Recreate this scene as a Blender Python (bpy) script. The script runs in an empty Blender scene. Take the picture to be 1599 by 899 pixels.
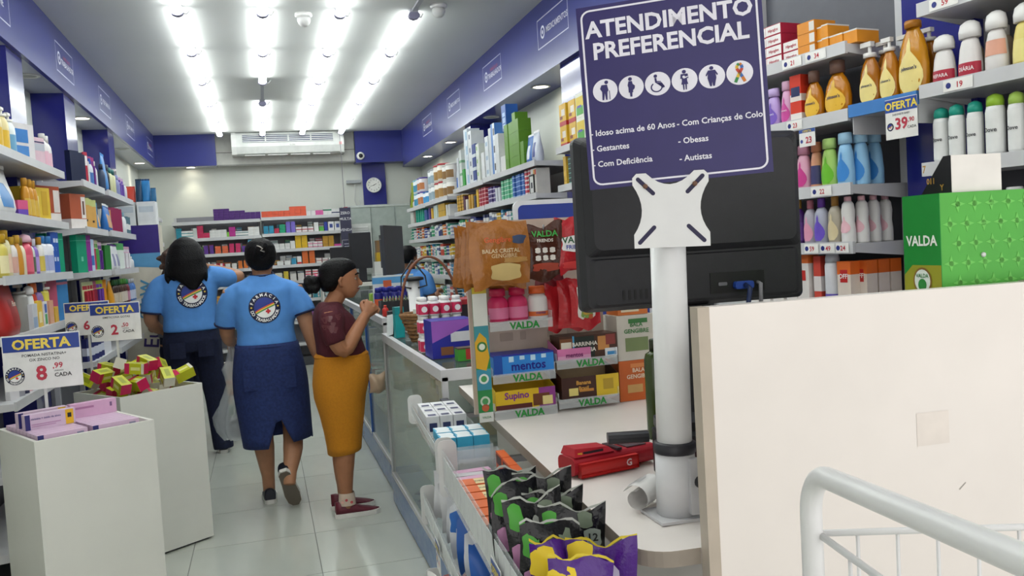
import bpy, bmesh, math, random
from mathutils import Vector, Matrix
from mathutils.bvhtree import BVHTree
random.seed(7)
SC = bpy.context.scene
COL = SC.collection
PI = math.pi

# ---------------------------------------------------------------- camera
def make_camera():
    f, yaw, pitch, roll = 1354.0, .2777, .0516, .0594
    fw = Vector((math.sin(yaw)*math.cos(pitch), math.cos(yaw)*math.cos(pitch), -math.sin(pitch)))
    r0 = Vector((math.cos(yaw), -math.sin(yaw), 0)); u0 = r0.cross(fw)
    r = r0*math.cos(roll) - u0*math.sin(roll); u = r0*math.sin(roll) + u0*math.cos(roll)
    cd = bpy.data.cameras.new('camera'); cd.sensor_width = 36; cd.sensor_fit = 'HORIZONTAL'
    cd.lens = f/1599*36; cd.clip_start = .05
    c = bpy.data.objects.new('camera', cd); COL.objects.link(c)
    m = Matrix((r, u, -fw)).transposed().to_4x4(); m.translation = Vector((0, 0, 1.5)); c.matrix_world = m
    SC.camera = c
make_camera()

# ---------------------------------------------------------------- world, exposure
W = bpy.data.worlds.new('street_daylight'); SC.world = W; W.use_nodes = True
_b = W.node_tree.nodes['Background']; _b.inputs[0].default_value = (1.0, .98, .955, 1); _b.inputs[1].default_value = 1.62
SC.view_settings.view_transform = 'Standard'; SC.view_settings.look = 'None'
SC.view_settings.exposure = 0.0; SC.view_settings.gamma = 1.0; SC.view_settings.use_curve_mapping = False
SC.cycles.max_bounces = 7; SC.cycles.diffuse_bounces = 3; SC.cycles.glossy_bounces = 3; SC.cycles.transmission_bounces = 4; SC.cycles.transparent_max_bounces = 12
TUBE_STRENGTH = 13.5
SPOT_POWER = 9.0

# ---------------------------------------------------------------- materials
MATS = {}
SLOT = {}
def lin(h):
    h = h.lstrip('#'); v = [int(h[i:i+2], 16)/255 for i in (0, 2, 4)]
    return tuple(c/12.92 if c <= .04045 else ((c+.055)/1.055)**2.4 for c in v) + (1,)
def M(key):
    """'#rrggbb', '#rrggbb:rough', '#rrggbb:rough:metal' or a named material"""
    if key in MATS: return MATS[key]
    p = key.split(':')
    rough = float(p[1]) if len(p) > 1 else .42; metal = float(p[2]) if len(p) > 2 else 0
    MATS[key] = new_mat('paint_'+p[0].strip('#'), p[0], rough, metal); return MATS[key]
def new_mat(name, hexc, rough=.5, metal=0, noise=.06, nscale=14, bump=0, bscale=60, alpha=1, trans=0, ior=1.45, emit=0, coat=0, key=None):
    m = bpy.data.materials.new(name); m.use_nodes = True; nt = m.node_tree; b = nt.nodes['Principled BSDF']
    c = lin(hexc); b.inputs['Base Color'].default_value = c; b.inputs['Roughness'].default_value = rough
    b.inputs['Metallic'].default_value = metal; b.inputs['IOR'].default_value = ior
    if noise:
        n = nt.nodes.new('ShaderNodeTexNoise'); n.inputs['Scale'].default_value = nscale; n.inputs['Detail'].default_value = 3
        tc = nt.nodes.new('ShaderNodeTexCoord'); nt.links.new(tc.outputs['Object'], n.inputs['Vector'])
        r = nt.nodes.new('ShaderNodeValToRGB'); e = r.color_ramp.elements
        e[0].position = .3; e[1].position = .7
        e[0].color = tuple(max(0, x*(1-noise)) for x in c[:3])+(1,); e[1].color = tuple(min(1, x*(1+noise)) for x in c[:3])+(1,)
        nt.links.new(n.outputs['Fac'], r.inputs[0]); nt.links.new(r.outputs[0], b.inputs['Base Color'])
    if bump:
        n2 = nt.nodes.new('ShaderNodeTexNoise'); n2.inputs['Scale'].default_value = bscale; n2.inputs['Detail'].default_value = 4
        tc = nt.nodes.new('ShaderNodeTexCoord'); nt.links.new(tc.outputs['Object'], n2.inputs['Vector'])
        bp = nt.nodes.new('ShaderNodeBump'); bp.inputs['Strength'].default_value = bump; bp.inputs['Distance'].default_value = .01
        nt.links.new(n2.outputs['Fac'], bp.inputs['Height']); nt.links.new(bp.outputs[0], b.inputs['Normal'])
    if alpha < 1: b.inputs['Alpha'].default_value = alpha
    if trans: b.inputs['Transmission Weight'].default_value = trans
    if coat: b.inputs['Coat Weight'].default_value = coat; b.inputs['Coat Roughness'].default_value = .1
    if emit:
        b.inputs['Emission Color'].default_value = c; b.inputs['Emission Strength'].default_value = emit
    if key: MATS[key] = m
    return m
new_mat('wall_paint', '#d3d6ce', .7, bump=.05, bscale=40, noise=.02, nscale=3, key='wall')
new_mat('ceiling_paint', '#dfe1df', .75, bump=.05, bscale=8, noise=.02, nscale=1.2, key='ceiling')
new_mat('valance_blue', '#333a86', .28, bump=.03, bscale=3, noise=.06, nscale=2, coat=.3, key='valance')
new_mat('pillar_blue', '#23267c', .16, bump=.02, bscale=2, noise=.05, nscale=2, coat=.5, key='pillar')
new_mat('soffit_grey', '#b9bcc6', .35, noise=.03, key='soffit')
new_mat('shelf_enamel', '#c9c9cb', .4, noise=.04, nscale=9, key='shelf')
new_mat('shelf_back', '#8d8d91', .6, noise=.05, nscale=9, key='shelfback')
new_mat('white_mdf', '#dddcd4', .42, noise=.02, nscale=5, bump=.01, key='mdf')
new_mat('white_laminate', '#e8e1db', .35, noise=.025, nscale=6, bump=.01, key='laminate')
new_mat('edge_band', '#a59d92', .5, noise=.1, nscale=25, key='edge')
new_mat('white_tube_paint', '#e2e2e2', .32, noise=.03, key='tubewhite')
new_mat('black_plastic', '#27272b', .5, noise=.08, nscale=30, bump=.05, bscale=300, key='black')
new_mat('led_tube', '#f5faf7', .5, noise=0, emit=TUBE_STRENGTH, key='led')
new_mat('spot_lens', '#fff6e2', .5, noise=0, emit=14, key='lens')
new_mat('clear_acrylic', '#e8eef0', .08, noise=0, alpha=.28, key='acrylic')
new_mat('counter_glass', '#c3d3c8', .03, noise=0, alpha=.34, key='glass')
new_mat('counter_top_glass', '#4f5f5a', .03, noise=0, alpha=.5, key='topglass')
new_mat('cloudy_bag', '#dfe4e6', .2, noise=0, alpha=.38, bump=.8, bscale=22, key='bagfilm')
new_mat('steel', '#9a9a9c', .3, 1, noise=.05, key='steel')
new_mat('denim_blue', '#1d2d5e', .85, noise=.25, nscale=60, bump=.3, bscale=400, key='denim')
new_mat('denim_dark', '#141b36', .85, noise=.25, nscale=60, bump=.3, bscale=400, key='jeans')
new_mat('shirt_blue', '#5590d6', .8, noise=.05, nscale=20, bump=.25, bscale=18, key='shirt')
new_mat('navy_trim', '#161c40', .8, key='navytrim')
new_mat('burgundy_knit', '#4a1420', .85, noise=.15, nscale=120, bump=.3, bscale=300, key='burgundy')
new_mat('mustard_knit', '#c17c12', .85, noise=.06, nscale=90, bump=.25, bscale=250, key='mustard')
new_mat('skin_tan', '#a97a5c', .55, noise=.08, nscale=18, key='skin')
new_mat('skin_brown', '#a06c4c', .55, noise=.08, nscale=18, key='skin2')
new_mat('hair_black', '#0c0b0d', .55, noise=.3, nscale=40, bump=.5, bscale=120, key='hair').node_tree.nodes['Principled BSDF'].inputs['Specular IOR Level'].default_value = .2
new_mat('hair_brown', '#4a3226', .6, noise=.3, nscale=40, bump=.5, bscale=90, key='hairbrown')
new_mat('wicker', '#86603a', .7, noise=.25, nscale=60, bump=.4, bscale=150, key='wicker')
for _k, _h in (('copperfoil', '#a4682e'), ('brownfoil', '#4c281c'), ('redfoil', '#b3242c'), ('blackfoil', '#131418'), ('purplefoil', '#4a1f7a')): new_mat(_k, _h, .2, noise=.1, nscale=20, bump=.55, bscale=26, key=_k)
def brushed(name, key, ca, cb, sx, sy, sz, rough):
    m = new_mat(name, ca, rough, noise=.08, nscale=3, key=key); nt = m.node_tree
    n = [x for x in nt.nodes if x.type == 'TEX_NOISE'][0]; tc = [x for x in nt.nodes if x.type == 'TEX_COORD'][0]
    mp = nt.nodes.new('ShaderNodeMapping'); mp.inputs['Scale'].default_value = (sx, sy, sz)
    nt.links.new(tc.outputs['Object'], mp.inputs[0]); nt.links.new(mp.outputs[0], n.inputs['Vector'])
    r = [x for x in nt.nodes if x.type == 'VALTORGB'][0]; r.color_ramp.elements[0].color = lin(ca); r.color_ramp.elements[1].color = lin(cb)
    return m
brushed('floor_porcelain', 'tile', '#bcbfb6', '#b1b5ac', 1.2, .5, 1, .18)
brushed('blue_base', 'bluebase', '#5f82b4', '#4a6ea6', 1, 4, 8, .25)

# ---------------------------------------------------------------- mesh builder
_TXT = {}
TMP = bpy.data.scenes.new('type_setting')
def text_mesh(s, size=1.0, bold=0.0, align='CENTER', res=2):
    k = (s, bold, align, res)
    if k not in _TXT:
        cu = bpy.data.curves.new('t', 'FONT'); cu.body = s; cu.size = 1; cu.align_x = align; cu.offset = bold; cu.resolution_u = res; cu.fill_mode = 'FRONT'
        ob = bpy.data.objects.new('t', cu); TMP.collection.objects.link(ob); TMP.view_layers[0].update(); dg = TMP.view_layers[0].depsgraph
        me = bpy.data.meshes.new_from_object(ob.evaluated_get(dg), depsgraph=dg)
        _TXT[k] = ([tuple(v.co)[:2] for v in me.vertices], [tuple(p.vertices) for p in me.polygons])
        bpy.data.objects.remove(ob); bpy.data.curves.remove(cu); bpy.data.meshes.remove(me)
    vs, fs = _TXT[k]
    return [(x*size, y*size) for x, y in vs], fs

class MB:
    def __init__(self): self.v = []; self.f = []; self.fm = []; self.slots = []; self.sm = []
    def slot(self, m):
        if m not in self.slots: self.slots.append(m)
        return self.slots.index(m)
    def add(self, vs, fs, m, smooth=False):
        o = len(self.v); s = self.slot(m); self.v += [tuple(p) for p in vs]
        for f in fs: self.f.append(tuple(i+o for i in f)); self.fm.append(s); self.sm.append(smooth)
        return self
    def box(self, x0, x1, y0, y1, z0, z1, m):
        return self.add([(x0,y0,z0),(x1,y0,z0),(x1,y1,z0),(x0,y1,z0),(x0,y0,z1),(x1,y0,z1),(x1,y1,z1),(x0,y1,z1)],
            [(0,3,2,1),(4,5,6,7),(0,1,5,4),(1,2,6,5),(2,3,7,6),(3,0,4,7)], m)
    def rbox(self, x0, x1, y0, y1, z0, z1, r, m, seg=3, axis='z'):
        """box with four rounded edges running along axis"""
        def ring(a0, a1, b0, b1):
            out = []
            for cx, cy, s in ((a1-r, b1-r, 0), (a0+r, b1-r, 1), (a0+r, b0+r, 2), (a1-r, b0+r, 3)):
                for k in range(seg+1):
                    t = (s + k/seg)*PI/2; out.append((cx+r*math.cos(t), cy+r*math.sin(t)))
            return out
        if axis == 'z': P = ring(x0, x1, y0, y1); return self.loft([[(a, b, z0) for a, b in P], [(a, b, z1) for a, b in P]], m)
        if axis == 'y': P = ring(x0, x1, z0, z1); return self.loft([[(a, y1, b) for a, b in P], [(a, y0, b) for a, b in P]], m)
        P = ring(y0, y1, z0, z1); return self.loft([[(x0, a, b) for a, b in P], [(x1, a, b) for a, b in P]], m)
    def loft(self, rings, m, cap=True, smooth=False, closed=True):
        n = len(rings[0]); vs = [p for r in rings for p in r]; fs = []
        for i in range(len(rings)-1):
            for j in range(n if closed else n-1):
                k = (j+1) % n; fs.append((i*n+j, i*n+k, (i+1)*n+k, (i+1)*n+j))
        self.add(vs, fs, m, smooth)
        if cap:
            o = len(self.v)-len(vs); s = self.slot(m)
            for f in (tuple(o+j for j in reversed(range(n))), tuple(o+(len(rings)-1)*n+j for j in range(n))):
                self.f.append(f); self.fm.append(s); self.sm.append(False)
        return self
    def lathe(self, prof, m, seg=16, sx=1, sy=1, c=(0,0,0), a0=0, a1=2*PI, smooth=True, cap=True):
        full = abs(a1-a0-2*PI) < 1e-6; n = seg if full else seg+1
        rings = [[(c[0]+r*sx*math.cos(a0+(a1-a0)*j/seg), c[1]+r*sy*math.sin(a0+(a1-a0)*j/seg), c[2]+z) for j in range(n)] for r, z in prof]
        return self.loft(rings, m, cap=cap and full, smooth=smooth, closed=full)
    def tube(self, pts, r, m, seg=8, cap=True, smooth=True, closed=False):
        pts = [Vector(p) for p in pts]; n = len(pts); rr = r if isinstance(r, (list, tuple)) else [r]*n
        rings = []; up = None
        for i, p in enumerate(pts):
            if closed: t = (pts[(i+1) % n]-pts[i-1]).normalized()
            else: t = (pts[min(i+1, n-1)]-pts[max(i-1, 0)]).normalized()
            if up is None:
                up = Vector((0,0,1)) if abs(t.z) < .9 else Vector((1,0,0))
            a = t.cross(up); 
            if a.length < 1e-6: a = t.cross(Vector((0,1,0)))
            a.normalize(); b = a.cross(t); up = b
            rings.append([p+(a*math.cos(2*PI*k/seg)+b*math.sin(2*PI*k/seg))*rr[i] for k in range(seg)])
        if closed: rings.append(rings[0]); cap = False
        return self.loft(rings, m, cap=cap, smooth=smooth)
    def poly(self, pts, m): return self.add(pts, [tuple(range(len(pts)))], m)
    def prism(self, pts2, y0, y1, m):
        """outline in x,z extruded along y; y0 is the front"""
        n = len(pts2); self.add([(x, y0, z) for x, z in pts2]+[(x, y1, z) for x, z in pts2],
            [tuple(range(n)), tuple(range(2*n-1, n-1, -1))]+[(j, n+j, n+(j+1) % n, (j+1) % n) for j in range(n)], m); return self
    def slab(self, pts2, z0, z1, m):
        n = len(pts2); self.add([(x, y, z0) for x, y in pts2]+[(x, y, z1) for x, y in pts2],
            [tuple(reversed(range(n))), tuple(range(n, 2*n))]+[(j, (j+1) % n, n+(j+1) % n, n+j) for j in range(n)], m); return self
    def text(self, s, size, x, z, y, m, bold=0.0, align='CENTER', curve=None, rot=0, sx=1, res=2):
        """lettering on a front (-y) face; curve=(rx, ry) wraps it on an oval body"""
        vs, fs = text_mesh(s, size, bold, align, res); out = []
        for u, w in vs:
            u *= sx
            if rot: u, w = u*math.cos(rot)-w*math.sin(rot), u*math.sin(rot)+w*math.cos(rot)
            if curve:
                a = (x+u)/curve[0]; out.append((curve[0]*math.sin(a), -curve[1]*math.cos(a)-.0008, z+w))
            else: out.append((x+u, y, z+w))
        return self.add(out, fs, m)
    def disc(self, x, z, r, y, m, n=20, sx=1):
        return self.poly([(x+sx*r*math.cos(2*PI*k/n), y, z+r*math.sin(2*PI*k/n)) for k in range(n)], m)
    def rect(self, x0, x1, z0, z1, y, m): return self.poly([(x0,y,z0),(x1,y,z0),(x1,y,z1),(x0,y,z1)], m)
    def xf(self, mat, start=0):
        for i in range(start, len(self.v)): self.v[i] = tuple(mat @ Vector(self.v[i]))
        return self
    def mesh(self, name):
        me = bpy.data.meshes.new(name); me.from_pydata(self.v, [], self.f)
        for s in self.slots: me.materials.append(M(s)); SLOT[M(s).name] = s
        me.polygons.foreach_set('material_index', self.fm); me.polygons.foreach_set('use_smooth', self.sm); me.update(); return me
    def build(self, name, parent=None, loc=(0,0,0), rz=0):
        return link(name, self.mesh(name), parent, loc, rz)
def link(name, me, parent=None, loc=(0,0,0), rz=0):
    o = bpy.data.objects.new(name, me); COL.objects.link(o); o.location = loc
    o.rotation_euler = (0, 0, rz) if isinstance(rz, (int, float)) else rz
    if parent: o.parent = parent
    return o
def tag(o, label, cat, group=None):
    o['label'] = label; o['category'] = cat
    if group: o['group'] = group
    return o
def struct(o): o['kind'] = 'structure'; return o
def empty(name, loc=(0,0,0), rz=0): return link(name, None, None, loc, rz)
def T(x, y, z): return Matrix.Translation((x, y, z))
def RZ(a): return Matrix.Rotation(a, 4, 'Z')
def RX(a): return Matrix.Rotation(a, 4, 'X')
def RY(a): return Matrix.Rotation(a, 4, 'Y')
def arcpts(c, r, a0, a1, n, plane='xz'):
    out = []
    for k in range(n+1):
        a = a0+(a1-a0)*k/n; u, w = r*math.cos(a), r*math.sin(a)
        out.append((c[0]+u, c[1], c[2]+w) if plane == 'xz' else ((c[0]+u, c[1]+w, c[2]) if plane == 'xy' else (c[0], c[1]+u, c[2]+w)))
    return out
def emblem(mb, cx, cz, r, y, mirror=False, small=False):
    """round pharmacy emblem: navy ring, blue sky, rainbow stripes, white field, red cross"""
    n = 36
    mb.disc(cx, cz, r, y, '#14183c', n); e = -.0004
    mb.disc(cx, cz, r*.66, y+e, '#f0f0ee', n)
    def bnd(off): return [(-.66*r+1.32*r*k/12, (-.30+off)*r+.62*r*(k/12)**.8) for k in range(13)]
    def inside(u, w):
        d = math.hypot(u, w); return (u, w) if d <= .655*r else (u*.655*r/d, w*.655*r/d)
    top = [(.66*r*math.cos(PI-PI*.95*k/16+.15), .66*r*math.sin(PI-PI*.95*k/16+.15)) for k in range(17)]
    lo = [inside(*p) for p in bnd(.0)]
    mb.poly([(cx+u, y+2*e, cz+w) for u, w in lo]+[(cx+u, y+2*e, cz+w) for u, w in reversed(top)], '#24388e')
    for k, c in enumerate(('#d24a3a', '#e8c84a', '#3f8f4f')):
        a = [inside(*p) for p in bnd(-.08*k+.03)]; b = [inside(*p) for p in bnd(-.08*(k+1)+.03)]
        mb.add([(cx+u, y+3*e, cz+w) for u, w in a+b], [(j, j+1, 14+j, 13+j) for j in range(12)], c)
    q = r*.09
    for (a, b, c, d) in ((-1.7*q, 1.7*q, -.7*q, .7*q), (-.7*q, .7*q, -1.7*q, 1.7*q)):
        mb.rect(cx+.2*r+a, cx+.2*r+b, cz-.24*r+c, cz-.24*r+d, y+4*e, '#c8232f')
    if small: return
    def ringtext(s, a0, a1, out):
        for k, ch in enumerate(s):
            t = a0+(a1-a0)*k/(len(s)-1); vs, fs = text_mesh(ch, .27*r, .03); rot = t-PI/2 if out else t+PI/2
            rad = .745*r if out else .915*r
            bx, bz = rad*math.cos(t), rad*math.sin(t)
            mb.add([(cx+bx+u*math.cos(rot)-w*math.sin(rot), y+2*e, cz+bz+u*math.sin(rot)+w*math.cos(rot)) for u, w in vs], fs, '#f2f2f0')
    ringtext('FARMÁCIA', math.radians(160), math.radians(22), True)
    ringtext('DO TRABALHADOR', math.radians(198), math.radians(342), False)
    for a in (178, 4): mb.disc(cx+.83*r*math.cos(math.radians(a)), cz+.83*r*math.sin(math.radians(a)), .06*r, y+2*e, '#e6c453', 10)
# ================================================================ the room
XL, XR, YB, ZC = -1.52, 2.34, 12.65, 3.2
TS, TX, TY = .62, .168, 4.139
ORD = ['first', 'second', 'third', 'fourth', 'fifth', 'sixth', 'seventh', 'eighth', 'ninth', 'tenth', 'eleventh', 'twelfth']
def room():
    fl = struct(MB().box(XL-.1, 2.9, -1.6, YB+.1, -.1, -.004, '#6f716e:.8').build('floor'))
    g = .0018; me = MB().box(g, TS-g, g, TS-g, -.004, 0, 'tile').mesh('floor_tile')
    for i in range(-3, 5):
        for j in range(-9, 14):
            x, y = TX+i*TS, TY+j*TS
            link('floor_tile', me, fl, (x, y, 0), 0)
    struct(MB().box(XL-.1, 2.9, -1.0, YB+.1, ZC, ZC+.1, 'ceiling').build('ceiling'))
    struct(MB().box(XL-.1, XL, -1.0, YB, 0, ZC, 'wall').build('wall_left'))
    struct(MB().box(XR, XR+.1, 3.6, YB, 0, ZC, 'wall').build('wall_right'))
    struct(MB().slab([(2.34, 3.6), (2.75, .7), (2.85, .7), (2.44, 3.6)], 0, ZC, '#4a4c58:.6').build('wall_right_front'))
    struct(MB().box(XL-.1, 2.44, YB, YB+.1, 0, ZC, 'wall').build('wall_back'))
    # valance bands of blue board below the ceiling
    vl = struct(MB().box(-1.30, -1.27, -.8, 12.42, 2.78, ZC, 'valance').build('trim_1'))
    struct(MB().box(XL, -1.30, -.8, YB, 2.78, 2.80, 'soffit').build('trim_2'))
    vr = struct(MB().box(2.03, 2.06, 1.2, 12.42, 2.70, ZC, 'valance').build('trim_3'))
    struct(MB().box(2.06, XR, 3.6, YB, 2.70, 2.72, 'valance').build('trim_4'))
    struct(MB().box(-1.30, -.50, 12.39, 12.42, 2.78, ZC, 'valance').box(-1.30, -.5, 12.42, YB, 2.78, 2.8, 'soffit').build('trim_5'))
    struct(MB().box(1.36, 2.06, 12.39, 12.42, 2.76, ZC, 'valance').box(1.36, 2.06, 12.42, YB, 2.76, 2.78, 'valance').build('trim_6'))
    # plaster strip with rough lower rail behind the air conditioner
    struct(MB().box(-.50, 1.36, 12.5, YB, 2.79, ZC, '#cfcfc8:.8').box(-.5, 1.36, 12.485, 12.5, 2.775, 2.795, '#8a8a84:.6').box(-.5, 1.36, 12.495, 12.5, 2.955, 2.963, '#77766f:.8').build('trim_7'))
    # painted signs on the valances
    def vsign(par, x, ya, yb, za, zb, side, l1, l2, n1='#d5d5e2'):
        mb = MB(); w = abs(yb-ya); h = zb-za; t = .008; yy = -.0008
        for a in ((-w/2, w/2, -h/2, -h/2+t), (-w/2, w/2, h/2-t, h/2), (-w/2, -w/2+t, -h/2, h/2), (w/2-t, w/2, -h/2, h/2)):
            mb.rect(*a, yy, '#c9cbe0')
        mb.disc(-w*.32, 0, h*.22, yy, '#d6d8e6', 20); mb.disc(-w*.32, 0, h*.15, yy*1.5, '#30377f', 20); mb.disc(-w*.32, .0, h*.07, yy*2, '#d6d8e6', 12)
        L = max(len(l2), 6); s = min(h*.30, w*.60/L/.55)
        if l1: mb.text(l1, s*.62, w*.12, s*.34, yy, '#a03a68', .02)
        mb.text(l2, s, w*.14, -s*.55 if l1 else -s*.34, yy, n1, .015)
        return mb.build('painted_sign', par, (x, (ya+yb)/2, (za+zb)/2), PI/2 if side < 0 else -PI/2)
    for ya, yb, a, b in ((4.9, 5.53, '', 'HIGIENE'), (6.68, 7.26, 'FARMÁCIA DO', 'TRABALHADOR'), (8.34, 8.92, '', 'PERFUMARIA'), (9.9, 10.5, '', 'MEDICAMENTOS'), (11.62, 12.2, 'FARMÁCIA DO', 'TRABALHADOR')):
        vsign(vl, -1.27, ya, yb, 2.88, 3.09, -1, a, b)
    for ya, yb, a, b in ((5.4, 6.05, '', 'MEDICAMENTOS'), (7.05, 7.66, 'FARMÁCIA DO', 'TRABALHADOR'), (8.63, 9.24, '', 'MEDICAMENTOS'), (10.15, 10.73, 'FARMÁCIA DO', 'TRABALHADOR')):
        vsign(vr, 2.03, ya, yb, 2.88, 3.09, 1, a, b)
    # glossy blue pilasters on the side walls
    k = 8
    for ya, yb in ((5.52, 5.86), (7.0, 7.38), (8.86, 9.2)):
        struct(MB().box(XL, -1.302, ya, yb, .0, 2.78, 'pillar').build('trim_%d' % k)); k += 1
    for ya, yb in ((5.3, 5.72), (8.42, 8.66)):
        struct(MB().box(2.07, XR, ya, yb, 0, 2.70, 'pillar').build('trim_%d' % k)); k += 1
    # strip of blue board and the clock at the back
    struct(MB().box(1.46, 1.79, 12.6, YB, 2.15, 2.76, 'pillar').build('trim_%d' % k))
    c = empty('wall_clock', (1.615, 12.6, 2.45)); tag(c, 'round white wall clock with black numbers on the blue back pilaster', 'clock')
    mb = MB().lathe([(.108, 0), (.108, .03), (.098, .034), (.094, .03)], '#e9e9e4', 28, cap=False); mb.xf(RX(PI/2)); mb.build('rim', c)
    mb = MB().disc(0, 0, .096, -.026, '#f1f1ec', 28).disc(0, 0, .108, 0, '#d0d0cc', 28)
    for h in range(12):
        a = PI/2-2*PI*(h+1)/12; mb.text(str(h+1), .028, .076*math.cos(a), .076*math.sin(a)-.009, -.0268, '#222226', .01)
    mb.build('dial', c)
    for nm, a, l, w in (('hour_hand', 60, .045, .005), ('minute_hand', 252, .068, .0035)):
        t = math.radians(90-a); d = (math.cos(t), math.sin(t)); q = (-d[1]*w, d[0]*w)
        MB().poly([(-d[0]*.01+q[0], -.029, -d[1]*.01+q[1]), (-d[0]*.01-q[0], -.029, -d[1]*.01-q[1]), (d[0]*l-q[0]*.4, -.029, d[1]*l-q[1]*.4), (d[0]*l+q[0]*.4, -.029, d[1]*l+q[1]*.4)], '#1b1b1e').build(nm, c)
room()

def tubes():
    lamp = MB().loft([[(.034*math.cos(2*PI*k/12), y, .022*math.sin(2*PI*k/12)) for k in range(12)] for y in (1.17, .03)], 'led', smooth=True).mesh('tube')
    sock = MB().loft([[(.041*math.cos(2*PI*k/12), y, .028*math.sin(2*PI*k/12)) for k in range(12)] for y in (.03, 0.001)], '#8f8da8').box(-.03, .03, .002, .03, .02, .042, '#c9c9d2').mesh('socket')
    clip = MB().tube([(.03, .01, .0), (.055, .02, -.005), (.065, .045, .012), (.075, .05, .03)], .005, '#d8d8d8', 6).mesh('wire_clip')
    rail = MB().box(-.016, .016, .002, 1.198, .024, .042, '#aeb0b8').mesh('rail')
    for rx, rn in ((-.425, 'leftmost'), (.12, 'second-from-left'), (.64, 'third-from-left'), (1.16, 'rightmost')):
        for k in range(9):  # rows run on towards the camera; the nearest, unseen tubes are added for light
            y = 1.4+1.2*k; n = 8-k
            off = (rn == 'rightmost' and k == 3) or (rn == 'second-from-left' and k == 6)
            o = empty('tube_light', (rx, y, 3.157)); 
            tag(o, ('empty grey rail without a tube' if off else 'glowing white tube light') + ', %s from the back wall, %s row' % (ORD[n], rn), 'ceiling light', None if off else 'tube lights in four ceiling rows')
            link('rail', rail, o)
            if not off: link('tube', lamp, o)
            link('socket', sock, o); s2 = link('socket', sock, o, (0, 1.2, 0), PI); link('wire_clip', clip, o)
tubes()

def spots():
    ring = MB().lathe([(.075, 0), (.078, -.006), (.060, -.008), (.058, 0)], '#d8d8d4', 24, cap=False).mesh('ring')
    lens = MB().lathe([(.001, -.003), (.058, -.003)], 'lens', 24, cap=False).mesh('lens'); dark = MB().lathe([(.001, -.003), (.058, -.003)], '#9a9a92', 24, cap=False).mesh('lens')
    S = [(-1.39, 6.37, 2.78, 0, 'left', 'first'), (-1.39, 8.16, 2.78, 1, 'left', 'second'), (-1.39, 10.33, 2.78, 0, 'left', 'third'), (-1.39, 11.79, 2.78, 1, 'left', 'fourth'), (-.84, 12.52, 2.78, 1, 'back', 'only'),
         (2.17, 6.46, 2.70, 1, 'right', 'first'), (2.17, 7.98, 2.70, 0, 'right', 'second'), (2.17, 9.82, 2.70, 1, 'right', 'third'), (2.17, 11.26, 2.70, 1, 'right', 'fourth')]
    for x, y, z, on, side, nth in S:
        o = empty('recessed_spotlight', (x, y, z))
        tag(o, '%s round recessed spotlight under the %s blue valance, %s one from the front' % ('lit' if on else 'unlit', side, nth), 'spotlight', 'recessed spotlights')
        link('ring', ring, o); link('lens', lens if on else dark, o)
        if on:
            L = bpy.data.lights.new('spot_lamp', 'SPOT'); L.energy = SPOT_POWER; L.spot_size = 1.5; L.spot_blend = .7; L.color = (1, .93, .72); L.shadow_soft_size = .05
            l = bpy.data.objects.new('spot_lamp', L); COL.objects.link(l); l.parent = o; l.location = (0, 0, -.012)
spots()

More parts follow.
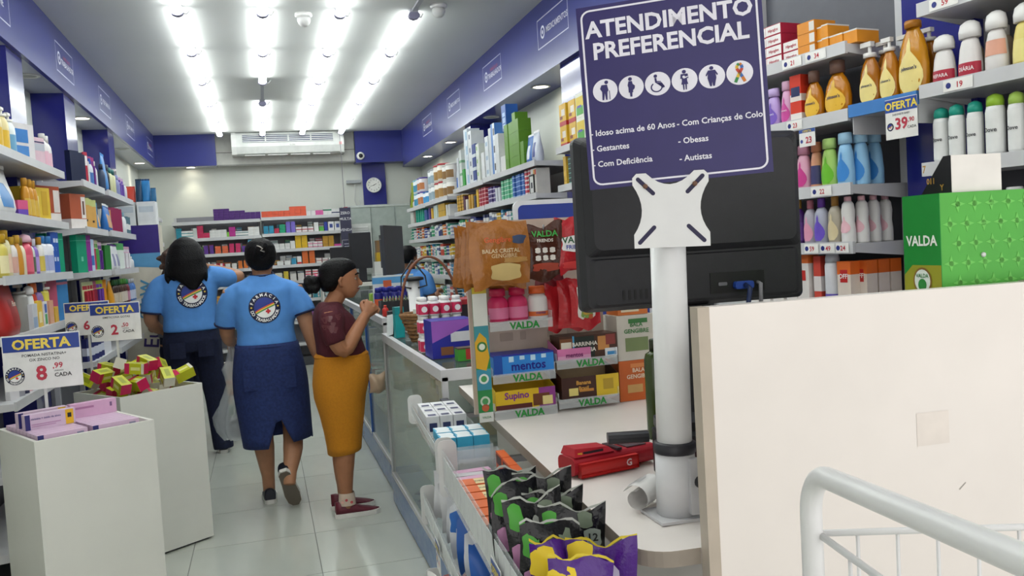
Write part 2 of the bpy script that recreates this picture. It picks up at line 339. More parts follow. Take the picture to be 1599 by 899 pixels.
def ceiling_things():
    for (x, y, lab, open_) in ((.40, 6.34, 'white dome security camera with dark lens facing the front', True), (1.31, 6.05, 'white round smoke detector style dome beside the right tube row', False)):
        o = empty('dome_camera', (x, y, ZC)); tag(o, lab, 'security camera')
        MB().lathe([(.058, 0), (.06, -.018), (.05, -.03)], '#e4e4e2', 24).build('base', o)
        MB().lathe([(.045, -.03), (.047, -.05), (.04, -.072), (.022, -.09), (.004, -.095)], '#dcdcda', 24).build('dome', o)
        mb = MB().lathe([(.001, .0), (.014, .0), (.03, -.012), (.033, -.024)], '#1d1d22' if open_ else '#c9c9c6', 18, cap=False); mb.xf(T(-.008, -.025, -.055) @ RX(-.9) @ RX(PI)); mb.build('lens', o)
    # floor-ceiling air conditioner
    a = empty('air_conditioner', (.455, 12.5, 2.905)); tag(a, 'wide white air conditioner mounted high on the back wall', 'air conditioner')
    w = .745
    prof = [(-.0, .285), (-.22, .285), (-.24, .26), (-.235, .10), (-.20, .01), (-.15, -.005), (0, -.005)]
    MB().loft([[(x, y, z) for y, z in prof] for x in (-w+.06, w-.06)], '#d9dbd8').build('body', a)
    for s in (-1, 1):
        pr = [(-.0, .29), (-.225, .29), (-.247, .262), (-.242, .10), (-.205, .0), (-.15, -.01), (0, -.01)]
        xs = (-w, -w+.062) if s < 0 else (w-.062, w)
        MB().loft([[(x, y, z) for y, z in pr] for x in xs], '#e0e1de').build('side_cover', a)
    MB().box(-.60, .60, -.2415, -.236, .155, .255, '#2c3158').build('grille_recess', a)
    sl = MB().box(-.6, .6, -.2475, -.2425, -.006, .006, '#d5d7d6').mesh('slat')
    for z in (.165, .19, .215, .24): link('slat', sl, a, (0, 0, z))
    for x in (-.3, 0, .3): MB().box(x-.008, x+.008, -.2485, -.2435, .16, .25, '#d5d7d6').build('grille_bar', a)
    for x0, x1 in ((-.58, -.32), (-.28, -.02), (.02, .28), (.32, .55)):
        MB().box(x0, x1, -.20, -.15, -.018, -.006, '#c3c5c2').build('vane', a)
    MB().text('ELGIN', .025, .05, .105, -.243, '#8a8a8a', .01).build('lettering', a)
    MB().rect(.68, .715, .10, .14, -.2465, '#d49090').build('sticker', a)
    # cctv bullet eye on the blue band, junction box with a hanging cable
    o = empty('wall_camera', (1.43, 12.39, 2.85)); tag(o, 'small round white camera on the blue band right of the air conditioner', 'security camera')
    mb = MB().lathe([(.055, 0), (.055, .02), (.04, .035)], '#e4e4e0', 20); mb.xf(RX(PI/2)); mb.build('base', o)
    mb = MB().lathe([(.03, .034), (.028, .045), (.01, .05)], '#1b1b20', 16); mb.xf(RX(PI/2)); mb.build('lens', o)
    o = empty('cable_box', (1.33, 12.62, 2.51)); tag(o, 'grey conduit box with dangling white cable beside the clock', 'conduit')
    MB().rbox(-.10, .10, -.03, .03, -.025, .025, .01, '#a9adb0', axis='x').build('body', o)
    MB().tube([(.02, -.01, -.03), (.015, -.012, -.15), (.0, -.014, -.26), (.02, -.016, -.33), (.06, -.018, -.345), (.085, -.018, -.32), (.07, -.018, -.27)], .006, '#cfd0ce', 6).build('cable', o)
ceiling_things()
# ================================================================ goods: each builder returns [(part name, mesh, index of parent part)]
_P = {}
GOODS_YAW = [0]
def cached(fn):
    def g(*a, **k):
        key = (fn.__name__, a, tuple(sorted(k.items())))
        if key not in _P: _P[key] = fn(*a, **k)
        return _P[key]
    return g
@cached
def carton(w, d, h, c, bands=(), panels=(), txt=None, tc='#ffffff', ts=.3, tz=.5, tab=None, tx=0):
    """folding carton; bands = (v0, v1, colour) all round, panels = (u0, u1, v0, v1, colour) on front and back"""
    mb = MB().box(-w/2, w/2, -d/2, d/2, 0, h, c); e = .0004
    for k, (a, b, col) in enumerate(bands): mb.box(-w/2-e, w/2+e, -d/2-e, d/2+e, h*a, h*b-.0003 if b < 1 else h+e, col)
    for k, (u0, u1, v0, v1, col) in enumerate(panels):
        y = -d/2-2*e-k*.00012; mb.rect(-w/2+w*u0, -w/2+w*u1, h*v0, h*v1, y, col)
        y = d/2+2*e+k*.00012; mb.poly([(w/2-w*u0, y, h*v0), (w/2-w*u1, y, h*v0), (w/2-w*u1, y, h*v1), (w/2-w*u0, y, h*v1)], col)
    out = [('body', mb.mesh('carton'), -1)]
    if txt:
        t = MB(); n = txt.split('|'); s = min(h*ts, w*.85/max(len(x) for x in n)/.58)
        for k, x in enumerate(n): t.text(x, s, tx*w, h*tz-s*.35-k*s*1.1+(len(n)-1)*s*.55, -d/2-.0016, tc, .02)
        out.append(('lettering', t.mesh('lettering'), 0))
    return out
@cached
def bottle(w, d, h, c, cap, lab=None, kind='round', txt=None, tc='#333333', capf=.2, lab_lo=.12, lab_hi=.62):
    """oval bottle of several shoulders with cap, label and optionally lettering"""
    hb = h*(1-capf); r = w/2; q = d/w; mb = MB()
    P = {'round': [(.88, 0), (1, .02), (1, .70), (.92, .84), (.62, .96), (.42, 1)],
         'taper': [(.92, 0), (1, .03), (1, .35), (.86, .75), (.7, .93), (.5, 1)],
         'square': [(.96, 0), (1, .02), (1, .9), (.86, .97), (.45, 1)],
         'belly': [(.78, 0), (.92, .04), (1, .22), (1, .46), (.88, .70), (.66, .87), (.46, .96), (.42, 1)],
         'slim': [(.95, 0), (1, .02), (1, .93), (.9, 1)],
         'waist': [(.95, 0), (1, .04), (1, .3), (.86, .52), (.95, .75), (.8, .93), (.5, 1)]}[kind]
    mb.lathe([(r*a, hb*b) for a, b in P], c, 14, 1, q); out = [('body', mb.mesh('body'), -1)]
    m = MB()
    if cap.endswith('!'):     # pump head
        cc = cap[:-1]; m.lathe([(r*.5, hb), (r*.5, hb+h*capf*.28), (r*.14, hb+h*capf*.3), (r*.14, hb+h*capf*.7)], cc, 10)
        m.box(-r*.75, r*.28, -r*.22, r*.22, hb+h*capf*.7, h, cc)
    elif cap.endswith('^'):   # domed cap as wide as the body
        cc = cap[:-1]; m.lathe([(r*.9, hb), (r*.92, hb+h*capf*.4), (r*.78, hb+h*capf*.78), (r*.4, h*.985), (r*.1, h)], cc, 14, 1, q)
    elif cap.endswith('_'):   # wide flat cap
        cc = cap[:-1]; m.lathe([(r*.8, hb-h*.01), (r*.78, h*.98), (r*.7, h)], cc, 14, 1, q)
    elif cap.endswith('/'):   # trigger sprayer
        cc = cap[:-1]; m.lathe([(r*.45, hb), (r*.45, hb+h*.05), (r*.25, hb+h*.06), (r*.25, h*.95)], cc, 8); m.box(-r*.9, r*.5, -r*.25, r*.25, h*.93, h, cc)
    else: m.lathe([(r*.46, hb), (r*.46, h*.985), (r*.40, h)], cap, 12)
    out.append(('cap', m.mesh('cap'), 0))
    if lab:
        def rad(v):
            for (a0, b0), (a1, b1) in zip(P, P[1:]):
                if b0 <= v <= b1: return a0+(a1-a0)*(v-b0)/max(1e-6, b1-b0)
            return P[-1][0]
        vs = sorted(set([lab_lo, lab_hi]+[b for a, b in P if lab_lo < b < lab_hi]+[lab_lo+(lab_hi-lab_lo)*k/4 for k in range(5)]))
        l = MB()
        if lab.endswith('*'):   # teardrop label
            lc = lab[:-1]; n = 9; rows = []
            for k in range(n):
                t = k/(n-1); v = lab_lo+(lab_hi-lab_lo)*t; wd = (math.sin(PI*min(1, t*1.15+.08)**.8) if t < .8 else 1.1*(1-t))*.95+.02
                rr = r*rad(v)+.0012; rows.append([(rr*math.sin(wd*s), -rr*q*math.cos(wd*s)-.0004, hb*v) for s in (-1, -.5, 0, .5, 1)])
            l.loft(rows, lc, cap=False, smooth=True, closed=False)
        else:
            l.lathe([(r*rad(v)+.0008, hb*v) for v in vs], lab, 12, 1, q, a0=PI*1.06, a1=PI*1.94)
        out.append(('label', l.mesh('label'), 0))
        if txt:
            t = MB(); n = txt.split('|'); vm = lab_lo+(lab_hi-lab_lo)*(.42 if lab.endswith('*') else .5); rr = r*rad(vm)+.0012; s = min(hb*.14, 1.35*rr/max(len(x) for x in n)/.52)
            for k, x in enumerate(n): t.text(x, s, 0, hb*vm-k*s*1.1, 0, tc, .02, curve=(rr, rr*q+.0006))
            out.append(('lettering', t.mesh('lettering'), 0))
    return out
@cached
def pouch(w, d, h, c, lab=None, seam='#ffffff', txt=None, tc='#ffffff', seed=1, sq=.5):
    """soft stand-up bag with a crimped top seam"""
    R = random.Random(seed); mb = MB(); nz = 7; rows = []
    for k in range(nz):
        t = k/(nz-1); dd = d*(.9+.25*math.sin(PI*min(1, t*1.6)))*(1-t**2.2)*.5+.0015; ww = w*(.94+.05*math.sin(PI*t)+R.uniform(-.015, .015))
        rows.append([(ww/2*math.copysign(abs(math.cos(a))**sq, math.cos(a)), dd*math.copysign(abs(math.sin(a))**.8, math.sin(a))+R.uniform(-.05, .05)*dd, h*.93*t) for a in [2*PI*j/16 for j in range(16)]])
    mb.loft(rows, c, smooth=True); out = [('body', mb.mesh('body'), -1)]
    z = MB(); n = 8; z.loft([[(-w*.48+w*.96*j/n, .003*math.sin(j*2.1), zz) for j in range(n+1)]+[(w*.48-w*.96*j/n, .0025+.003*math.sin((n-j)*2.1), zz) for j in range(n+1)] for zz in (h*.925, h)], seam)
    out.append(('seal', z.mesh('seal'), 0))
    if lab:
        l = MB(); g = []
        for k in range(1, 5):
            row = rows[k]; fr = [p for p in row if p[1] <= 0]; fr.sort(); y = min(p[1] for p in row)
            g.append([(x*w*.34, y-.002+.15*d*x*x, row[0][2]) for x in (-1, -.5, 0, .5, 1)])
        l.loft(g, lab, cap=False, closed=False, smooth=True); out.append(('label', l.mesh('label'), 0))
    if txt:
        t = MB(); n = txt.split('|'); s = min(h*.13, w*.8/max(len(x) for x in n)/.56)
        for k, x in enumerate(n): t.text(x, s, 0, h*.5-k*s*1.2, min(p[1] for p in rows[3])-.004, tc, .02)
        out.append(('lettering', t.mesh('lettering'), 0))
    return out
@cached
def can(w, h, c, lid, lab=None, top='#c9c9c9'):
    r = w/2; out = [('body', MB().lathe([(r*.97, 0), (r, .004), (r, h*.9)], c, 18).mesh('body'), -1), ('lid', MB().lathe([(r*1.02, h*.9), (r*1.02, h*.98), (r*.96, h)], lid, 18).mesh('lid'), 0)]
    if lab: out.append(('label', MB().lathe([(r+.0006, h*.15), (r+.0006, h*.62)], lab, 12, a0=PI*1.05, a1=PI*1.95, cap=False).mesh('label'), 0))
    return out
@cached
def blister(w, h, c, inner, d=.02, txt=None, tc='#333333'):
    """backing card with a long moulded item (toothbrush, comb) and hang hole"""
    mb = MB().rbox(-w/2, w/2, .0, .0015, 0, h, .005, c, 2, 'y'); out = [('card', mb.mesh('card'), -1)]
    b = MB().rbox(-w*.16, w*.16, -d, -.0001, h*.06, h*.72, min(w*.15, .008), inner, 2, 'y'); out.append(('blister', b.mesh('blister'), 0))
    t = MB().rect(-w*.42, w*.42, h*.76, h*.88, -.0007, inner); 
    if txt: t.text(txt, h*.07, 0, h*.79, -.0012, tc, .01)
    out.append(('print', t.mesh('print'), 0)); return out
def put(parts, name, label, cat, group, loc, rz=0, tilt=None):
    objs = []
    for nm, me, par in parts:
        if par < 0:
            o = link(name, me, None, loc, rz if tilt is None else tilt); tag(o, label, cat, group)
        else: o = link(nm, me, objs[par])
        objs.append(o)
    return objs[0]
def row(org, ang, L, specs, back=.35, front=.012, stuff=None, yaw=None):
    if yaw is None: yaw = GOODS_YAW[0]
    """stand goods along a shelf edge. org = where the shelf edge starts, ang = direction of the edge;
    goods face the aisle on the right-hand side of local -y. spec: (parts, w, d, h, n across, n high, n deep, name, label, cat)"""
    dx, dy = math.cos(ang), math.sin(ang); tot = sum(s[1]*s[4] for s in specs); cnt = sum(s[4] for s in specs)
    gap = max(.0015, (L-tot)/max(1, cnt)); s = gap/2; R = random.Random(int(org[0]*1000+org[1]*77+org[2]*13))
    for (parts, w, d, h, nx, nz, nd, name, label, cat) in specs:
        turn = yaw if parts[0][0] == 'card' or (parts[0][0] == 'body' and parts[0][1].name.startswith('carton')) else 0
        if turn: d = max(d, w*math.sin(abs(turn))+d*math.cos(turn))
        many = nx*nz*nd > 1
        for i in range(nx):
            off = R.uniform(0, .012)
            for j in range(nd):
                for k in range(nz):
                    u = s+w/2; v = front+off+d/2+j*(d+.004)
                    x = org[0]+dx*u-dy*v; y = org[1]+dy*u+dx*v
                    if stuff is not None:
                        me = parts[0][1]; m4 = T(x, y, org[2]+k*(h+.0012)+.0006) @ RZ(ang)
                        for p in me.polygons: stuff.add([m4 @ me.vertices[q].co for q in p.vertices], [tuple(range(len(p.vertices)))], SLOT[me.materials[p.material_index].name])
                        continue
                    lb = label
                    if nx > 1: lb += ', %s from left' % (ORD[i] if i < 12 else 'another farther')
                    if nz > 1: lb += ', '+('bottom' if k == 0 else 'top' if k == nz-1 else ORD[k])+' layer'
                    if nd > 1: lb += (', front row', ', rear row', ', third row')[j]
                    while len(lb.split()) > 16: lb = lb.rsplit(',', 1)[0]
                    put(parts, name, lb, cat, label[:60] if many else None, (x, y, org[2]+k*(h+.0012)+.0006), ang+turn+(R.uniform(-.03, .03) if nz == 1 and gap > .004 else 0))
            s += w+gap
# ================================================================ wall shelving
def shelf_unit(name, label, org, ang, L, depth, levels, zmax, tags=(), rail='shelf', back='shelfback', base=True, bracket=True, toe=None):
    """gondola bay: back panel, uprights, one child per shelf board with its price rail and end brackets"""
    u = empty(name, (org[0], org[1], 0), ang); tag(u, label, 'shelving')
    zb = 0.0
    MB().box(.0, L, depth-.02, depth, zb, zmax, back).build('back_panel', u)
    for x in (0, L-.03): MB().box(x, x+.03, depth-.05, depth-.021, zb, zmax, 'shelf').build('upright', u)
    if base: MB().box(.002, L-.002, .04, depth-.052, 0, .12, toe or '#4b4c50').build('plinth', u)
    for i, z in enumerate(levels):
        b = MB().box(.002, L-.002, .002, depth-.052, z-.03, z, 'shelf').build('shelf_board', u)
        MB().box(.001, L-.001, -.010, .0015, z-.034, z+.008, rail).build('price_rail', b)
        if bracket:
            for x in (.001, L-.0035): MB().add([(x, .002, z-.03), (x, depth-.05, z-.055), (x, depth-.05, z-.003), (x, .002, z-.003), (x+.0025, .002, z-.03), (x+.0025, depth-.05, z-.055), (x+.0025, depth-.05, z-.003), (x+.0025, .002, z-.003)], [(0,1,2,3),(7,6,5,4),(0,4,5,1),(3,2,6,7),(0,3,7,4),(1,5,6,2)], 'shelf').build('bracket', b)
    for (z, x, w, t) in tags:
        mb = MB().rect(x-w/2, x+w/2, z-.030, z+.004, -.0125, '#eceae6'); mb.disc(x-w*.32, z-.013, .009, -.013, '#27307c', 12)
        mb.text(t, .024, x+w*.05, z-.022, -.013, '#c02a3a', .02); mb.build('price_tag', u)
    return u
def C(*a, **k): return carton(*a, **k)
def B(*a, **k): return bottle(*a, **k)
def bx(w, d, h, c, n, nz, name, label, cat='box', nd=1, **k):
    if GOODS_YAW[0]: d = min(d, round(w*.42, 4))
    return (carton(w, d, h, c, **k), w, d, h, n, nz, nd, name, label, cat)
def bt(w, d, h, c, cap, n, name, label, cat='bottle', nd=1, **k): return (bottle(w, d, h, c, cap, **k), w, d, h, n, 1, nd, name, label, cat)
def po(w, d, h, c, n, name, label, cat='bag', nd=1, **k): return (pouch(w, d, h, c, **k), w, d*1.2, h, n, 1, nd, name, label, cat)
def bl(w, h, c, inner, n, name, label, cat='blister pack', **k): return (blister(w, h, c, inner, **k), w, .03, h, n, 1, 1, name, label, cat)
LZ = (2.07, 1.77, 1.48, 1.21)
A90 = PI/2
def left_side():
    GOODS_YAW[0] = -.42   # cartons on the left wall stand turned towards the entrance
    lv = list(LZ)+[.92, .60, .25]
    shelf_unit('wall_shelving', 'grey wall shelving bay nearest the front on the left wall', (-1.10, 4.28), A90, 1.42, .40, lv, 2.12)
    shelf_unit('wall_shelving', 'middle grey wall shelving bay on the left wall', (-1.03, 5.86), A90, .76, .27, [2.04, 1.75, 1.475, 1.215, .92, .6, .25], 2.10)
    shelf_unit('wall_shelving', 'far grey wall shelving bay on the left wall beside the purple display', (-1.01, 6.64), A90, 1.22, .34, [2.035, 1.75, 1.475, 1.215, .92, .6, .25], 2.08)
    X = -1.10; Y = 4.40; L = 1.28
    # ---- bay nearest the front
    row((X, Y, LZ[0]), A90, L-.08, [
        bt(.085, .055, .22, '#c9a02c', '#e9e6df!', 1, 'pump_bottle', 'amber pump bottle at near end of the top left shelf'),
        bt(.085, .055, .22, '#e0d19a', '#f0eee8!', 2, 'pump_bottle', 'cream pump bottle with yellow label on top left shelf', lab='#e2b93a'),
        bt(.08, .055, .21, '#dfe6e6', '#f0eee8!', 1, 'pump_bottle', 'pale pump bottle with blue label on top left shelf', lab='#6fa6c9'),
        bx(.30, .10, .20, '#d9d5d6', 1, 1, 'diaper_pack', 'grey pack with blue, red and green blobs on top left shelf', 'pack', panels=((.05, .4, .62, .95, '#2b5db4'), (.22, .5, .3, .62, '#cc4a48'), (.55, .85, .1, .42, '#4c86c6'), (.45, .85, .5, .85, '#3f7fc4'), (.3, .45, .5, .62, '#5aa65a'))),
        bx(.18, .09, .16, '#d8b9c4', 1, 1, 'cotton_pack', 'pink and grey pack with navy stripe on top left shelf', 'pack', bands=((.55, .8, '#b9bcc6'), (.82, .87, '#1c2458'))),
        bt(.075, .06, .20, '#e6e3e2', '#dddcda', 2, 'lotion_bottle', 'white lotion bottle beside pink pack on top left shelf', lab='#e6b8c8')], .4)
    row((X, Y, LZ[1]), A90, L, [
        po(.42, .13, .255, '#dfe0de', 1, 'diaper_bag', 'large white diaper bag with blue patch on left shelf', lab='#3f82c0', seam='#e8e8e6', sq=.8),
        bx(.07, .06, .09, '#6a4bb0', 1, 1, 'small_tub', 'small purple and pink pack beside white diaper bag', 'pack', bands=((.5, 1, '#d65a86'),)),
        bt(.065, .05, .21, '#c88a1c', '#c79028', 3, 'oil_bottle', 'amber oil bottle on second left shelf', lab='#d8b24a', kind='taper'),
        bx(.24, .07, .19, '#d9b83c', 1, 1, 'yellow_carton', 'wide yellow carton showing a yellow bottle on left shelf', bands=((0, .12, '#ead99a'),), panels=((.3, .6, .3, .75, '#f1e3a0'), (.7, .9, .2, .9, '#c7a02c'))),
        bx(.21, .10, .215, '#a84a2a', 1, 1, 'terracotta_carton', 'terracotta carton with white base next to yellow carton', bands=((0, .28, '#d9d3cf'),), panels=((.72, .98, .3, .9, '#d6cdc8'),))], .4)
    row((X, Y, LZ[2]), A90, L, [
        bt(.085, .06, .20, '#d2c25a', '#c69a1c_', 1, 'shampoo_bottle', 'yellow shampoo bottle with gold cap on third left shelf', lab='#e9dfae'),
        bt(.07, .05, .22, '#d8cfa0', '#cda22c', 1, 'shampoo_bottle', 'tall cream bottle with yellow cap on third left shelf', lab='#e8c8b0'),
        bt(.065, .05, .19, '#dcd6d2', '#c9a02c', 1, 'shampoo_bottle', 'white bottle with gold cap and peach label on third left shelf', lab='#d2a79a'),
        bt(.065, .05, .20, '#c98d2c', '#d7a63a', 1, 'shampoo_bottle', 'amber tapered bottle on third left shelf', kind='belly'),
        bt(.065, .05, .19, '#e4dcc0', '#8f7a30', 1, 'shampoo_bottle', 'ivory bottle with olive cap on third left shelf'),
        bt(.105, .07, .21, '#d6556c', '#e7b6c6^', 1, 'shampoo_bottle', 'coral pink bottle with pale pink cap on third left shelf', lab='#e0697e'),
        bt(.06, .05, .19, '#cfd6cc', '#c2434a', 1, 'shampoo_bottle', 'pale green bottle with red cap on third left shelf', lab='#5c6c56'),
        bt(.06, .05, .19, '#8a6cc0', '#e0dde6', 1, 'shampoo_bottle', 'violet bottle with pale cap on third left shelf', lab='#b59ad8'),
        bt(.065, .05, .20, '#e4e2dc', '#c98d2c', 1, 'shampoo_bottle', 'white bottle with orange cap and navy dots on third left shelf', lab='#d9c25a'),
        bt(.095, .06, .21, '#e3e4ea', '#3a7fc4', 2, 'shampoo_bottle', 'white bottle with blue cap and lilac label on third left shelf', lab='#a9b0d8', kind='square'),
        bx(.045, .10, .235, '#2c58b0', 2, 1, 'blue_dotted_carton', 'blue dotted carton between bottles and green cartons', panels=((.1, .4, .1, .2, '#c8d6ee'), (.5, .8, .3, .4, '#c8d6ee'), (.2, .5, .55, .65, '#c8d6ee'), (.5, .9, .75, .85, '#c8d6ee'))),
        bx(.15, .12, .235, '#14936e', 1, 1, 'green_carton', 'near one of two tall emerald green cartons on third left shelf', bands=((.84, .855, '#63c9a8'),), panels=((.4, .6, .3, .42, '#7fd0b4'),))], .4)
    row((X, Y, LZ[3]), A90, L, [
        po(.24, .10, .27, '#a8231f', 1, 'bread_bag', 'red and gold plastic snack bag at left frame edge', lab='#8c1a18', seam='#c9a24a', txt='Pura', tc='#f1ead8'),
        bt(.13, .07, .23, '#8f8d88', '#8d8a84!', 1, 'soap_pump', 'grey pump soap bottle on fourth left shelf', kind='square'),
        bt(.085, .05, .22, '#d9dad8', '#e8e6e4^', 1, 'lotion_bottle', 'tall white slanted lotion tube on fourth left shelf', kind='taper'),
        bt(.085, .05, .23, '#b8341f', '#d86a32_', 1, 'shampoo_bottle', 'red bottle with orange cap on fourth left shelf', kind='belly'),
        bt(.12, .05, .23, '#8a6aa6', '#26305f', 1, 'soap_pump', 'violet bottle with navy cap on fourth left shelf', lab='#6a4fa0'),
        bt(.13, .05, .235, '#d8cc4a', '#ece8e0!', 1, 'soap_pump', 'yellow and green pump bottle with navy band on fourth left shelf', lab='#2f9a6a', kind='square'),
        bx(.13, .05, .25, '#b0506a', 1, 1, 'rose_carton', 'rose carton behind the pump bottles on left shelf', nd=1),
        bx(.12, .05, .25, '#3a7cb4', 2, 1, 'sky_carton', 'blue carton near the far end of fourth left shelf', bands=((.82, .88, '#d98aa0'),)),
        ], .4)
    row((X-.16, Y+.30, LZ[3]), A90, .95, [
        bx(.16, .05, .25, '#24439a', 1, 1, 'navy_blue_carton', 'royal blue carton at the back of fourth left shelf'),
        bx(.13, .05, .25, '#8c4a6c', 2, 1, 'plum_carton', 'plum carton at the back of fourth left shelf'),
        bx(.13, .05, .25, '#2f6fae', 3, 1, 'sky_carton', 'blue carton at the back of fourth left shelf')], .4, front=.04)
    row((X+.004, Y+.30, LZ[3]), A90, .62, [
        bx(.10, .02, .13, '#c9ccd2', 1, 1, 'sachet', 'pale blue small carton at front lip of fourth left shelf', panels=((.1, .9, .1, .5, '#8fa6c6'),)),
        bx(.10, .02, .14, '#e0b93a', 1, 1, 'sachet', 'yellow small carton at front lip of fourth left shelf', panels=((.2, .8, .2, .6, '#efe2b0'),)),
        bx(.08, .02, .13, '#e6e7e6', 1, 1, 'sachet', 'white small carton with green and blue blocks at shelf lip', panels=((.2, .8, .1, .5, '#2f9a52'), (.2, .8, .55, .9, '#2a5ab0'))),
        bx(.085, .02, .13, '#d9a080', 1, 1, 'sachet', 'peach small carton at front lip of fourth left shelf'),
        bx(.085, .02, .09, '#d8a92c', 1, 1, 'sachet', 'ochre small carton at front lip of fourth left shelf')], .4, front=-.002-.0, yaw=0)
    row((X, Y, .92), A90, L, [bx(.06, .05, .16, c, 1, 1, 'hygiene_carton', l) for c, l in (('#d8d6d8', 'grey white carton on low left shelf under the banner'), ('#9a9aa2', 'steel grey carton on low left shelf'), ('#2c2f48', 'dark carton on low left shelf'), ('#cfa0a6', 'dusty pink carton on low left shelf'))]+[
        bx(.07, .05, .17, '#4f86a6', 2, 1, 'hygiene_carton', 'teal blue carton on low left shelf', bands=((.5, .7, '#d6d8da'),)), bx(.07, .05, .15, '#8fb0a0', 2, 1, 'hygiene_carton', 'sage carton on low left shelf'),
        bx(.075, .06, .13, '#27306e', 3, 1, 'razor_carton', 'navy carton with orange print on low left shelf', bands=((.3, .7, '#cc5a3a'),)),
        bx(.075, .06, .12, '#c7503a', 3, 1, 'razor_carton', 'orange carton with navy band on low left shelf', bands=((.6, 1, '#1f2a5c'),))], .4)
    # ---- middle bay
    X = -1.03; Y = 5.88; L = .70
    row((X, Y, 2.04), A90, L, [
        bx(.085, .10, .19, '#17203f', 3, 1, 'navy_carton', 'tall navy carton on the top shelf of middle left bay'),
        bx(.035, .08, .21, '#b3263c', 1, 1, 'slim_carton', 'slim red and white carton beside navy cartons', bands=((0, .1, '#ece9e6'), (.6, .9, '#e9e4e2'))),
        bl(.045, .22, '#b02a44', '#d8d4d4', 1, 'toothbrush_pack', 'red blister pack on top shelf of middle left bay'),
        bt(.045, .045, .19, '#d7dde6', '#2b4fae', 2, 'lotion_bottle', 'white bottle with blue cap on top shelf of middle left bay', lab='#4c78b8'),
        bl(.045, .21, '#a02a6a', '#6f2a86', 2, 'toothbrush_pack', 'magenta and purple blister pack on middle left bay top'),
        bt(.05, .045, .19, '#e0e0de', '#e6e4e0', 1, 'lotion_bottle', 'plain white bottle on top shelf of middle left bay', lab='#c8cdd2')], .3)
    row((X, Y, 1.75), A90, L, [
        bx(.15, .10, .215, '#b0583a', 1, 1, 'terracotta_carton', 'second terracotta and white carton, on the middle left bay', bands=((0, .28, '#e0dad6'),), panels=((.7, .98, .3, .92, '#e4ded9'), (.78, .9, .4, .8, '#6e4a3c'))),
        bx(.085, .09, .20, '#cfa055', 3, 1, 'dye_carton', 'honey coloured carton with portrait patch on middle left bay', bands=((.78, 1, '#bcc27c'),), panels=((.3, .7, .25, .32, '#3a2a20'),)),
        bx(.05, .08, .19, '#4f8ab4', 1, 1, 'dye_carton', 'sky blue slim carton on middle left bay'),
        po(.09, .05, .19, '#2c6ab4', 1, 'blue_pouch', 'bright blue pouch on middle left bay', lab='#e0b070')], .3)
    row((X, Y, 1.475), A90, L, [
        bx(.10, .12, .235, '#14936e', 1, 1, 'green_carton', 'far one of two tall emerald green cartons, on middle left bay', bands=((.84, .855, '#63c9a8'),), panels=((.4, .6, .3, .42, '#7fd0b4'),)),
        bx(.10, .12, .235, '#8d2f8e', 1, 1, 'magenta_carton', 'tall magenta carton beside emerald carton', bands=((.84, .855, '#c67fc6'),), panels=((.2, .45, .28, .4, '#d6a6d4'),)),
        bx(.05, .10, .21, '#b6cfe2', 1, 1, 'dental_carton', 'pale blue carton on middle left bay', panels=((.1, .9, .2, .5, '#3a6fb0'),)),
        bl(.055, .21, '#d8a7b6', '#c0305a', 2, 'toothbrush_pack', 'pink blister with red brush on middle left bay'),
        bl(.055, .21, '#cfd8a6', '#4a9a4a', 2, 'toothbrush_pack', 'lime blister with green brush on middle left bay'),
        bl(.055, .20, '#d8b4d0', '#5a2a80', 2, 'toothbrush_pack', 'lilac blister with purple brush on middle left bay')], .3)
    row((X, Y, 1.215), A90, L, [
        bl(.055, .2, '#cfd6a0', '#b02a3a', 3, 'toothbrush_pack', 'cream blister with crimson brush, lower middle left bay'),
        bl(.055, .2, '#d06a8a', '#8a1f3a', 2, 'toothbrush_pack', 'rose blister with wine brush, lower middle left bay'),
        bl(.055, .2, '#b6cc3a', '#6a3aa0', 3, 'toothbrush_pack', 'lime blister with violet brush, lower middle left bay'),
        bx(.05, .05, .2, '#d98a1c', 1, 1, 'slim_carton', 'tall orange carton leaning in lower middle left bay')], .3)
    row((X, Y, .92), A90, L, [bx(.08, .06, .14, '#2a2f66', 4, 1, 'razor_carton', 'navy carton with white print in the low middle left bay', bands=((.25, .6, '#c9ccd8'),)), bx(.08, .06, .15, '#d6d6da', 3, 1, 'razor_carton', 'white carton with navy top in the low middle left bay', bands=((.6, 1, '#2a2f66'),))], .3)
    # ---- far bay
    X = -1.01; Y = 6.66; L = 1.16
    row((X, Y, 2.035), A90, L, [
        bt(.06, .05, .19, '#3a4a66', '#26304a', 1, 'cologne_bottle', 'slate bottle on top of far left bay'),
        po(.15, .05, .28, '#2f7fc6', 1, 'blue_pouch', 'tall pointed sky blue pouch on far left bay top', seam='#2f7fc6'),
        bt(.07, .05, .21, '#2c2f38', '#4a4e5c_', 1, 'cologne_bottle', 'black bottle on top of far left bay'),
        bt(.14, .06, .20, '#c7c79a', '#1f6a6a_', 2, 'cologne_bottle', 'wide sand coloured bottle with teal shoulder on far left bay', kind='square'),
        bt(.07, .05, .17, '#8a8fc0', '#9aa0d0', 2, 'cologne_bottle', 'lavender bottle on top of far left bay'),
        bl(.06, .17, '#c7a6c6', '#6a4aa6', 3, 'toothbrush_pack', 'mauve blister on top of far left bay'),
        bt(.06, .05, .15, '#dcdce0', '#e4e4e4', 2, 'lotion_bottle', 'short white bottle on top of far left bay')], .3)
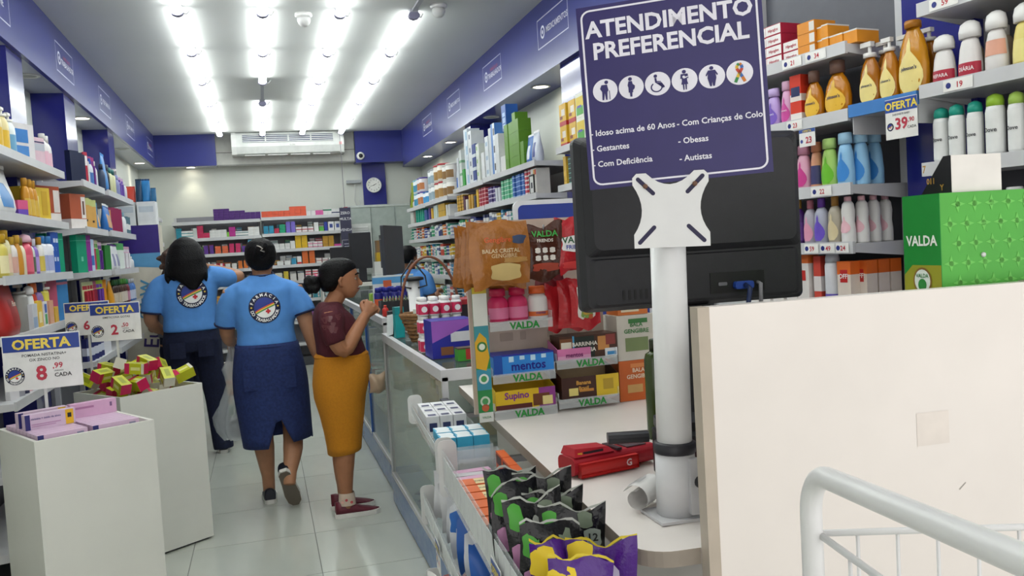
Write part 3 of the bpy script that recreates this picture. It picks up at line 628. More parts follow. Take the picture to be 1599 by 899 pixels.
    row((X, Y, 1.75), A90, L, [
        po(.13, .05, .2, '#2f70b8', 2, 'blue_pouch', 'royal blue pouch with gold edge on far left bay', lab='#cfa070'),
        bx(.10, .06, .19, '#8e2450', 3, 1, 'wine_carton', 'wine red carton on far left bay', panels=((.1, .45, .1, .9, '#d8a070'),)),
        bt(.06, .05, .18, '#e2e4e6', '#8fb6c6', 3, 'lotion_bottle', 'white bottle with pale blue cap on far left bay'),
        bx(.05, .05, .15, '#4f7080', 3, 1, 'slim_carton', 'slate teal slim carton on far left bay', bands=((.3, .6, '#dcdcdc'),))], .3)
    row((X, Y, 1.475), A90, L, [
        bx(.07, .05, .18, '#2f7a3a', 1, 1, 'pad_pack', 'dark green pack on far left bay', 'pack'),
        po(.17, .05, .19, '#dcdde0', 2, 'pad_pack', 'white absorbent pack with violet stripe on far left bay', 'pack', lab='#8f8fb0', seam='#5a2a86'),
        bx(.09, .06, .20, '#d8e0d8', 2, 1, 'pad_pack', 'white and green pack on far left bay', 'pack', bands=((.75, 1, '#5ab06a'),)),
        bl(.06, .18, '#d8a6c0', '#e0dce0', 4, 'toothbrush_pack', 'pale pink blister on far left bay'),
        bt(.05, .05, .10, '#dfe1e4', '#e8e8e8', 2, 'cream_jar', 'small white jar at far end of left bay', 'jar')], .3)
    row((X, Y, 1.215), A90, L, [
        po(.09, .05, .2, '#d9971c', 1, 'mustard_pouch', 'mustard orange pouch on low far left bay'),
        bt(.07, .05, .19, '#3a241c', '#2a5a2a_', 3, 'hair_tonic', 'brown bottle with dark green cap on far left bay', lab='#c9b9a0'),
        bt(.07, .05, .19, '#4a2e22', '#57a03a_', 3, 'hair_tonic', 'brown bottle with bright green cap on far left bay', lab='#d9cdbd'),
        bt(.07, .05, .18, '#7a2a3a', '#3a9a5a', 2, 'hair_tonic', 'maroon bottle with green cap on far left bay', lab='#c98aa0'),
        bt(.06, .05, .18, '#4a78c0', '#e4e4ea', 3, 'lotion_bottle', 'blue and white bottle on far left bay', lab='#d0d8ec')], .3)
    # ---- cardboard floor display with cursive lettering behind the shelving, and the goods on top of it
    X0, Y0 = -1.0, 8.0
    o = empty('floor_display', (X0, Y0, 0)); tag(o, 'tall cardboard display, purple and sky blue top over cream with cursive lettering', 'display stand')
    MB().box(-.16, .16, .0, .30, 0, 1.84, '#d8d2c2').build('body', o)
    MB().box(-.162, .162, -.003, .0, 1.60, 1.84, '#34227c').build('purple_header', o)
    MB().add([(-.162, -.0025, 1.50), (.162, -.0025, 1.47), (.162, -.0025, 1.60), (-.162, -.0025, 1.60)], [(0,1,2,3)], '#5ea0cf').build('blue_stripe', o)
    mb = MB(); mb.text('gow', .2, .02, .08, 0, '#4f93bb', .0, rot=PI/2.15); mb.text('Eu', .17, .06, -.26, 0, '#3a2a6c', .01, rot=PI/2.2); mb.xf(T(.04, -.004, 1.12)); mb.build('lettering', o)
    for k, (dx, c) in enumerate(((-.085, '#dfe3e6'), (.075, '#e3e6e8'))):
        put(carton(.145, .2, .2, c, panels=((.1, .9, .55, .8, '#c3cdd6'),)), 'white_carton', ('left', 'right')[k]+' one of two large white cartons on the purple display', 'box', None, (X0+dx, Y0+.12, 1.8406))
    for k, (dx, w, h, c, s, l) in enumerate(((-.13, .05, .12, '#2f4f6e', '#2f4f6e', 'small slate pouch on the white cartons'), (-.055, .09, .14, '#cf4a3a', '#cf4a3a', 'red pouch with white dots on the white cartons'), (.02, .05, .2, '#23405c', '#1f3a54', 'tall pointed navy pouch on the white cartons'), (.075, .07, .2, '#3080be', '#1f4a80', 'bright blue pointed pouch on the white cartons'), (.135, .045, .12, '#2f6a96', '#2f5a80', 'small teal blue pouch on the white cartons'))):
        put(pouch(w, .04, h, c, seam=s, seed=k), 'hanging_pouch', l, 'pouch', None, (X0+dx, Y0+.1+.02*(k % 2), 2.0416))
    # narrow shelf with small hanging goods in the back left corner
    shelf_unit('corner_shelving', 'narrow white shelving in the back left corner', (-1.02, 8.6), A90, 1.5, .38, [1.98, 1.72, 1.46, 1.2, .9, .6, .3], 2.1, back='#b9bbb8')
    row((-1.02, 8.62, 1.98), A90, 1.45, [po(.16, .06, .26, '#3b5f86', 2, 'blue_pouch', 'denim blue pouch on the corner shelving', seed=3), po(.16, .06, .30, '#2f4e6c', 2, 'blue_pouch', 'dark teal pouch on the corner shelving', seed=4)], .3)
    row((-1.02, 8.62, 1.72), A90, 1.45, [bt(.07, .06, .16, '#cfd3cf', '#b8a68a', 4, 'cream_bottle', 'cream bottle on the corner shelving second board', lab='#a8916a'), bt(.07, .06, .15, '#d4d6d8', '#3a4a90', 4, 'cream_bottle', 'white bottle with navy cap on the corner shelving', lab='#7a86b0')], .3)
    row((-1.02, 8.62, 1.46), A90, 1.45, [po(.1, .05, .19, '#d8b090', 6, 'baby_pack', 'peach soft pack on the corner shelving', seam='#e4e0dc'), po(.1, .05, .19, '#d9d4d0', 5, 'baby_pack', 'off-white soft pack on the corner shelving')], .3)
    row((-1.02, 8.62, 1.2), A90, 1.45, [bx(.1, .06, .18, '#a8b6c2', 6, 1, 'baby_carton', 'grey blue carton on the corner shelving', bands=((.3, .6, '#5f86a6'),)), bx(.1, .06, .17, '#c6c9cc', 6, 1, 'baby_carton', 'light grey carton on the corner shelving')], .3)
left_side()
GOODS_YAW[0] = 0
# ================================================================ medicine shelving on the back wall
def back_side():
    Y = 12.12
    lv = [2.02, 1.80, 1.585, 1.37, 1.15, .9, .6, .3]
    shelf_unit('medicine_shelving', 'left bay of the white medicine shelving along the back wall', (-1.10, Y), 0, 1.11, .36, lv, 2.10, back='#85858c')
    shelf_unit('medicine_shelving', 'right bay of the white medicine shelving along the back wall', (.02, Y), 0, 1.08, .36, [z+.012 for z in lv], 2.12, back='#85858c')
    d = .10
    W = '#dcdcda'
    def med(c, n, nz, label, w=.06, h=.035, **k): return bx(w, d, h, c, n, nz, 'medicine_box', label, **k)
    row((-.58, Y, 2.02), 0, .60, [med('#4c2370', 3, 5, 'purple medicine box in the tall end of the purple stack', .065, .031), med('#4c2370', 3, 4, 'purple medicine box in the middle of the purple stack', .065, .031), med('#4a2070', 3, 3, 'purple medicine box at the low end of the purple stack', .065, .033)])
    row((.03, Y, 2.032), 0, 1.04, [med('#d9583a', 5, 2, 'orange medicine box in the low orange stack on top', .072, .043), med('#d9583a', 3, 3, 'orange medicine box in the tall orange stack on top', .072, .045), med('#d8d4d6', 2, 1, 'white box right of the orange stack', .06, .07), med('#cf5a9a', 2, 2, 'pink medicine box on the top back shelf', .05, .035), med(W, 2, 1, 'white box with green corner on the top back shelf', .055, .1, bands=((.6, .8, '#2f7a5a'),)), med(W, 3, 1, 'white and navy box on the top back shelf', .055, .08, bands=((.3, .5, '#20305c'),)), med('#c0343c', 1, 1, 'red box at right end of top back shelf', .05, .1)])
    row((-1.06, Y, 1.80), 0, 1.04, [med('#2a8aa0', 1, 4, 'teal medicine box on second back shelf', .065, .036), med(W, 2, 3, 'white medicine box with teal edge on second back shelf', .07, .036, bands=((.0, .25, '#3a96a0'),)), med('#cfd4d2', 1, 1, 'pale upright carton on second back shelf', .05, .14), med('#c22c58', 1, 5, 'crimson medicine box in the tall crimson stack', .075, .033), med('#c8305c', 1, 2, 'crimson medicine box beside the crimson stack', .075, .036), med(W, 3, 3, 'white medicine box in the stack beside crimson boxes', .07, .034), med('#7ec04a', 1, 1, 'lime green box on second back shelf', .03, .07), med('#b02a86', 1, 4, 'magenta medicine box on second back shelf', .08, .033), med(W, 2, 2, 'white medicine box with teal print on second back shelf', .08, .036, bands=((.35, .6, '#2f6a72'),)), med('#e0e0de', 2, 3, 'plain white medicine box near middle of second back shelf', .07, .040)])
    row((.04, Y, 1.812), 0, 1.03, [med('#2a8fb2', 2, 3, 'cyan medicine box on second back shelf', .06, .036), med('#b82a4a', 1, 2, 'raspberry medicine box on second back shelf', .06, .036), med('#1f9a72', 1, 4, 'sea green medicine box on second back shelf', .075, .03), med('#7a6ac8', 2, 4, 'lavender medicine box on second back shelf', .055, .038), med('#dcd8d8', 3, 2, 'white medicine box with red foot on second back shelf', .07, .036, bands=((.0, .3, '#c23a48'),)), med('#e2e2e0', 1, 1, 'tall white carton on second back shelf', .06, .13), med('#5ab04a', 1, 2, 'green medicine box on second back shelf', .06, .034), med('#2f3fa0', 1, 1, 'royal blue carton on second back shelf', .04, .13), med('#e4e4e4', 2, 1, 'white carton with round navy emblem on second back shelf', .08, .13, panels=((.25, .75, .35, .75, '#4a5aa0'),))])
    row((-.90, Y, 1.585), 0, .88, [med('#6cb62c', 2, 2, 'bright green medicine box on third back shelf', .06, .05), med('#5a2f8a', 2, 1, 'violet carton on third back shelf', .05, .12), med('#dc6a44', 2, 3, 'salmon medicine box on third back shelf', .07, .034), med('#c42c62', 2, 3, 'cerise medicine box on third back shelf', .06, .042), med('#56308a', 1, 2, 'indigo medicine box on third back shelf', .06, .045), med('#6ab8dc', 1, 1, 'tall sky blue carton on third back shelf', .07, .17), med('#bb2a55', 1, 2, 'ruby medicine box on third back shelf', .05, .045)])
    row((.16, Y, 1.597), 0, .90, [med(W, 3, 2, 'white medicine box left of the yellow stack', .065, .04), med('#e1e1df', 1, 1, 'upright white carton left of yellow stack', .06, .11), med('#d8ae1c', 2, 4, 'yellow medicine box on third back shelf', .075, .044), med('#dcd6d6', 3, 2, 'white medicine box with pink print on third back shelf', .06, .042, bands=((.2, .5, '#d07a9a'),)), med('#b88a2c', 2, 3, 'ochre medicine box on third back shelf', .07, .05), med('#d04a9a', 1, 1, 'hot pink flat box on third back shelf', .09, .035)])
    row((-.86, Y, 1.37), 0, .84, [bt(.05, .05, .11, '#e0e2e2', '#e8e8e6', 3, 'medicine_bottle', 'white medicine bottle on fourth back shelf', lab='#c02a4a'), med('#c8264e', 2, 1, 'crimson carton with white middle on fourth back shelf', .06, .09, bands=((.0, 1, '#c8264e'),), panels=((.25, .75, .0, 1, '#e6dede'),)), med('#d8d6d4', 2, 2, 'white medicine box low on fourth back shelf', .06, .04), med('#d8742c', 2, 1, 'orange carton on fourth back shelf', .05, .11), med(W, 2, 2, 'small white medicine box behind middle shop assistant', .06, .036)])
    row((.18, Y, 1.382), 0, .86, [med(W, 2, 1, 'low white box on fourth back shelf', .08, .06), med('#2f8ab0', 1, 1, 'blue carton on fourth back shelf', .06, .09), med('#e0dede', 1, 1, 'white and red carton on fourth back shelf', .055, .11, bands=((0, .3, '#c23a3a'),)), med('#d9692c', 2, 5, 'orange medicine box in the orange block on fourth back shelf', .075, .037), med('#dedcd8', 4, 2, 'white medicine box with red foot right of orange block', .07, .034, bands=((0, .2, '#c04a50'),))])
    row((-.86, Y, 1.15), 0, .84, [med(c, 1, 2, l, .09, .05) for c, l in (('#d6d6d2', 'white box low on the left back bay'), ('#c8ccd0', 'grey box low on the left back bay'), ('#b04a60', 'rose box low on the left back bay'), ('#d6d0c6', 'cream box low on the left back bay'), ('#7a90b0', 'steel blue box low on the left back bay'), ('#dadada', 'second white box low on the left back bay'))])
    row((.14, Y, 1.162), 0, .92, [med('#dcd9c8', 1, 2, 'cream box low on the right back bay', .09, .06), med('#d0b83a', 1, 3, 'mustard box low on the right back bay', .06, .045), med('#d8d4d0', 2, 2, 'white box low on the right back bay', .08, .05), med('#c84a5a', 2, 4, 'red and white box low on the right back bay', .07, .034, bands=((.5, 1, '#e2dada'),)), med('#3a4a86', 2, 1, 'navy box low on the right back bay', .06, .07), med('#dcdcdc', 2, 2, 'pale box low at right end of back bay', .06, .04)])
    row((.14, Y, .912), 0, .92, [med('#cfd2d0', 3, 2, 'grey white box on the sixth back shelf', .08, .05), med('#2a2c34', 2, 1, 'black carton on the sixth back shelf', .07, .11), med('#3a8a9a', 2, 1, 'teal carton on the sixth back shelf', .06, .12), med('#d8dcda', 3, 2, 'white and teal box on the sixth back shelf', .07, .06, bands=((0, .4, '#5aa0a6'),))])
    # second row of boxes packed behind the front ones
    ST = MB(); q = random.Random(11); pal = ('#d9d9d6', '#dcdcda', '#d2d4d6', '#c8586a', '#dedede', '#4a8aa0', '#d8d6d0', '#8a5aa0', '#d6a24a', '#dcdcd8', '#5a9a6a', '#d0d2d4', '#c6743a')
    for (x0, L, dz) in ((-1.06, 1.03, 0), (.06, 1.0, .012)):
        for z, hm in ((1.80, .15), (1.585, .13), (1.37, .13), (1.15, .13), (.90, .15), (.60, .15)):
            u = 0
            while u < L-.09:
                w = q.uniform(.055, .09); h = q.choice((.032, .036, .042)); n = q.randint(2, max(2, int(hm/h))); c = q.choice(pal)
                for k in range(n): ST.box(x0+u, x0+u+w, Y+.135 if z > 1.1 else Y+.02, Y+.225 if z > 1.1 else Y+.12, z+dz+.0006+k*(h+.001), z+dz+k*(h+.001)+h, c); ST.box(x0+u-.0003, x0+u+w+.0003, Y+.1345 if z > 1.1 else Y+.0195, Y+.226 if z > 1.1 else Y+.121, z+dz+.008+k*(h+.001), z+dz+.016+k*(h+.001), q.choice(('#b0505c', '#4a6aa0', '#dedcd8', '#4a8a7a')))
                u += w+q.uniform(.003, .02)
    o = ST.build('packed_medicine_boxes'); tag(o, 'rear rows of small mixed medicine boxes packed on the back wall shelves', 'medicine boxes'); o['kind'] = 'stuff'
    # low floor display between the assistants
    o = empty('low_display', (-.26, 7.62, 0)); tag(o, 'low floor display with black plinth behind the assistants', 'display stand')
    MB().box(-.2, .2, 0, .25, .0, .16, '#1f2126').build('plinth', o); MB().box(-.2, .2, .2, .25, .16, .62, '#c9c5ba').build('back_card', o); MB().box(-.19, .19, .01, .2, .16, .175, '#d6d6d2').build('base_board', o); MB().text('natura', .04, -.1, .09, -.001, '#c9c9cc', .01).build('lettering', o)
    for k in range(5): put(carton(.07, .09, .19, '#2f6a3a', panels=((.1, .9, .05, .95, '#e0e2d8'), (.25, .75, .1, .55, '#3a7a3c'), (.3, .7, .6, .85, '#d0a03a'))), 'herb_pack', 'green and white herb pack in the low display, %s from left' % ORD[k], 'pack', 'herb packs', (-.42+.078*k, 7.69, .1756), 0)
    for k in range(5): put(carton(.07, .09, .11, '#cf7a2a', panels=((.1, .9, .3, .8, '#e6c890'),)), 'orange_pack', 'orange pack on top of the herb packs, %s from left' % ORD[k], 'pack', 'orange packs', (-.42+.078*k, 7.69, .3662), 0)
    # hanging dark sign strip beside the shelving
    o = empty('hanging_sign', (1.13, 12.05, 1.50)); tag(o, 'narrow dark hanging sign with white lines of lettering beside the medicine shelves', 'sign')
    MB().box(-.075, .075, 0, .006, .0, .62, '#3b3a52').build('board', o)
    mb = MB(); 
    for k, (s, z) in enumerate((('ZERO', .53), ('MULTA', .45), ('VENDA', .30))): mb.text(s, .05, 0, z, -.001, '#d4d4da', .02)
    for a in ((-.065, .065, .02, .024), (-.065, .065, .176, .18), (-.065, -.061, .02, .18), (.061, .065, .02, .18)): mb.rect(*a, -.001, '#d4d4da')
    for k in range(3): mb.rect(-.04, .04, .05+.035*k, .06+.035*k, -.001, '#b9b9c6')
    mb.build('lettering', o); MB().box(-.004, .004, .002, .008, .62, 1.699, '#77777c').build('hanger', o)
    # frosted glass partition right of the shelving, with door seams and a blind
    struct(MB().box(1.12, XR, 12.42, 12.46, 0, 2.15, '#aeb9b3:.12').build('wall_partition'))
    mb = MB(); mb.box(1.12, XR, 12.41, 12.425, 2.13, 2.16, '#c9cfcb').box(1.12, XR, 12.41, 12.4195, 1.30, 1.306, '#8f9a95')
    for x in (1.52, 1.86): mb.box(x, x+.006, 12.41, 12.4195, 0, 2.13, '#8f9a95')
    struct(mb.build('trim_20'))
    w = struct(empty('window_1', (1.36, 12.40, 1.18)))
    MB().box(-.14, .15, -.005, .015, 0, .72, '#d6dad6').build('window_frame', w)
    sl = MB().box(-.115, .105, -.018, -.006, 0, .026, '#e3e6e4').mesh('blind_slat')
    for k in range(19): link('blind_slat', sl, w, (0, 0, .03+.035*k))
    o = empty('monitor', (1.28, 11.7, 1.10)); tag(o, 'dark flat monitor seen from behind in front of the blind', 'monitor')
    MB().rbox(-.16, .13, -.02, .02, .18, .66, .01, '#26262c', axis='y').build('screen', o); MB().box(-.05, .05, -.01, .01, .02, .18, '#26262c').build('neck', o); MB().rbox(-.12, .12, -.08, .08, 0, .02, .01, '#26262c').build('foot', o)
    o = empty('monitor', (1.02, 11.5, 1.10)); tag(o, 'black monitor back left of the hanging sign post', 'monitor')
    MB().rbox(-.17, .11, -.02, .02, .16, .48, .01, '#1d1d22', axis='y').build('screen', o); MB().box(-.05, .03, -.01, .01, .02, .16, '#1d1d22').build('neck', o); MB().rbox(-.12, .1, -.08, .08, 0, .02, .01, '#1d1d22').build('foot', o)
    o = empty('work_desk', (1.05, 11.5, 0)); tag(o, 'white work desk under the back monitors', 'desk')
    MB().box(-.35, .34, -.2, .3, 1.06, 1.0995, 'mdf').build('top', o)
    for x in (-.34, .31): MB().box(x, x+.02, -.19, .29, 0, 1.06, 'mdf').build('side_panel', o)
    # cardboard boxes and folders stacked by the partition
    o = empty('side_cabinet', (1.62, 11.75, 0)); tag(o, 'white cabinet under the cardboard boxes by the partition', 'cabinet')
    MB().box(-.2, .2, -.2, .2, 0, 1.2, '#cfd2cf').build('body', o); MB().box(-.19, .19, -.21, -.2, .05, 1.15, '#d6d8d6').build('door', o)
    for (x, z, w, h, c, l) in ((-.02, 1.2005, .34, .16, '#d3d5d2', 'white paper pile on the cabinet by the partition'), (.0, 1.3610, .30, .12, '#c6a21f', 'yellow box on the paper pile'), (.0, 1.4815, .28, .16, '#8a6a44', 'brown cardboard box on top of the yellow box'), (.02, 1.6420, .20, .07, '#24242a', 'black bag on the brown cardboard box')):
        put(carton(w, .2, h, c, tab=1), 'stacked_box', l, 'box', None, (1.62+x, 11.75, z))
back_side()
# ================================================================ medicine shelving along the right wall
def right_far():
    a = -PI/2
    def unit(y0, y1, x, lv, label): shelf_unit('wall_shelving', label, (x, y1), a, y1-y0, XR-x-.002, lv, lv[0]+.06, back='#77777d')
    XF = 1.86
    def med(c, n, nz, label, w=.06, h=.04, d=.10, **k): return bx(w, d, h, c, n, nz, 'medicine_box', label, **k)
    # bays from the back to the front
    lv = [2.01, 1.81, 1.61, 1.40, 1.19, .95, .6, .3]
    unit(9.95, 11.25, XF, lv, 'rear bay of the medicine shelving on the right wall')
    unit(8.70, 9.94, XF, [z+.005 for z in lv], 'second bay from the rear of the right wall shelving')
    lv2 = [2.05, 1.825, 1.62, 1.41, 1.20, .95, .6, .3]
    unit(7.20, 8.40, XF, lv2, 'middle bay of the medicine shelving on the right wall')
    unit(5.74, 7.19, XF, [z+.008 for z in lv2], 'bay of the right wall shelving under the stacked green boxes')
    unit(4.10, 5.28, XF, [2.08, 1.84, 1.62, 1.41, 1.2, .95, .6], 'nearest bay of the right wall shelving under the cereal cartons')
    ST = MB()
    def R(y1, z, L, specs, **k): row((XF, y1, z), a, L, specs, **k)
    # rear bay
    R(11.23, 2.01, 1.26, [po(.18, .08, .34, '#8a9a1c', 1, 'formula_pouch', 'olive and black pouch at the rear of top right shelf', lab='#23261a', seam='#a8b01c'), bt(.08, .08, .12, '#d8d4d0', '#c04a3a_', 1, 'formula_can', 'white tin with red lid at rear of top right shelf', 'can'), (can(.12, .17, '#cfd8dc', '#6ab0c0', '#3f8fb0'), .12, .12, .17, 2, 2, 1, 'formula_can', 'white tin with cyan lid on rear top right shelf', 'can'), (can(.12, .17, '#d8d4d8', '#5a4a9a', '#c07a4a'), .12, .12, .17, 2, 2, 1, 'formula_can', 'white tin with violet lid on rear top right shelf', 'can'), (can(.12, .15, '#dcdfe2', '#2f7ac0', '#4a9ad0'), .12, .12, .15, 2, 1, 1, 'formula_can', 'white tin with blue lid on rear top right shelf', 'can')])
    R(9.92, 2.015, 1.2, [(can(.14, .18, '#d6d9da', '#b8bcc0', '#9ab0bc'), .14, .14, .18, 2, 2, 1, 'milk_can', 'silver grey tin on second bay top right shelf', 'can'), (can(.17, .19, '#d9d2c6', '#b83a42', '#a8824a'), .17, .17, .19, 2, 2, 1, 'milk_can', 'cream tin with red lid and brown picture', 'can'), (can(.15, .17, '#d8d6d0', '#d8d6d0', '#8c6a40'), .15, .15, .17, 2, 2, 1, 'milk_can', 'cream tin with white lid and brown picture', 'can')])
    pal = ['#d6d8d6', '#c9a32a', '#1f8f78', '#d8d8d8', '#c04a3a', '#243f8c', '#d9dadb', '#cfa62c', '#2f7fa8', '#d6d3cc', '#d06a2a', '#16525c', '#9a3a6a', '#dcdcdc', '#3f9a6a', '#26305f']
    nm = {'#d6d8d6': 'off-white', '#c9a32a': 'mustard', '#1f8f78': 'jade green', '#d8d8d8': 'white', '#c04a3a': 'brick red', '#243f8c': 'royal blue', '#d9dadb': 'pale grey', '#cfa62c': 'golden', '#2f7fa8': 'ocean blue', '#d6d3cc': 'ivory', '#d06a2a': 'orange', '#16525c': 'dark teal', '#9a3a6a': 'plum', '#dcdcdc': 'bright white', '#3f9a6a': 'mint green', '#26305f': 'navy'}
    def mixed(y1, z, L, seed, where, hmax):
        q = random.Random(seed); sp = []; t = 0; used = set()
        while True:
            c = q.choice([x for x in pal if x not in used] or pal); w = q.choice((.05, .055, .06, .07)); h = q.choice((.03, .035, .04)); nz = int(hmax*q.uniform(.7, 1)/h); n = q.choice((1, 2, 2))
            if c in used or t+w*n > L-.01: break
            used.add(c); t += w*n
            up = q.random() < .35
            if up: sp.append(bx(w, .1, hmax*q.uniform(.75, .95), c, n, 1, 'medicine_box', 'upright %s carton on %s' % (nm[c], where), bands=((.55, .8, '#e0dfdc' if c not in ('#d8d8d8', '#dcdcdc', '#d9dadb', '#d6d8d6', '#d6d3cc') else '#5a6a90'),)))
            else: sp.append(med(c, n, nz, '%s medicine box on %s' % (nm[c], where), w, h, bands=((.0, .3, '#dedcd8' if c not in ('#d8d8d8', '#dcdcdc', '#d9dadb', '#d6d8d6', '#d6d3cc') else '#7a8ab0'),)))
        R(y1, z, L, sp, stuff=ST)
    R(11.23, 1.81, 1.26, [med('#d2d4cc', 2, 3, 'ivory medicine box at rear of second right shelf', .08, .05), med('#8a4a4a', 1, 3, 'brown red medicine box at rear of second right shelf', .06, .05), med('#2aa08a', 4, 4, 'turquoise medicine box at rear of second right shelf', .06, .04), med('#3a5a9a', 2, 3, 'blue medicine box at rear of second right shelf', .06, .045)], stuff=ST)
    R(9.92, 1.815, 1.2, [med('#5a3a86', 1, 4, 'violet medicine box on second right shelf', .06, .035), med('#d0a42a', 1, 1, 'upright yellow carton on second right shelf', .09, .13), med('#cfe0d8', 2, 1, 'pale mint carton on second right shelf', .07, .15), bx(.35, .12, .15, '#c39a22', 1, 1, 'wide_carton', 'wide golden carton on second right shelf', bands=((.48, .52, '#8a6a14'),)), med('#d6d6d2', 2, 3, 'white medicine box beside the wide golden carton', .06, .04)], stuff=ST)
    for k, (y1, L, w) in enumerate(((11.23, 1.26, 'rear bay'), (9.92, 1.2, 'second bay'))):
        for j, z in enumerate((1.61, 1.40, 1.19, .95)):
            mixed(y1, z+(.005 if k else 0), L, 40+k*7+j, '%s right shelf %s' % (ORD[j+2], w), .15)
    # middle bay
    R(8.38, 2.05, 1.16, [bt(.05, .05, .24, '#d6dade', '#2f6fc0', 1, 'blue_tube', 'white and blue tapered tube on the top right shelf', kind='taper', lab='#2b6cc4'), bx(.07, .1, .30, '#c9ced2', 1, 1, 'tall_carton', 'tall grey white carton at left of the stacked boxes'), bx(.09, .1, .12, '#d3d8d6', 1, 3, 'medical_carton', 'white green striped carton under the bright green box', bands=((.0, .2, '#7aa884'),)), bx(.09, .1, .17, '#2f9a3a', 1, 1, 'green_carton', 'bright green upright carton among stacked white boxes') , bx(.14, .12, .13, '#cfd8e0', 1, 4, 'medical_carton', 'pale blue carton in the tallest stack on top right shelf', panels=((.5, .9, .2, .8, '#8fb4cf'),)), bx(.13, .12, .12, '#d6dadc', 1, 4, 'medical_carton', 'white carton with navy disc in the stack on top right shelf', panels=((.35, .65, .4, .75, '#3a4a66'),)), bx(.12, .12, .115, '#1f3c86', 1, 3, 'medical_carton', 'navy carton in the stack on top right shelf', bands=((0, .25, '#cfd6dc'),)), bx(.11, .12, .11, '#d2d8d0', 1, 3, 'medical_carton', 'white carton with green leaf in the stack on top right shelf', panels=((.2, .5, .5, .8, '#7ab04a'),)), bx(.10, .12, .12, '#d8dada', 1, 2, 'medical_carton', 'white carton at right of the middle bay top')])
    R(8.38, 1.825, 1.16, [med('#cfa23a', 3, 5, 'golden medicine box with dark print on middle right bay', .06, .032, bands=((.4, .6, '#7a5a20'),)), med('#5a2f4a', 1, 4, 'dark plum medicine box on middle right bay', .06, .035), med('#d8d2c8', 1, 3, 'ivory medicine box on middle right bay', .06, .035), med('#c89a3a', 2, 4, 'tan medicine box on middle right bay', .06, .034), med('#3a3f56', 1, 3, 'slate medicine box on middle right bay', .06, .04), med('#d9b12a', 1, 1, 'tall yellow carton on middle right bay', .07, .17), med('#b02f42', 3, 5, 'red medicine box with white print on middle right bay', .06, .033, bands=((.3, .6, '#dcb0b0'),))], stuff=ST)
    for j, z in enumerate((1.62, 1.41, 1.20, .95)): mixed(8.38, z, 1.16, 70+j, '%s right shelf middle bay' % ORD[j+2], .15)
    # bay with the green boxes
    R(7.17, 2.058, 1.40, [bx(.11, .12, .115, '#d4d9dc', 1, 3, 'medical_carton', 'white carton in stack left of tall grey carton', panels=((.2, .8, .3, .6, '#9ab0c4'),)), bx(.10, .12, .20, '#c4c9cc', 1, 2, 'medical_carton', 'tall grey carton behind the blue cartons'), bx(.12, .12, .14, '#4a7cc0', 1, 3, 'medical_carton', 'blue and white device carton on top right shelf', panels=((.5, 1, 0, 1, '#dfe3e6'), (.6, .9, .3, .7, '#2a2c34'))), bx(.11, .12, .16, '#d2d5d6', 1, 2, 'medical_carton', 'white carton under the standing blue carton'), bx(.15, .12, .13, '#d9d9d6', 1, 1, 'medical_carton', 'plain white carton in front of green boxes'), bx(.10, .10, .088, '#5a8a1f', 4, 4, 'green_box', 'olive green box in the big green stack'), bx(.085, .10, .088, '#5a8a1f', 1, 2, 'green_box', 'olive green box at right of the green stack'), po(.14, .06, .21, '#4a74b8', 1, 'wipes_pouch', 'blue and white pouch right of the green stack', lab='#dfe4ec'), po(.14, .06, .22, '#c9cfdc', 1, 'wipes_pouch', 'white and navy pouch right of the green stack', lab='#2f3f8a')])
    put(carton(.12, .10, .2, '#2457a8', panels=((.2, .8, .3, .5, '#9ab8de'), (.2, .8, .55, .7, '#9ab8de'), (.2, .8, .1, .25, '#9ab8de'))), 'blue_device_carton', 'royal blue carton standing on top of the white stack', 'box', None, (XF+.085, 6.595, 2.058+.3236), a)
    put(carton(.085, .10, .06, '#5a8a1f'), 'green_box', 'single olive green box on top of the big green stack', 'box', 'olive green box in the big green stack', (XF+.075, 6.3, 2.0585+4*.0892+.0006), a)
    R(7.17, 1.833, 1.40, [med('#4a3a7a', 3, 4, 'violet medicine box under the green stack', .05, .035, bands=((.3, .6, '#cfc8d8'),)), med('#c6cad0', 2, 3, 'grey medicine box under the green stack', .06, .04), med('#5ab48a', 4, 5, 'mint medicine box under the green stack', .055, .032, bands=((.4, .6, '#cfe0d4'),)), med('#2f62b0', 4, 5, 'blue medicine box under the green stack', .05, .034, bands=((.4, .6, '#a8c4e4'),)), med('#c03a4a', 2, 6, 'red and white medicine box beside framed notice', .05, .03, bands=((.4, .8, '#e0d8d8'),)), bx(.13, .1, .18, '#c9c6c0', 1, 1, 'wide_carton', 'grey carton with red corner beside framed notice', panels=((.5, .7, .75, .95, '#d0a02a'), (.72, .98, .75, .95, '#b8342c')))], stuff=ST)
    for j, z in enumerate((1.628, 1.418, 1.208, .958)): mixed(7.17, z, 1.4, 90+j, '%s right shelf by blue board' % ORD[j+2], .15)
    o = empty('framed_notice', (XF+.004, 5.88, 1.8338), -PI/2); tag(o, 'small black framed notice with square print standing on the right shelf', 'frame')
    mb = MB(); 
    for r_ in ((-.055, -.045, 0, .14), (.045, .055, 0, .14), (-.045, .045, 0, .012), (-.045, .045, .128, .14)): mb.box(r_[0], r_[1], 0, .01, r_[2], r_[3], '#1d1d22')
    mb.build('frame', o); MB().box(-.045, .045, .003, .008, .012, .128, '#d8d8d4').rect(-.02, .02, .045, .085, .002, '#3a3a46').build('print', o)
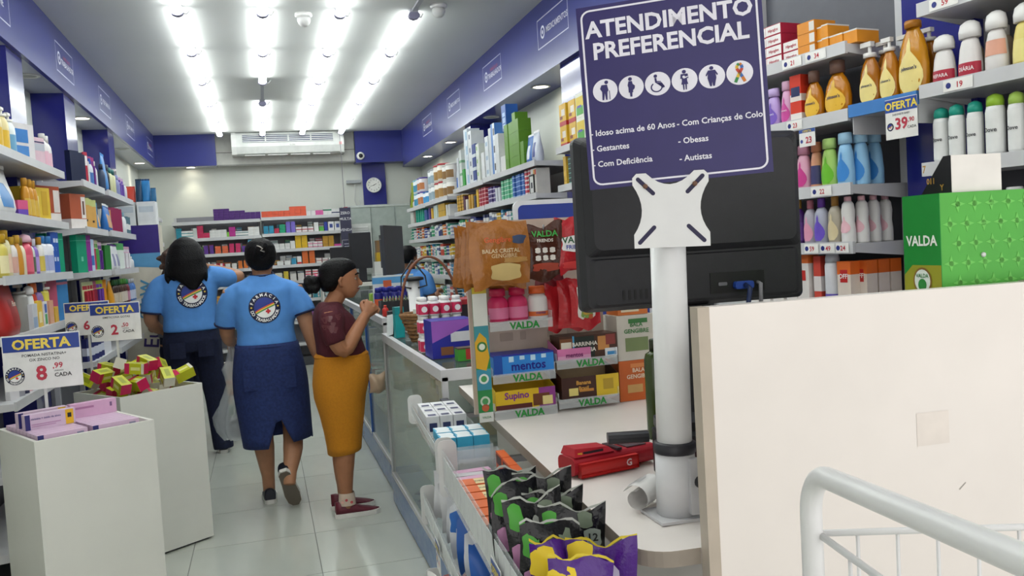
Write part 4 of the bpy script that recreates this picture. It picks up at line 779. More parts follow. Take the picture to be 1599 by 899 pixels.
    # nearest bay
    R(5.26, 2.08, 1.12, [bx(.12, .09, .135, '#d9ac24', 2, 2, 'cereal_carton', 'yellow and red cereal carton on top right shelf', bands=((0, .2, '#b3262c'),), panels=((.35, .85, .45, .75, '#e9dfd0'), (.1, .5, .3, .45, '#8a3a20'))), bx(.14, .09, .142, '#dfe0d0', 1, 2, 'cereal_carton', 'white carton with yellow and green print on top right shelf', panels=((.05, .95, .45, .85, '#d9bc2a'), (.1, .9, .1, .45, '#4aa03a'), (.2, .7, .4, .5, '#4a4aa0'))), bx(.075, .09, .15, '#d9703a', 2, 2, 'cereal_carton', 'orange cereal carton on top right shelf', panels=((.2, .8, .4, .6, '#ead8c0'),)), bx(.08, .09, .155, '#3a9a52', 2, 2, 'cereal_carton', 'green cereal carton on top right shelf', panels=((.2, .8, .3, .5, '#c0dcc0'),)), bx(.1, .09, .2, '#d6d6d0', 2, 1, 'cereal_carton', 'white cereal carton behind the blue sign')])
    R(5.26, 1.84, 1.12, [med('#d0a83a', 1, 6, 'amber medicine box in the nearest right bay', .05, .03), med('#1f3a3a', 4, 6, 'black green medicine box in the nearest right bay', .055, .028, bands=((.4, .6, '#7ab09a'),)), med('#2f3a7a', 1, 4, 'navy medicine box in the nearest right bay', .06, .03), med('#3a9a7a', 1, 4, 'teal green medicine box in the nearest right bay', .06, .035), med('#d59a4a', 3, 6, 'orange and blue medicine box in the nearest right bay', .08, .03, bands=((.5, 1, '#4a90b4'),))], stuff=ST)
    for j, z in enumerate((1.62, 1.41, 1.2)): mixed(5.26, z, 1.12, 110+j, '%s right shelf nearest bay' % ORD[j+2], .15)
    o = ST.build('small_medicine_boxes'); tag(o, 'hundreds of small medicine boxes packed on the lower boards of the right wall shelving', 'medicine boxes'); o['kind'] = 'stuff'
right_far()
# ================================================================ toiletries shelving on the near right
def right_near():
    ang = math.atan2(-.99, .139)
    def edge(y): return (2.0-.1404*(y-2.3), y)
    l1 = [2.112, 1.884, 1.632, 1.428, 1.20, .9, .6, .3]; l2 = [2.155, 1.905, 1.665, 1.42, 1.2, .9, .6, .3]
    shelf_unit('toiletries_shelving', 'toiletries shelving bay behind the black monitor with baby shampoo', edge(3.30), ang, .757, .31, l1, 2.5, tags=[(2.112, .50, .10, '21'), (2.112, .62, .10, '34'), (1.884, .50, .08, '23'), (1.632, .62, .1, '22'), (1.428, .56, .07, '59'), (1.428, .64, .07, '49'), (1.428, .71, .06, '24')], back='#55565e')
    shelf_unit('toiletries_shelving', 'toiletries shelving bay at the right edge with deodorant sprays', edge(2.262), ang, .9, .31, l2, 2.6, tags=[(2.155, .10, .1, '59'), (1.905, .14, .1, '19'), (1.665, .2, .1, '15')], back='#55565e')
    e0 = edge(2.548); e1 = edge(2.264)
    o = struct(MB().slab([(e0[0]+.22, e0[1]-.004), (e1[0]+.22, e1[1]+.004), (e1[0]+.36, e1[1]+.03), (e0[0]+.36, e0[1]+.03)], 0, 2.9, 'pillar').build('trim_21'))
    u = empty('bridge_shelf', (e0[0]+.001, e0[1]-.003, 0), ang); tag(u, 'short white shelf with blue rail carrying the amber pump bottles', 'shelf')
    MB().box(.002, .272, .002, .21, 1.862, 1.89, 'shelf').build('board', u); MB().box(-.002, .276, -.012, .0015, 1.858, 1.90, '#3f7cc0').build('blue_rail', u)
    for x in (.003, .268): MB().box(x, x+.003, .002, .21, 1.80, 1.862, 'shelf').build('bracket', u)
    p = u
    s = empty('offer_sign', (edge(2.325)[0]-.014, edge(2.325)[1], 1.888), ang); tag(s, 'small hanging offer sign with price 39 under the amber pump bottles', 'price sign')
    MB().box(-.062, .062, -.0012, 0, -.128, 0, '#e4e2de').build('card', s)
    mb = MB().rect(-.062, .062, -.042, -.002, -.0018, '#2a4a9c').text('OFERTA', .034, 0, -.034, -.0024, '#e8cf4a', .03).text('39', .05, .0, -.098, -.0018, '#b83246', .03).text(',90', .02, .038, -.08, -.0018, '#b83246', .02).text('CADA', .012, .04, -.1, -.0018, '#3a3a3e', .01).text('SABONETE BABY', .009, 0, -.054, -.0018, '#4a4a4e', .01)
    emblem(mb, -.043, -.088, .013, -.0018, small=True); mb.build('print', s)
    for yy, t in ((2.86, '8'), (2.74, '23')):
        s = empty('price_card', (edge(yy)[0]-.0125, edge(yy)[1], 1.848), ang); tag(s, 'hanging price card reading %s, %s one on the baby shampoo shelf' % (t, 'right' if t == '23' else 'left'), 'price sign')
        MB().box(-.04, .04, -.001, 0, -.062, 0, '#e4e2de').rect(-.04, .04, -.012, 0, -.0014, '#3a56a0').text('OFERTA', .012, 0, -.011, -.002, '#e8cf4a', .02).text(t, .032, .008, -.05, -.0014, '#b83246', .03).disc(-.028, -.042, .007, -.0014, '#3a4a90', 10).build('card', s)
    def R(b, z, L, specs, off=0, **k):
        e = edge((3.30, 2.262)[b]-.002-off*.99); row((e[0], e[1], z), ang, L, specs, **k)
    OFF = dict(bands=((.72, 1, '#dd6a26'), (.0, .25, '#7fb0d8')), panels=((.22, .78, .55, .82, '#c42a26'),), txt='OFF!', tc='#f6f0ea', ts=.14, tz=.685)
    def endcol(z, v, parts, name, label, cat):
        e = edge(2.592); put(parts, name, label, cat, None, (e[0]+.99*v, e[1]+.139*v, z+.0006), ang)
    hip = dict(panels=((.02, .98, .06, .94, '#e6e2e0'), (.05, .6, .0, .06, '#c02a44')), txt='Hipoglos', tc='#b0243c', ts=.5)
    R(0, l1[0], .72, [
        bx(.06, .10, .036, '#3a9ac8', 4, 4, 'cream_box', 'sky blue cream box left of the red and white boxes'),
        bx(.085, .12, .038, '#b02440', 2, 4, 'cream_box', 'crimson and white ointment box, left stack', **hip),
        bx(.085, .12, .038, '#b02440', 1, 2, 'cream_box', 'crimson and white ointment box, low stack', **hip),
        bx(.085, .10, .040, '#d98a24', 1, 3, 'cream_box', 'orange cream box with grey end, tall stack', panels=((.7, 1, .1, .9, '#d6d2cc'),)),
        bx(.03, .10, .045, '#dd8f1e', 2, 2, 'cream_box', 'small orange cream box, double stack', bands=((.9, 1, '#dcd8d2'),)),
        bx(.03, .10, .045, '#dd8f1e', 4, 1, 'cream_box', 'small orange cream box in the front row', bands=((.9, 1, '#dcd8d2'),))])
    jl = dict(lab='#e6b63a*', kind='belly', lab_lo=.06, lab_hi=.86)
    R(0, l1[1], .72, [
        bt(.05, .045, .17, '#2f7a3a', '#2a6a30', 4, 'shampoo_bottle', 'dark green bottle left of the lilac bottle'),
        bt(.06, .045, .155, '#2f7a3a', '#2f8a3c', 1, 'shampoo_bottle', 'green bottle touching the lilac bottle', lab='#4a9a52'),
        bt(.07, .045, .15, '#b79ad6', '#c6aee0_', 1, 'baby_shampoo', 'lilac baby shampoo bottle with violet teardrop label', kind='taper', lab='#7a5cc0*', txt="johnson's", tc='#f0ecf6', lab_lo=.1, lab_hi=.8),
        bt(.055, .045, .165, '#dca6cc', '#e4b6d4_', 1, 'baby_shampoo', 'pink baby shampoo bottle next to the lilac one', kind='taper', lab='#c94a9a*', txt="johnson's", tc='#f6ecf2', lab_lo=.1, lab_hi=.8),
        bx(.055, .05, .175, '#d23a22', 1, 1, 'red_carton', 'red and white carton between pink and amber bottles', bands=((0, .2, '#e6e0dc'), (.45, .6, '#e4d8d0')), panels=((.1, .9, .55, .75, '#24305c'),)),
        bt(.088, .05, .175, '#b5700f:.15', '#6f5348', 1, 'baby_shampoo', 'smaller amber baby shampoo with brown cap beside red carton', txt="johnson's", tc='#24305c', capf=.24, **jl),
        bt(.115, .055, .19, '#bb7611:.15', '#6f5348', 1, 'baby_shampoo', 'larger amber baby shampoo with brown cap', txt="johnson's", tc='#24305c', capf=.24, **jl)])
    e = (e0[0], e0[1])
    jl2 = dict(lab='#ecd88a*', kind='belly', lab_lo=.05, lab_hi=.86, txt="johnson's", tc='#24305c')
    row((e[0], e[1]-.004, 1.89), ang, .27, [
        bt(.088, .05, .215, '#a8660c:.15', '#e6e4e0!', 1, 'baby_shampoo_pump', 'amber baby shampoo with white pump at left of the bridge shelf', capf=.25, **jl2),
        bt(.075, .05, .21, '#b5720f:.15', '#e6e4e0!', 1, 'baby_shampoo_pump', 'amber baby shampoo with white pump in middle of the bridge shelf', capf=.22, **jl2),
        bt(.112, .055, .24, '#c08114:.15', '#a86a10', 1, 'baby_shampoo_pump', 'largest amber baby shampoo with cream teardrop label', capf=.1, **jl2)])
    row((e[0]+.075, e[1]+.005, 1.89), ang, .27, [bt(.085, .05, .22, '#a5640c:.15', '#dcd8d2!', 3, 'baby_shampoo_pump', 'amber baby shampoo pump standing in the rear row', kind='belly')])
    R(0, l1[2], .72, [
        bt(.06, .05, .17, '#d59ab8', '#b87a96_', 7, 'baby_conditioner', 'rose bottle behind the black monitor'),
        bt(.062, .05, .165, '#e2a8c0', '#c98aa4_', 1, 'baby_conditioner', 'pale pink baby bottle with magenta label', kind='taper', lab='#c83a8a*', lab_lo=.1, lab_hi=.8),
        bt(.045, .05, .17, '#d99a7a', '#c07a5a_', 1, 'baby_conditioner', 'peach baby bottle with navy label', kind='taper', lab='#3a3a66'),
        bt(.072, .05, .175, '#a6d06a', '#b6da80_', 1, 'baby_conditioner', 'light green baby bottle with green teardrop label', kind='taper', lab='#6ab82a*', lab_lo=.1, lab_hi=.8),
        bt(.07, .05, .185, '#8fc0e4', '#a6d0ec_', 1, 'baby_conditioner', 'front one of three sky blue baby bottles with blue label', kind='taper', lab='#3a86d0*', lab_lo=.1, lab_hi=.8)])
    for k in range(2): endcol(l1[2], .085+.065*k, bottle(.07, .05, .185, '#8fc0e4', '#a6d0ec_', kind='taper', lab='#3a86d0*', lab_lo=.1, lab_hi=.8), 'baby_conditioner', ('middle', 'rear')[k]+' one of three sky blue baby bottles with blue label', 'bottle')
    R(0, l1[3], .72, [
        bt(.055, .05, .17, '#46206a', '#a8823a', 7, 'hair_oil', 'dark purple bottle with gold cap behind the monitor', lab='#5a2f80'),
        bt(.06, .05, .17, '#46206a', '#a8823a', 1, 'hair_oil', 'dark purple bottle with gold cap beside the monitor', lab='#5a2f80'),
        bt(.055, .045, .165, '#b9b4c0:.12', '#c97a8c', 1, 'baby_oil', 'clear bottle with pink cap and pink teardrop label', lab='#e09ab4*', lab_lo=.1, lab_hi=.8),
        bt(.062, .045, .168, '#aeb0c2:.12', '#6a3fa6', 1, 'baby_oil', 'clear bottle with violet cap and violet teardrop label', lab='#6a50c0*', lab_lo=.1, lab_hi=.8),
        bt(.058, .045, .17, '#b6ad9c:.12', '#a87a3a', 1, 'baby_oil', 'clear bottle with amber cap and tan teardrop label', lab='#d8c8a0*', lab_lo=.1, lab_hi=.8),
        bt(.055, .045, .165, '#dedcda', '#dcaab4', 1, 'talc_bottle', 'front one of four white talc bottles with pale pink cap', kind='waist', lab='#e3b4be*', capf=.1, lab_lo=.25, lab_hi=.65)])
    for k in range(3): endcol(l1[3], .08+.056*k, bottle(.055, .045, .165, '#dedcda', '#dcaab4', kind='waist', lab='#e3b4be*', capf=.1, lab_lo=.25, lab_hi=.65), 'talc_bottle', ('second', 'third', 'rearmost')[k]+' of four white talc bottles with pale pink cap', 'bottle')
    R(0, l1[4], .72, [
        bx(.06, .05, .19, '#e2dcd8', 6, 1, 'repellent_carton', 'white repellent carton behind the monitor stand'),
        bx(.062, .05, .19, '#e2dcd8', 1, 1, 'repellent_carton', 'white carton with orange top and red disc', bands=((.84, 1, '#d86a2a'),), panels=((.25, .75, .5, .7, '#c8322c'),)),
        bx(.035, .05, .185, '#cf4a3a', 1, 1, 'repellent_carton', 'slim red and white carton', bands=((.3, .6, '#e6dedc'),)),
        bt(.06, .05, .2, '#dcdce2', '#b9bcc6^', 1, 'repellent_spray', 'white repellent spray with red disc and violet base', kind='slim', lab='#6a5ab4', lab_lo=.05, lab_hi=.3),
        bx(.062, .05, .165, '#e3d5c8', 1, 1, 'repellent_carton', 'front one of four orange topped repellent cartons with red disc', bands=((.72, 1, '#dd6a26'), (.0, .25, '#7fb0d8')), panels=((.22, .78, .55, .82, '#c42a26'),), txt='OFF!', tc='#f6f0ea', ts=.14, tz=.685)])
    for k in range(3): endcol(l1[4], .085+.058*k, carton(.062, .05, .165, '#e3d5c8', **OFF), 'repellent_carton', ('second', 'third', 'rearmost')[k]+' of four orange topped repellent cartons with red disc', 'box')
    # bay at the right edge
    R(1, l2[1], .62, [
        bt(.075, .05, .155, '#e2dedc', '#eae8e6^', 1, 'body_lotion', 'white and crimson lotion bottle, left of the pair', kind='taper', lab='#b0243c', lab_lo=.02, lab_hi=.42, txt='REPARA', tc='#f0e0e0', capf=.3),
        bt(.075, .05, .175, '#e2dedc', '#eae8e6^', 1, 'body_lotion', 'taller white and crimson lotion bottle, right of the pair', kind='taper', lab='#b0243c', lab_lo=.02, lab_hi=.4, txt='DIÁRIA', tc='#f0e0e0', capf=.3),
        bt(.07, .05, .18, '#e2dedc', '#eae8e6^', 1, 'body_lotion', 'white lotion bottle with peach label', kind='taper', lab='#e0a48c', lab_lo=.4, lab_hi=.75, capf=.3),
        bt(.07, .05, .18, '#e4d27a', '#eae8e6^', 1, 'body_lotion', 'yellow lotion bottle with white cap', kind='taper', lab='#e8d98a', capf=.3),
        bt(.07, .05, .18, '#e2dedc', '#eae8e6^', 3, 'body_lotion', 'white lotion bottle beyond the yellow one', kind='taper', capf=.3)])
    row((edge(2.26)[0]+.09, edge(2.26)[1]-.03, l2[1]), ang, .5, [bt(.05, .05, .15, '#b9a68c', '#d8d4ce', 5, 'body_lotion', 'beige bottle in the rear row above the deodorants')])
    dv = dict(kind='slim', capf=.2)
    R(1, l2[2], .62, [
        bt(.048, .048, .175, '#e3e4e3', '#1f9a86^', 1, 'deodorant_spray', 'white deodorant spray with teal cap at the left end', lab='#e7e8e6', txt='Dove', tc='#46464a', lab_lo=.1, lab_hi=.9, **dv),
        bt(.046, .046, .175, '#e3e4e3', '#1f9a86^', 2, 'deodorant_spray', 'white deodorant spray with teal cap and green leaf label', lab='#e7e8e6', txt='Dove', tc='#46464a', lab_lo=.1, lab_hi=.9, **dv),
        bt(.054, .05, .185, '#e6e7e6', '#9ac43a^', 1, 'deodorant_spray', 'wide white deodorant spray with bright green cap', lab='#e7e8e6', txt='Dove', tc='#46464a', lab_lo=.1, lab_hi=.9, **dv),
        bt(.046, .046, .18, '#e3e4e3', '#a6c95a^', 1, 'deodorant_spray', 'white deodorant spray with pale green cap', lab='#e7e8e6', txt='Dove', tc='#46464a', lab_lo=.1, lab_hi=.9, **dv),
        bt(.05, .048, .185, '#e3e2e6', '#e0c8c4^', 1, 'deodorant_spray', 'white deodorant spray with violet label and pink cap', lab='#e7e8e6', txt='Dove', tc='#46464a', lab_lo=.1, lab_hi=.9, **dv),
        bt(.048, .048, .175, '#e3e4e3', '#d8d8da^', 4, 'deodorant_spray', 'white deodorant spray at the right frame edge', **dv)])
    R(1, l2[3], .62, [
        bt(.06, .05, .15, '#26282c', '#34363c_', 2, 'hair_jar', 'black jar on the low right shelf', 'jar', kind='square'),
        bt(.06, .05, .155, '#c9c9c9', '#d0d0d0_', 3, 'hair_jar', 'light grey jar on the low right shelf', 'jar', kind='square'), bt(.06, .05, .155, '#b9b9bc', '#c6c6c8_', 3, 'hair_jar', 'mid grey jar on the low right shelf', 'jar', kind='square')])
right_near()

# ================================================================ promotion bins
def oferta_sign(loc, rz, w, h, prod, price, cents, label, pole, tilt=0, curl=False):
    s = empty('offer_sign', loc, rz); tag(s, label, 'price sign')
    MB().box(-.006, .006, .001, .007, -pole, h*.3, '#d8d8d6').build('pole', s)
    n = 10
    def bend(x, z): return -.002-.012*math.cos(x/w*PI)+(.02*max(0, (x/w-.25))*(z/h) if curl else 0)
    mb = MB(); vs = []; fs = []
    for j in range(2):
        for k in range(n+1):
            x = -w/2+w*k/n; vs.append((x, bend(x, h*j), h*j))
    fs = [(k, k+1, n+2+k, n+1+k) for k in range(n)]
    m2 = [(x, y+.001, z) for x, y, z in vs]; mb.add(vs, fs, '#e3e2e0'); mb.add(m2, [tuple(reversed(f)) for f in fs], '#d0cfcc'); mb.build('card', s)
    pr = MB(); pr.rect(-w/2+.004, w/2-.004, h*.70, h*.975, 0, '#27408f')
    for k in range(1): pass
    pr.text('OFERTA', h*.245, 0, h*.745, -.0006, '#e9cf55', .035, sx=1.05)
    for k, t in enumerate(prod): pr.text(t, h*.072, w*.03, h*.60-k*h*.085, 0, '#333336', .012)
    pr.text(price, h*.36, -w*.02, h*.17, 0, '#bd3348', .03); pr.text(','+cents, h*.14, w*.19, h*.36, 0, '#bd3348', .02); pr.text('CADA', h*.1, w*.25, h*.20, 0, '#333336', .02); pr.text('UNIDADE', h*.035, w*.2, h*.30, 0, '#333336', .01)
    emblem(pr, -w*.36, h*.27, h*.16, -.0002)
    nv = []
    # cut wide faces so that print follows the card
    for (x, y, z) in pr.v: nv.append((x, bend(x, z)-.0012+y, z))
    pr.v = nv
    # the header needs inner vertices to follow the curve
    hd = MB(); k0 = -w/2+.004; ww = w-.008
    for k in range(n):
        a, b = k0+ww*k/n, k0+ww*(k+1)/n; hd.poly([(a, bend(a, h*.7)-.0011, h*.70), (b, bend(b, h*.7)-.0011, h*.70), (b, bend(b, h*.97)-.0011, h*.975), (a, bend(a, h*.97)-.0011, h*.975)], '#27408f')
    pr.f.pop(0); pr.fm.pop(0); pr.sm.pop(0); hd.build('blue_header', s); pr.build('print', s)
    return s
def bins():
    def bin_(N, Rr, label, fz):
        a = math.atan2(Rr[1]-N[1], Rr[0]-N[0]); w = .463; t = .015; H = .85
        o = empty('promotion_bin', (N[0], N[1], 0), a); tag(o, label, 'bin')
        MB().box(0, w, 0, t, .012, H, 'mdf').build('front_panel', o); MB().box(0, w, w-t, w, .012, H, 'mdf').build('back_panel', o)
        MB().box(0, t, t, w-t, .012, H, 'mdf').build('side_panel', o); MB().box(w-t, w, t, w-t, .012, H, 'mdf').build('side_panel', o)
        MB().box(t, w-t, t, w-t, fz-.01, fz, 'mdf').build('inner_floor', o); MB().box(.02, w-.02, .02, w-.02, 0, .0118, '#3a3a3c').build('plinth', o)
        return o, a
    N1, R1 = (-.888, 3.672), (-.487, 3.899); o1, a1 = bin_(N1, R1, 'white square promotion bin in front holding pink ointment boxes', .815)
    N2, R2 = (-.728, 4.654), (-.358, 4.936); o2, a2 = bin_(N2, R2, 'white square promotion bin behind, heaped with yellow and magenta boxes', .76)
    def loc(N, a, x, y): return (N[0]+x*math.cos(a)-y*math.sin(a), N[1]+x*math.sin(a)+y*math.cos(a))
    # pink ointment boxes lying in the front bin: rows with dark ends facing left
    lay = carton(.185, .042, .05, '#cfb2ca', panels=((.0, .12, 0, 1, '#2a2a6a'), (.3, .6, .35, .65, '#b06a9a'), (.78, .92, .2, .8, '#8a86a0')), bands=())
    def pink(x, y, z, rz, lab, parts=None):
        q = loc(N1, a1, x, y); put(parts or lay, 'ointment_box', lab, 'box', 'pink ointment boxes in the front bin', (q[0], q[1], z), a1+rz)
    for r in range(2):
        for k in range(9):
            pink(.113+.205*r, .045+.0445*k, .8156, 0, 'pink ointment box lying in the %s column, %s from the near rim' % (('left', 'right')[r], ORD[k]))
    big = carton(.19, .04, .062, '#d3bbd0', panels=((.0, .1, 0, 1, '#2a2a6a'), (.80, .96, .02, .98, '#e0b02a'), (.84, .92, .45, .75, '#2a2a2c'), (.12, .7, .3, .36, '#b88ab0'), (.12, .6, .18, .23, '#b88ab0')), txt='nistatina + óxido de zinco', tc='#3a3a7c', ts=.2, tz=.7, tx=-.09)
    z3 = .8156+.0506
    pink(.12, .20, z3, 0, 'ointment box standing on edge with yellow stripe on top of the pink rows', big)
    pink(.12, .285, z3, .02, 'second ointment box standing behind the yellow striped one', big)
    pink(.325, .30, z3, 0, 'plain pink ointment box standing at the rear of the front bin', carton(.19, .04, .06, '#d6aac8', panels=((.1, .5, .6, .75, '#b07aa0'), (.85, .9, .5, .8, '#7a5a80'))))
    oferta_sign((-.93, 4.10, 1.0), .05, .30, .235, ('POMADA NISTATINA+', 'OX ZINCO NO'), '8', '99', 'large offer sign with price 8,99 above the front bin', .184)
    # heap of yellow boxes
    mbx = []
    for v in range(3):
        mbx.append(carton(.10, .055, .055, '#b9bc1c', panels=((.0, .25, 0, 1, '#c41c52'), (.32, .8, .35, .65, '#dcdc8a'), (.86, 1.0, 0, 1, ('#d8d5c6', '#a89a0f', '#cfcdbc')[v]))))
    cap_me = MB().box(-.0506, -.0501, -.0276, .0276, 0, .0552, '#c41c52').box(.0501, .0506, -.0276, .0276, 0, .0552, '#d6d3c2').rect(-.025, .03, .0555, .0555, -.02, '#8a9010').poly([(-.03, -.012, .0555), (.03, -.012, .0555), (.03, .012, .0555), (-.03, .012, .0555)], '#8f9614').mesh('end_flap')
    q = random.Random(5); placed = []; he = (.0512, .0283, .0283); n = 0
    def hit(A, B):
        d = B[0]-A[0]; 
        if d.length_squared > .0176: return False
        ax = A[1]+B[1]+[a.cross(b) for a in A[1] for b in B[1]]
        for x in ax:
            if x.length_squared < 1e-5: continue
            if abs(d.dot(x)) > sum(h*abs(a.dot(x)) for h, a in zip(he, A[1]))+sum(h*abs(a.dot(x)) for h, a in zip(he, B[1])): return False
        return True
    pole_xy = (.207, .335)
    for t in range(900):
        if n >= 92: break
        top = t > 60
        Rm = .19 if n < 55 else .15 if n < 78 else .10
        x = .2315+q.uniform(-Rm, Rm); y = .2315+q.uniform(-Rm, Rm)
        if math.hypot(x-pole_xy[0], y-pole_xy[1]) < .062: continue
        e = (q.choice((0, 0, 1.2, q.uniform(-.5, .5))), q.uniform(-.55, .55), q.uniform(0, 6.28)); m3 = Matrix.Rotation(e[2], 3, 'Z') @ Matrix.Rotation(e[1], 3, 'Y') @ Matrix.Rotation(e[0], 3, 'X')
        axs = [m3.col[0].copy(), m3.col[1].copy(), m3.col[2].copy()]; ez = sum(h*abs(a.z) for h, a in zip(he, axs)); exy = max(sum(h*abs(a.x) for h, a in zip(he, axs)), sum(h*abs(a.y) for h, a in zip(he, axs)))
        z = .7605+ez; ok = False
        while z < 1.04:
            cand = (Vector((x, y, z)), axs)
            if z-ez < .851 and (abs(x-.2315)+exy > .215 or abs(y-.2315)+exy > .215): z += .008; continue
            if not any(hit(cand, p) for p in placed): ok = True; break
            z += .008
        lim = 1.035-.42*max(0, math.hypot(x-.2315, y-.2315)-.08)
        if not ok or z+ez > lim: continue
        placed.append(cand); n += 1; w = loc(N2, a2, x, y); M3 = Matrix.Rotation(a2, 3, 'Z') @ m3; c = Vector((w[0], w[1], z))-M3 @ Vector((0, 0, .0275))
        ob = put(mbx[n % 3], 'yellow_box', 'yellow and magenta box tumbled in the heap of the rear bin', 'box', 'yellow boxes heaped in the rear bin', c, 0, tilt=M3.to_euler()); link('end_flap', cap_me, ob)
    oferta_sign((-.79, 5.12, 1.10), -.06, .255, .205, ('SIMETICONA GOTAS',), '2', '50', 'offer sign with price 2,50 and a curled corner above the yellow heap', .33, curl=True)
    oferta_sign((-.96, 5.30, 1.13), .0, .23, .185, ('',), '6', '49', 'offer sign with price 6 half hidden beside the left shelving', 1.129, curl=True)
bins()
# ================================================================ glass counters
def counters():
    def glass_counter(name, label, x0, x1, y0, y1, H, posts, base='bluebase'):
        o = empty(name, (x0, y0, 0)); tag(o, label, 'counter'); w = x1-x0; L = y1-y0; f = .022
        MB().box(0, w, 0, L, .012, .165, base).build('blue_base', o); MB().box(.02, w-.02, .02, L-.02, 0, .0118, '#2a2d33').build('plinth', o)
        for y in posts: MB().box(-.004, f, y, y+f, .165, H-.03, '#2c5aa8').build('post', o) if y in posts[1:-1] else MB().box(-.002, f, y, y+f, .165, H-.03, 'shelf').build('post', o)
        for y in (0, L-f): MB().box(w-f, w, y, y+f, .165, H-.03, 'shelf').build('post', o)
        for a in ((-.002, f, f, L-f, .165, .19), (-.006, f, 0, L, H-.045, H-.0), (f, w, 0, f, H-.045, H), (f, w, L-f, L, H-.045, H), (w-f, w, f, L-f, H-.045, H)): MB().box(*a, 'shelf').build('frame_rail', o)
        for a, b in zip(posts, posts[1:]): MB().box(.006, .011, a+f, b, .19, H-.045, 'glass').build('glass_pane', o)
        MB().box(f, w-f, .006, .011, .165, H-.045, 'glass').build('glass_pane', o)
        MB().box(f, w-f, f, L-f, H-.012, H-.002, 'topglass').build('glass_top', o)
        MB().box(w-.012, w-.004, f, L-f, .165, H-.045, '#c9ccc9').build('back_panel', o)
        for z in (.42, .70): MB().box(.03, w-.013, .025, L-.025, z-.008, z, 'glass').build('glass_shelf', o)
        return o
    glass_counter('glass_counter', 'near glass display counter with blue base and white frame', .65, 1.10, 3.36, 5.12, 1.015, [0, 1.738])
    glass_counter('glass_counter', 'far glass display counter along the aisle behind the customer', .68, 1.12, 5.30, 9.4, 1.09, [0, 1.0, 2.05, 3.1, 4.078])
    # goods inside the counters
    q = random.Random(3)
    for (yA, yB, zs, nm, n) in ((3.42, 5.05, (.166, .4206, .7006), 'near', 6), (5.4, 9.3, (.166, .4206, .7006), 'far', 11)):
        for zi, z in enumerate(zs):
            for k in range(n):
                c = q.choice(('#b9512a', '#cfd0cc', '#2f7f5a', '#a83a3a', '#d6d6d0', '#3a5a9a', '#c79a3a')); h = q.uniform(.07, .15)
                put(carton(.1, .09, round(h, 2), c, bands=((.5, .75, '#dcdad4'),)), 'showcase_box', '%s box inside the %s glass counter, %s from near end, %s shelf' % ({'#b9512a': 'rust', '#cfd0cc': 'grey', '#2f7f5a': 'green', '#a83a3a': 'red', '#d6d6d0': 'white', '#3a5a9a': 'blue', '#c79a3a': 'ochre'}[c], nm, ORD[k], ('lowest', 'middle', 'upper')[zi]), 'box', 'boxes inside the glass counters', ((.90 if nm == 'near' else .93)+q.uniform(-.05, .05), yA+(yB-yA)*(k+.5)/n, z+.0002), -PI/2)
    # on the near counter
    z = 1.0155
    pb = carton(.19, .05, .165, '#2b2f9a', panels=((0, 1, .0, 1, '#2b2f9a'), (.45, .95, .42, .68, '#d9d9de'), (.2, .5, .08, .3, '#8a5a3a')))
    for k in range(3):
        o = put(pb, 'biscuit_box', ('front', 'middle', 'rear')[k]+' blue and purple box of three on the near glass counter', 'box', 'blue and purple boxes', (.775+.0*k, 3.74+.056*k, z), .06)
        if k == 0: MB().poly([(-.094, -.0262, .164), (-.094, -.0262, .07), (.094, -.0262, .145), (.094, -.0262, .164)], '#9a5aba').build('purple_corner', o)
    MB_ = bottle(.05, .05, .085, '#e6e4e4', '#eceae8_', lab='#c82a55', kind='slim', capf=.25, lab_lo=.1, lab_hi=.85)
    for lz in range(3):
        for r in range(2):
            for k in range(4):
                if lz == 2 and r == 1 and k == 3: continue
                o = put(MB_, 'vitamin_bottle', 'white and pink vitamin bottle, %s from left in %s row, %s tier of the pack' % (ORD[k], ('front', 'rear')[r], ('bottom', 'middle', 'top')[lz]), 'bottle', 'white and pink vitamin bottles', (.70+.0525*k, 3.98+.0525*r, z+lz*.0862), .05)
                if r == 0: link('disc', DISC, o)
    g = put(carton(.165, .06, .055, '#4aa33a', panels=((.2, .62, .1, .9, '#c23a34'), (.7, .95, .3, .8, '#e2ded2')), bands=((.9, 1, '#5a4a3a'),)), 'bar_box', 'green and red snack bar box in front of the purple boxes', 'box', None, (.845, 3.60, z), .05)
    # wicker basket with an arched handle
    b = empty('wicker_basket', (.83, 4.50, z)); tag(b, 'brown wicker basket with tall arched handle on the near counter', 'basket')
    mb = MB(); 
    for k in range(7):
        r = .10+.045*k/6; mb.tube([(r*math.cos(t)*1.05, r*.72*math.sin(t), .008+.02*k+.003*math.sin(9*t+k*PI)) for t in [2*PI*j/36 for j in range(36)]], .0105, 'wicker', 6, closed=True)
    mb.build('woven_wall', b); MB().lathe([(.001, .002), (.105, .002), (.105, .008)], 'wicker', 24, 1.05, .72).build('bottom', b)
    MB().tube([(.15*math.cos(t)*1.05, .108*math.sin(t), .142) for t in [2*PI*j/36 for j in range(36)]], .012, 'wicker', 6, closed=True).build('rim', b)
    MB().tube([(.155*math.cos(PI*j/24), .0, .14+.30*math.sin(PI*j/24)) for j in range(25)], .0075, '#7a4a34', 6).build('handle', b)
    for k, (dx, dy, w, h, c, l) in enumerate(((-.06, .0, .06, .16, '#cfd6c8', 'pale green floral pack inside the wicker basket'), (.02, .01, .07, .14, '#e0ddd8', 'white pack inside the wicker basket'), (-.02, -.05, .05, .1, '#d2404a', 'small red pack inside the wicker basket'), (.06, -.03, .05, .12, '#2b2e34', 'black box inside the wicker basket'))):
        put(carton(w, .035, h, c), 'basket_goods', l, 'pack', None, (.83+dx, 4.5+dy, z+.01), .2*k-.3)
    o = empty('display_tray', (.99, 4.22, z)); tag(o, 'black tray with a red lid behind the vitamin bottles', 'tray')
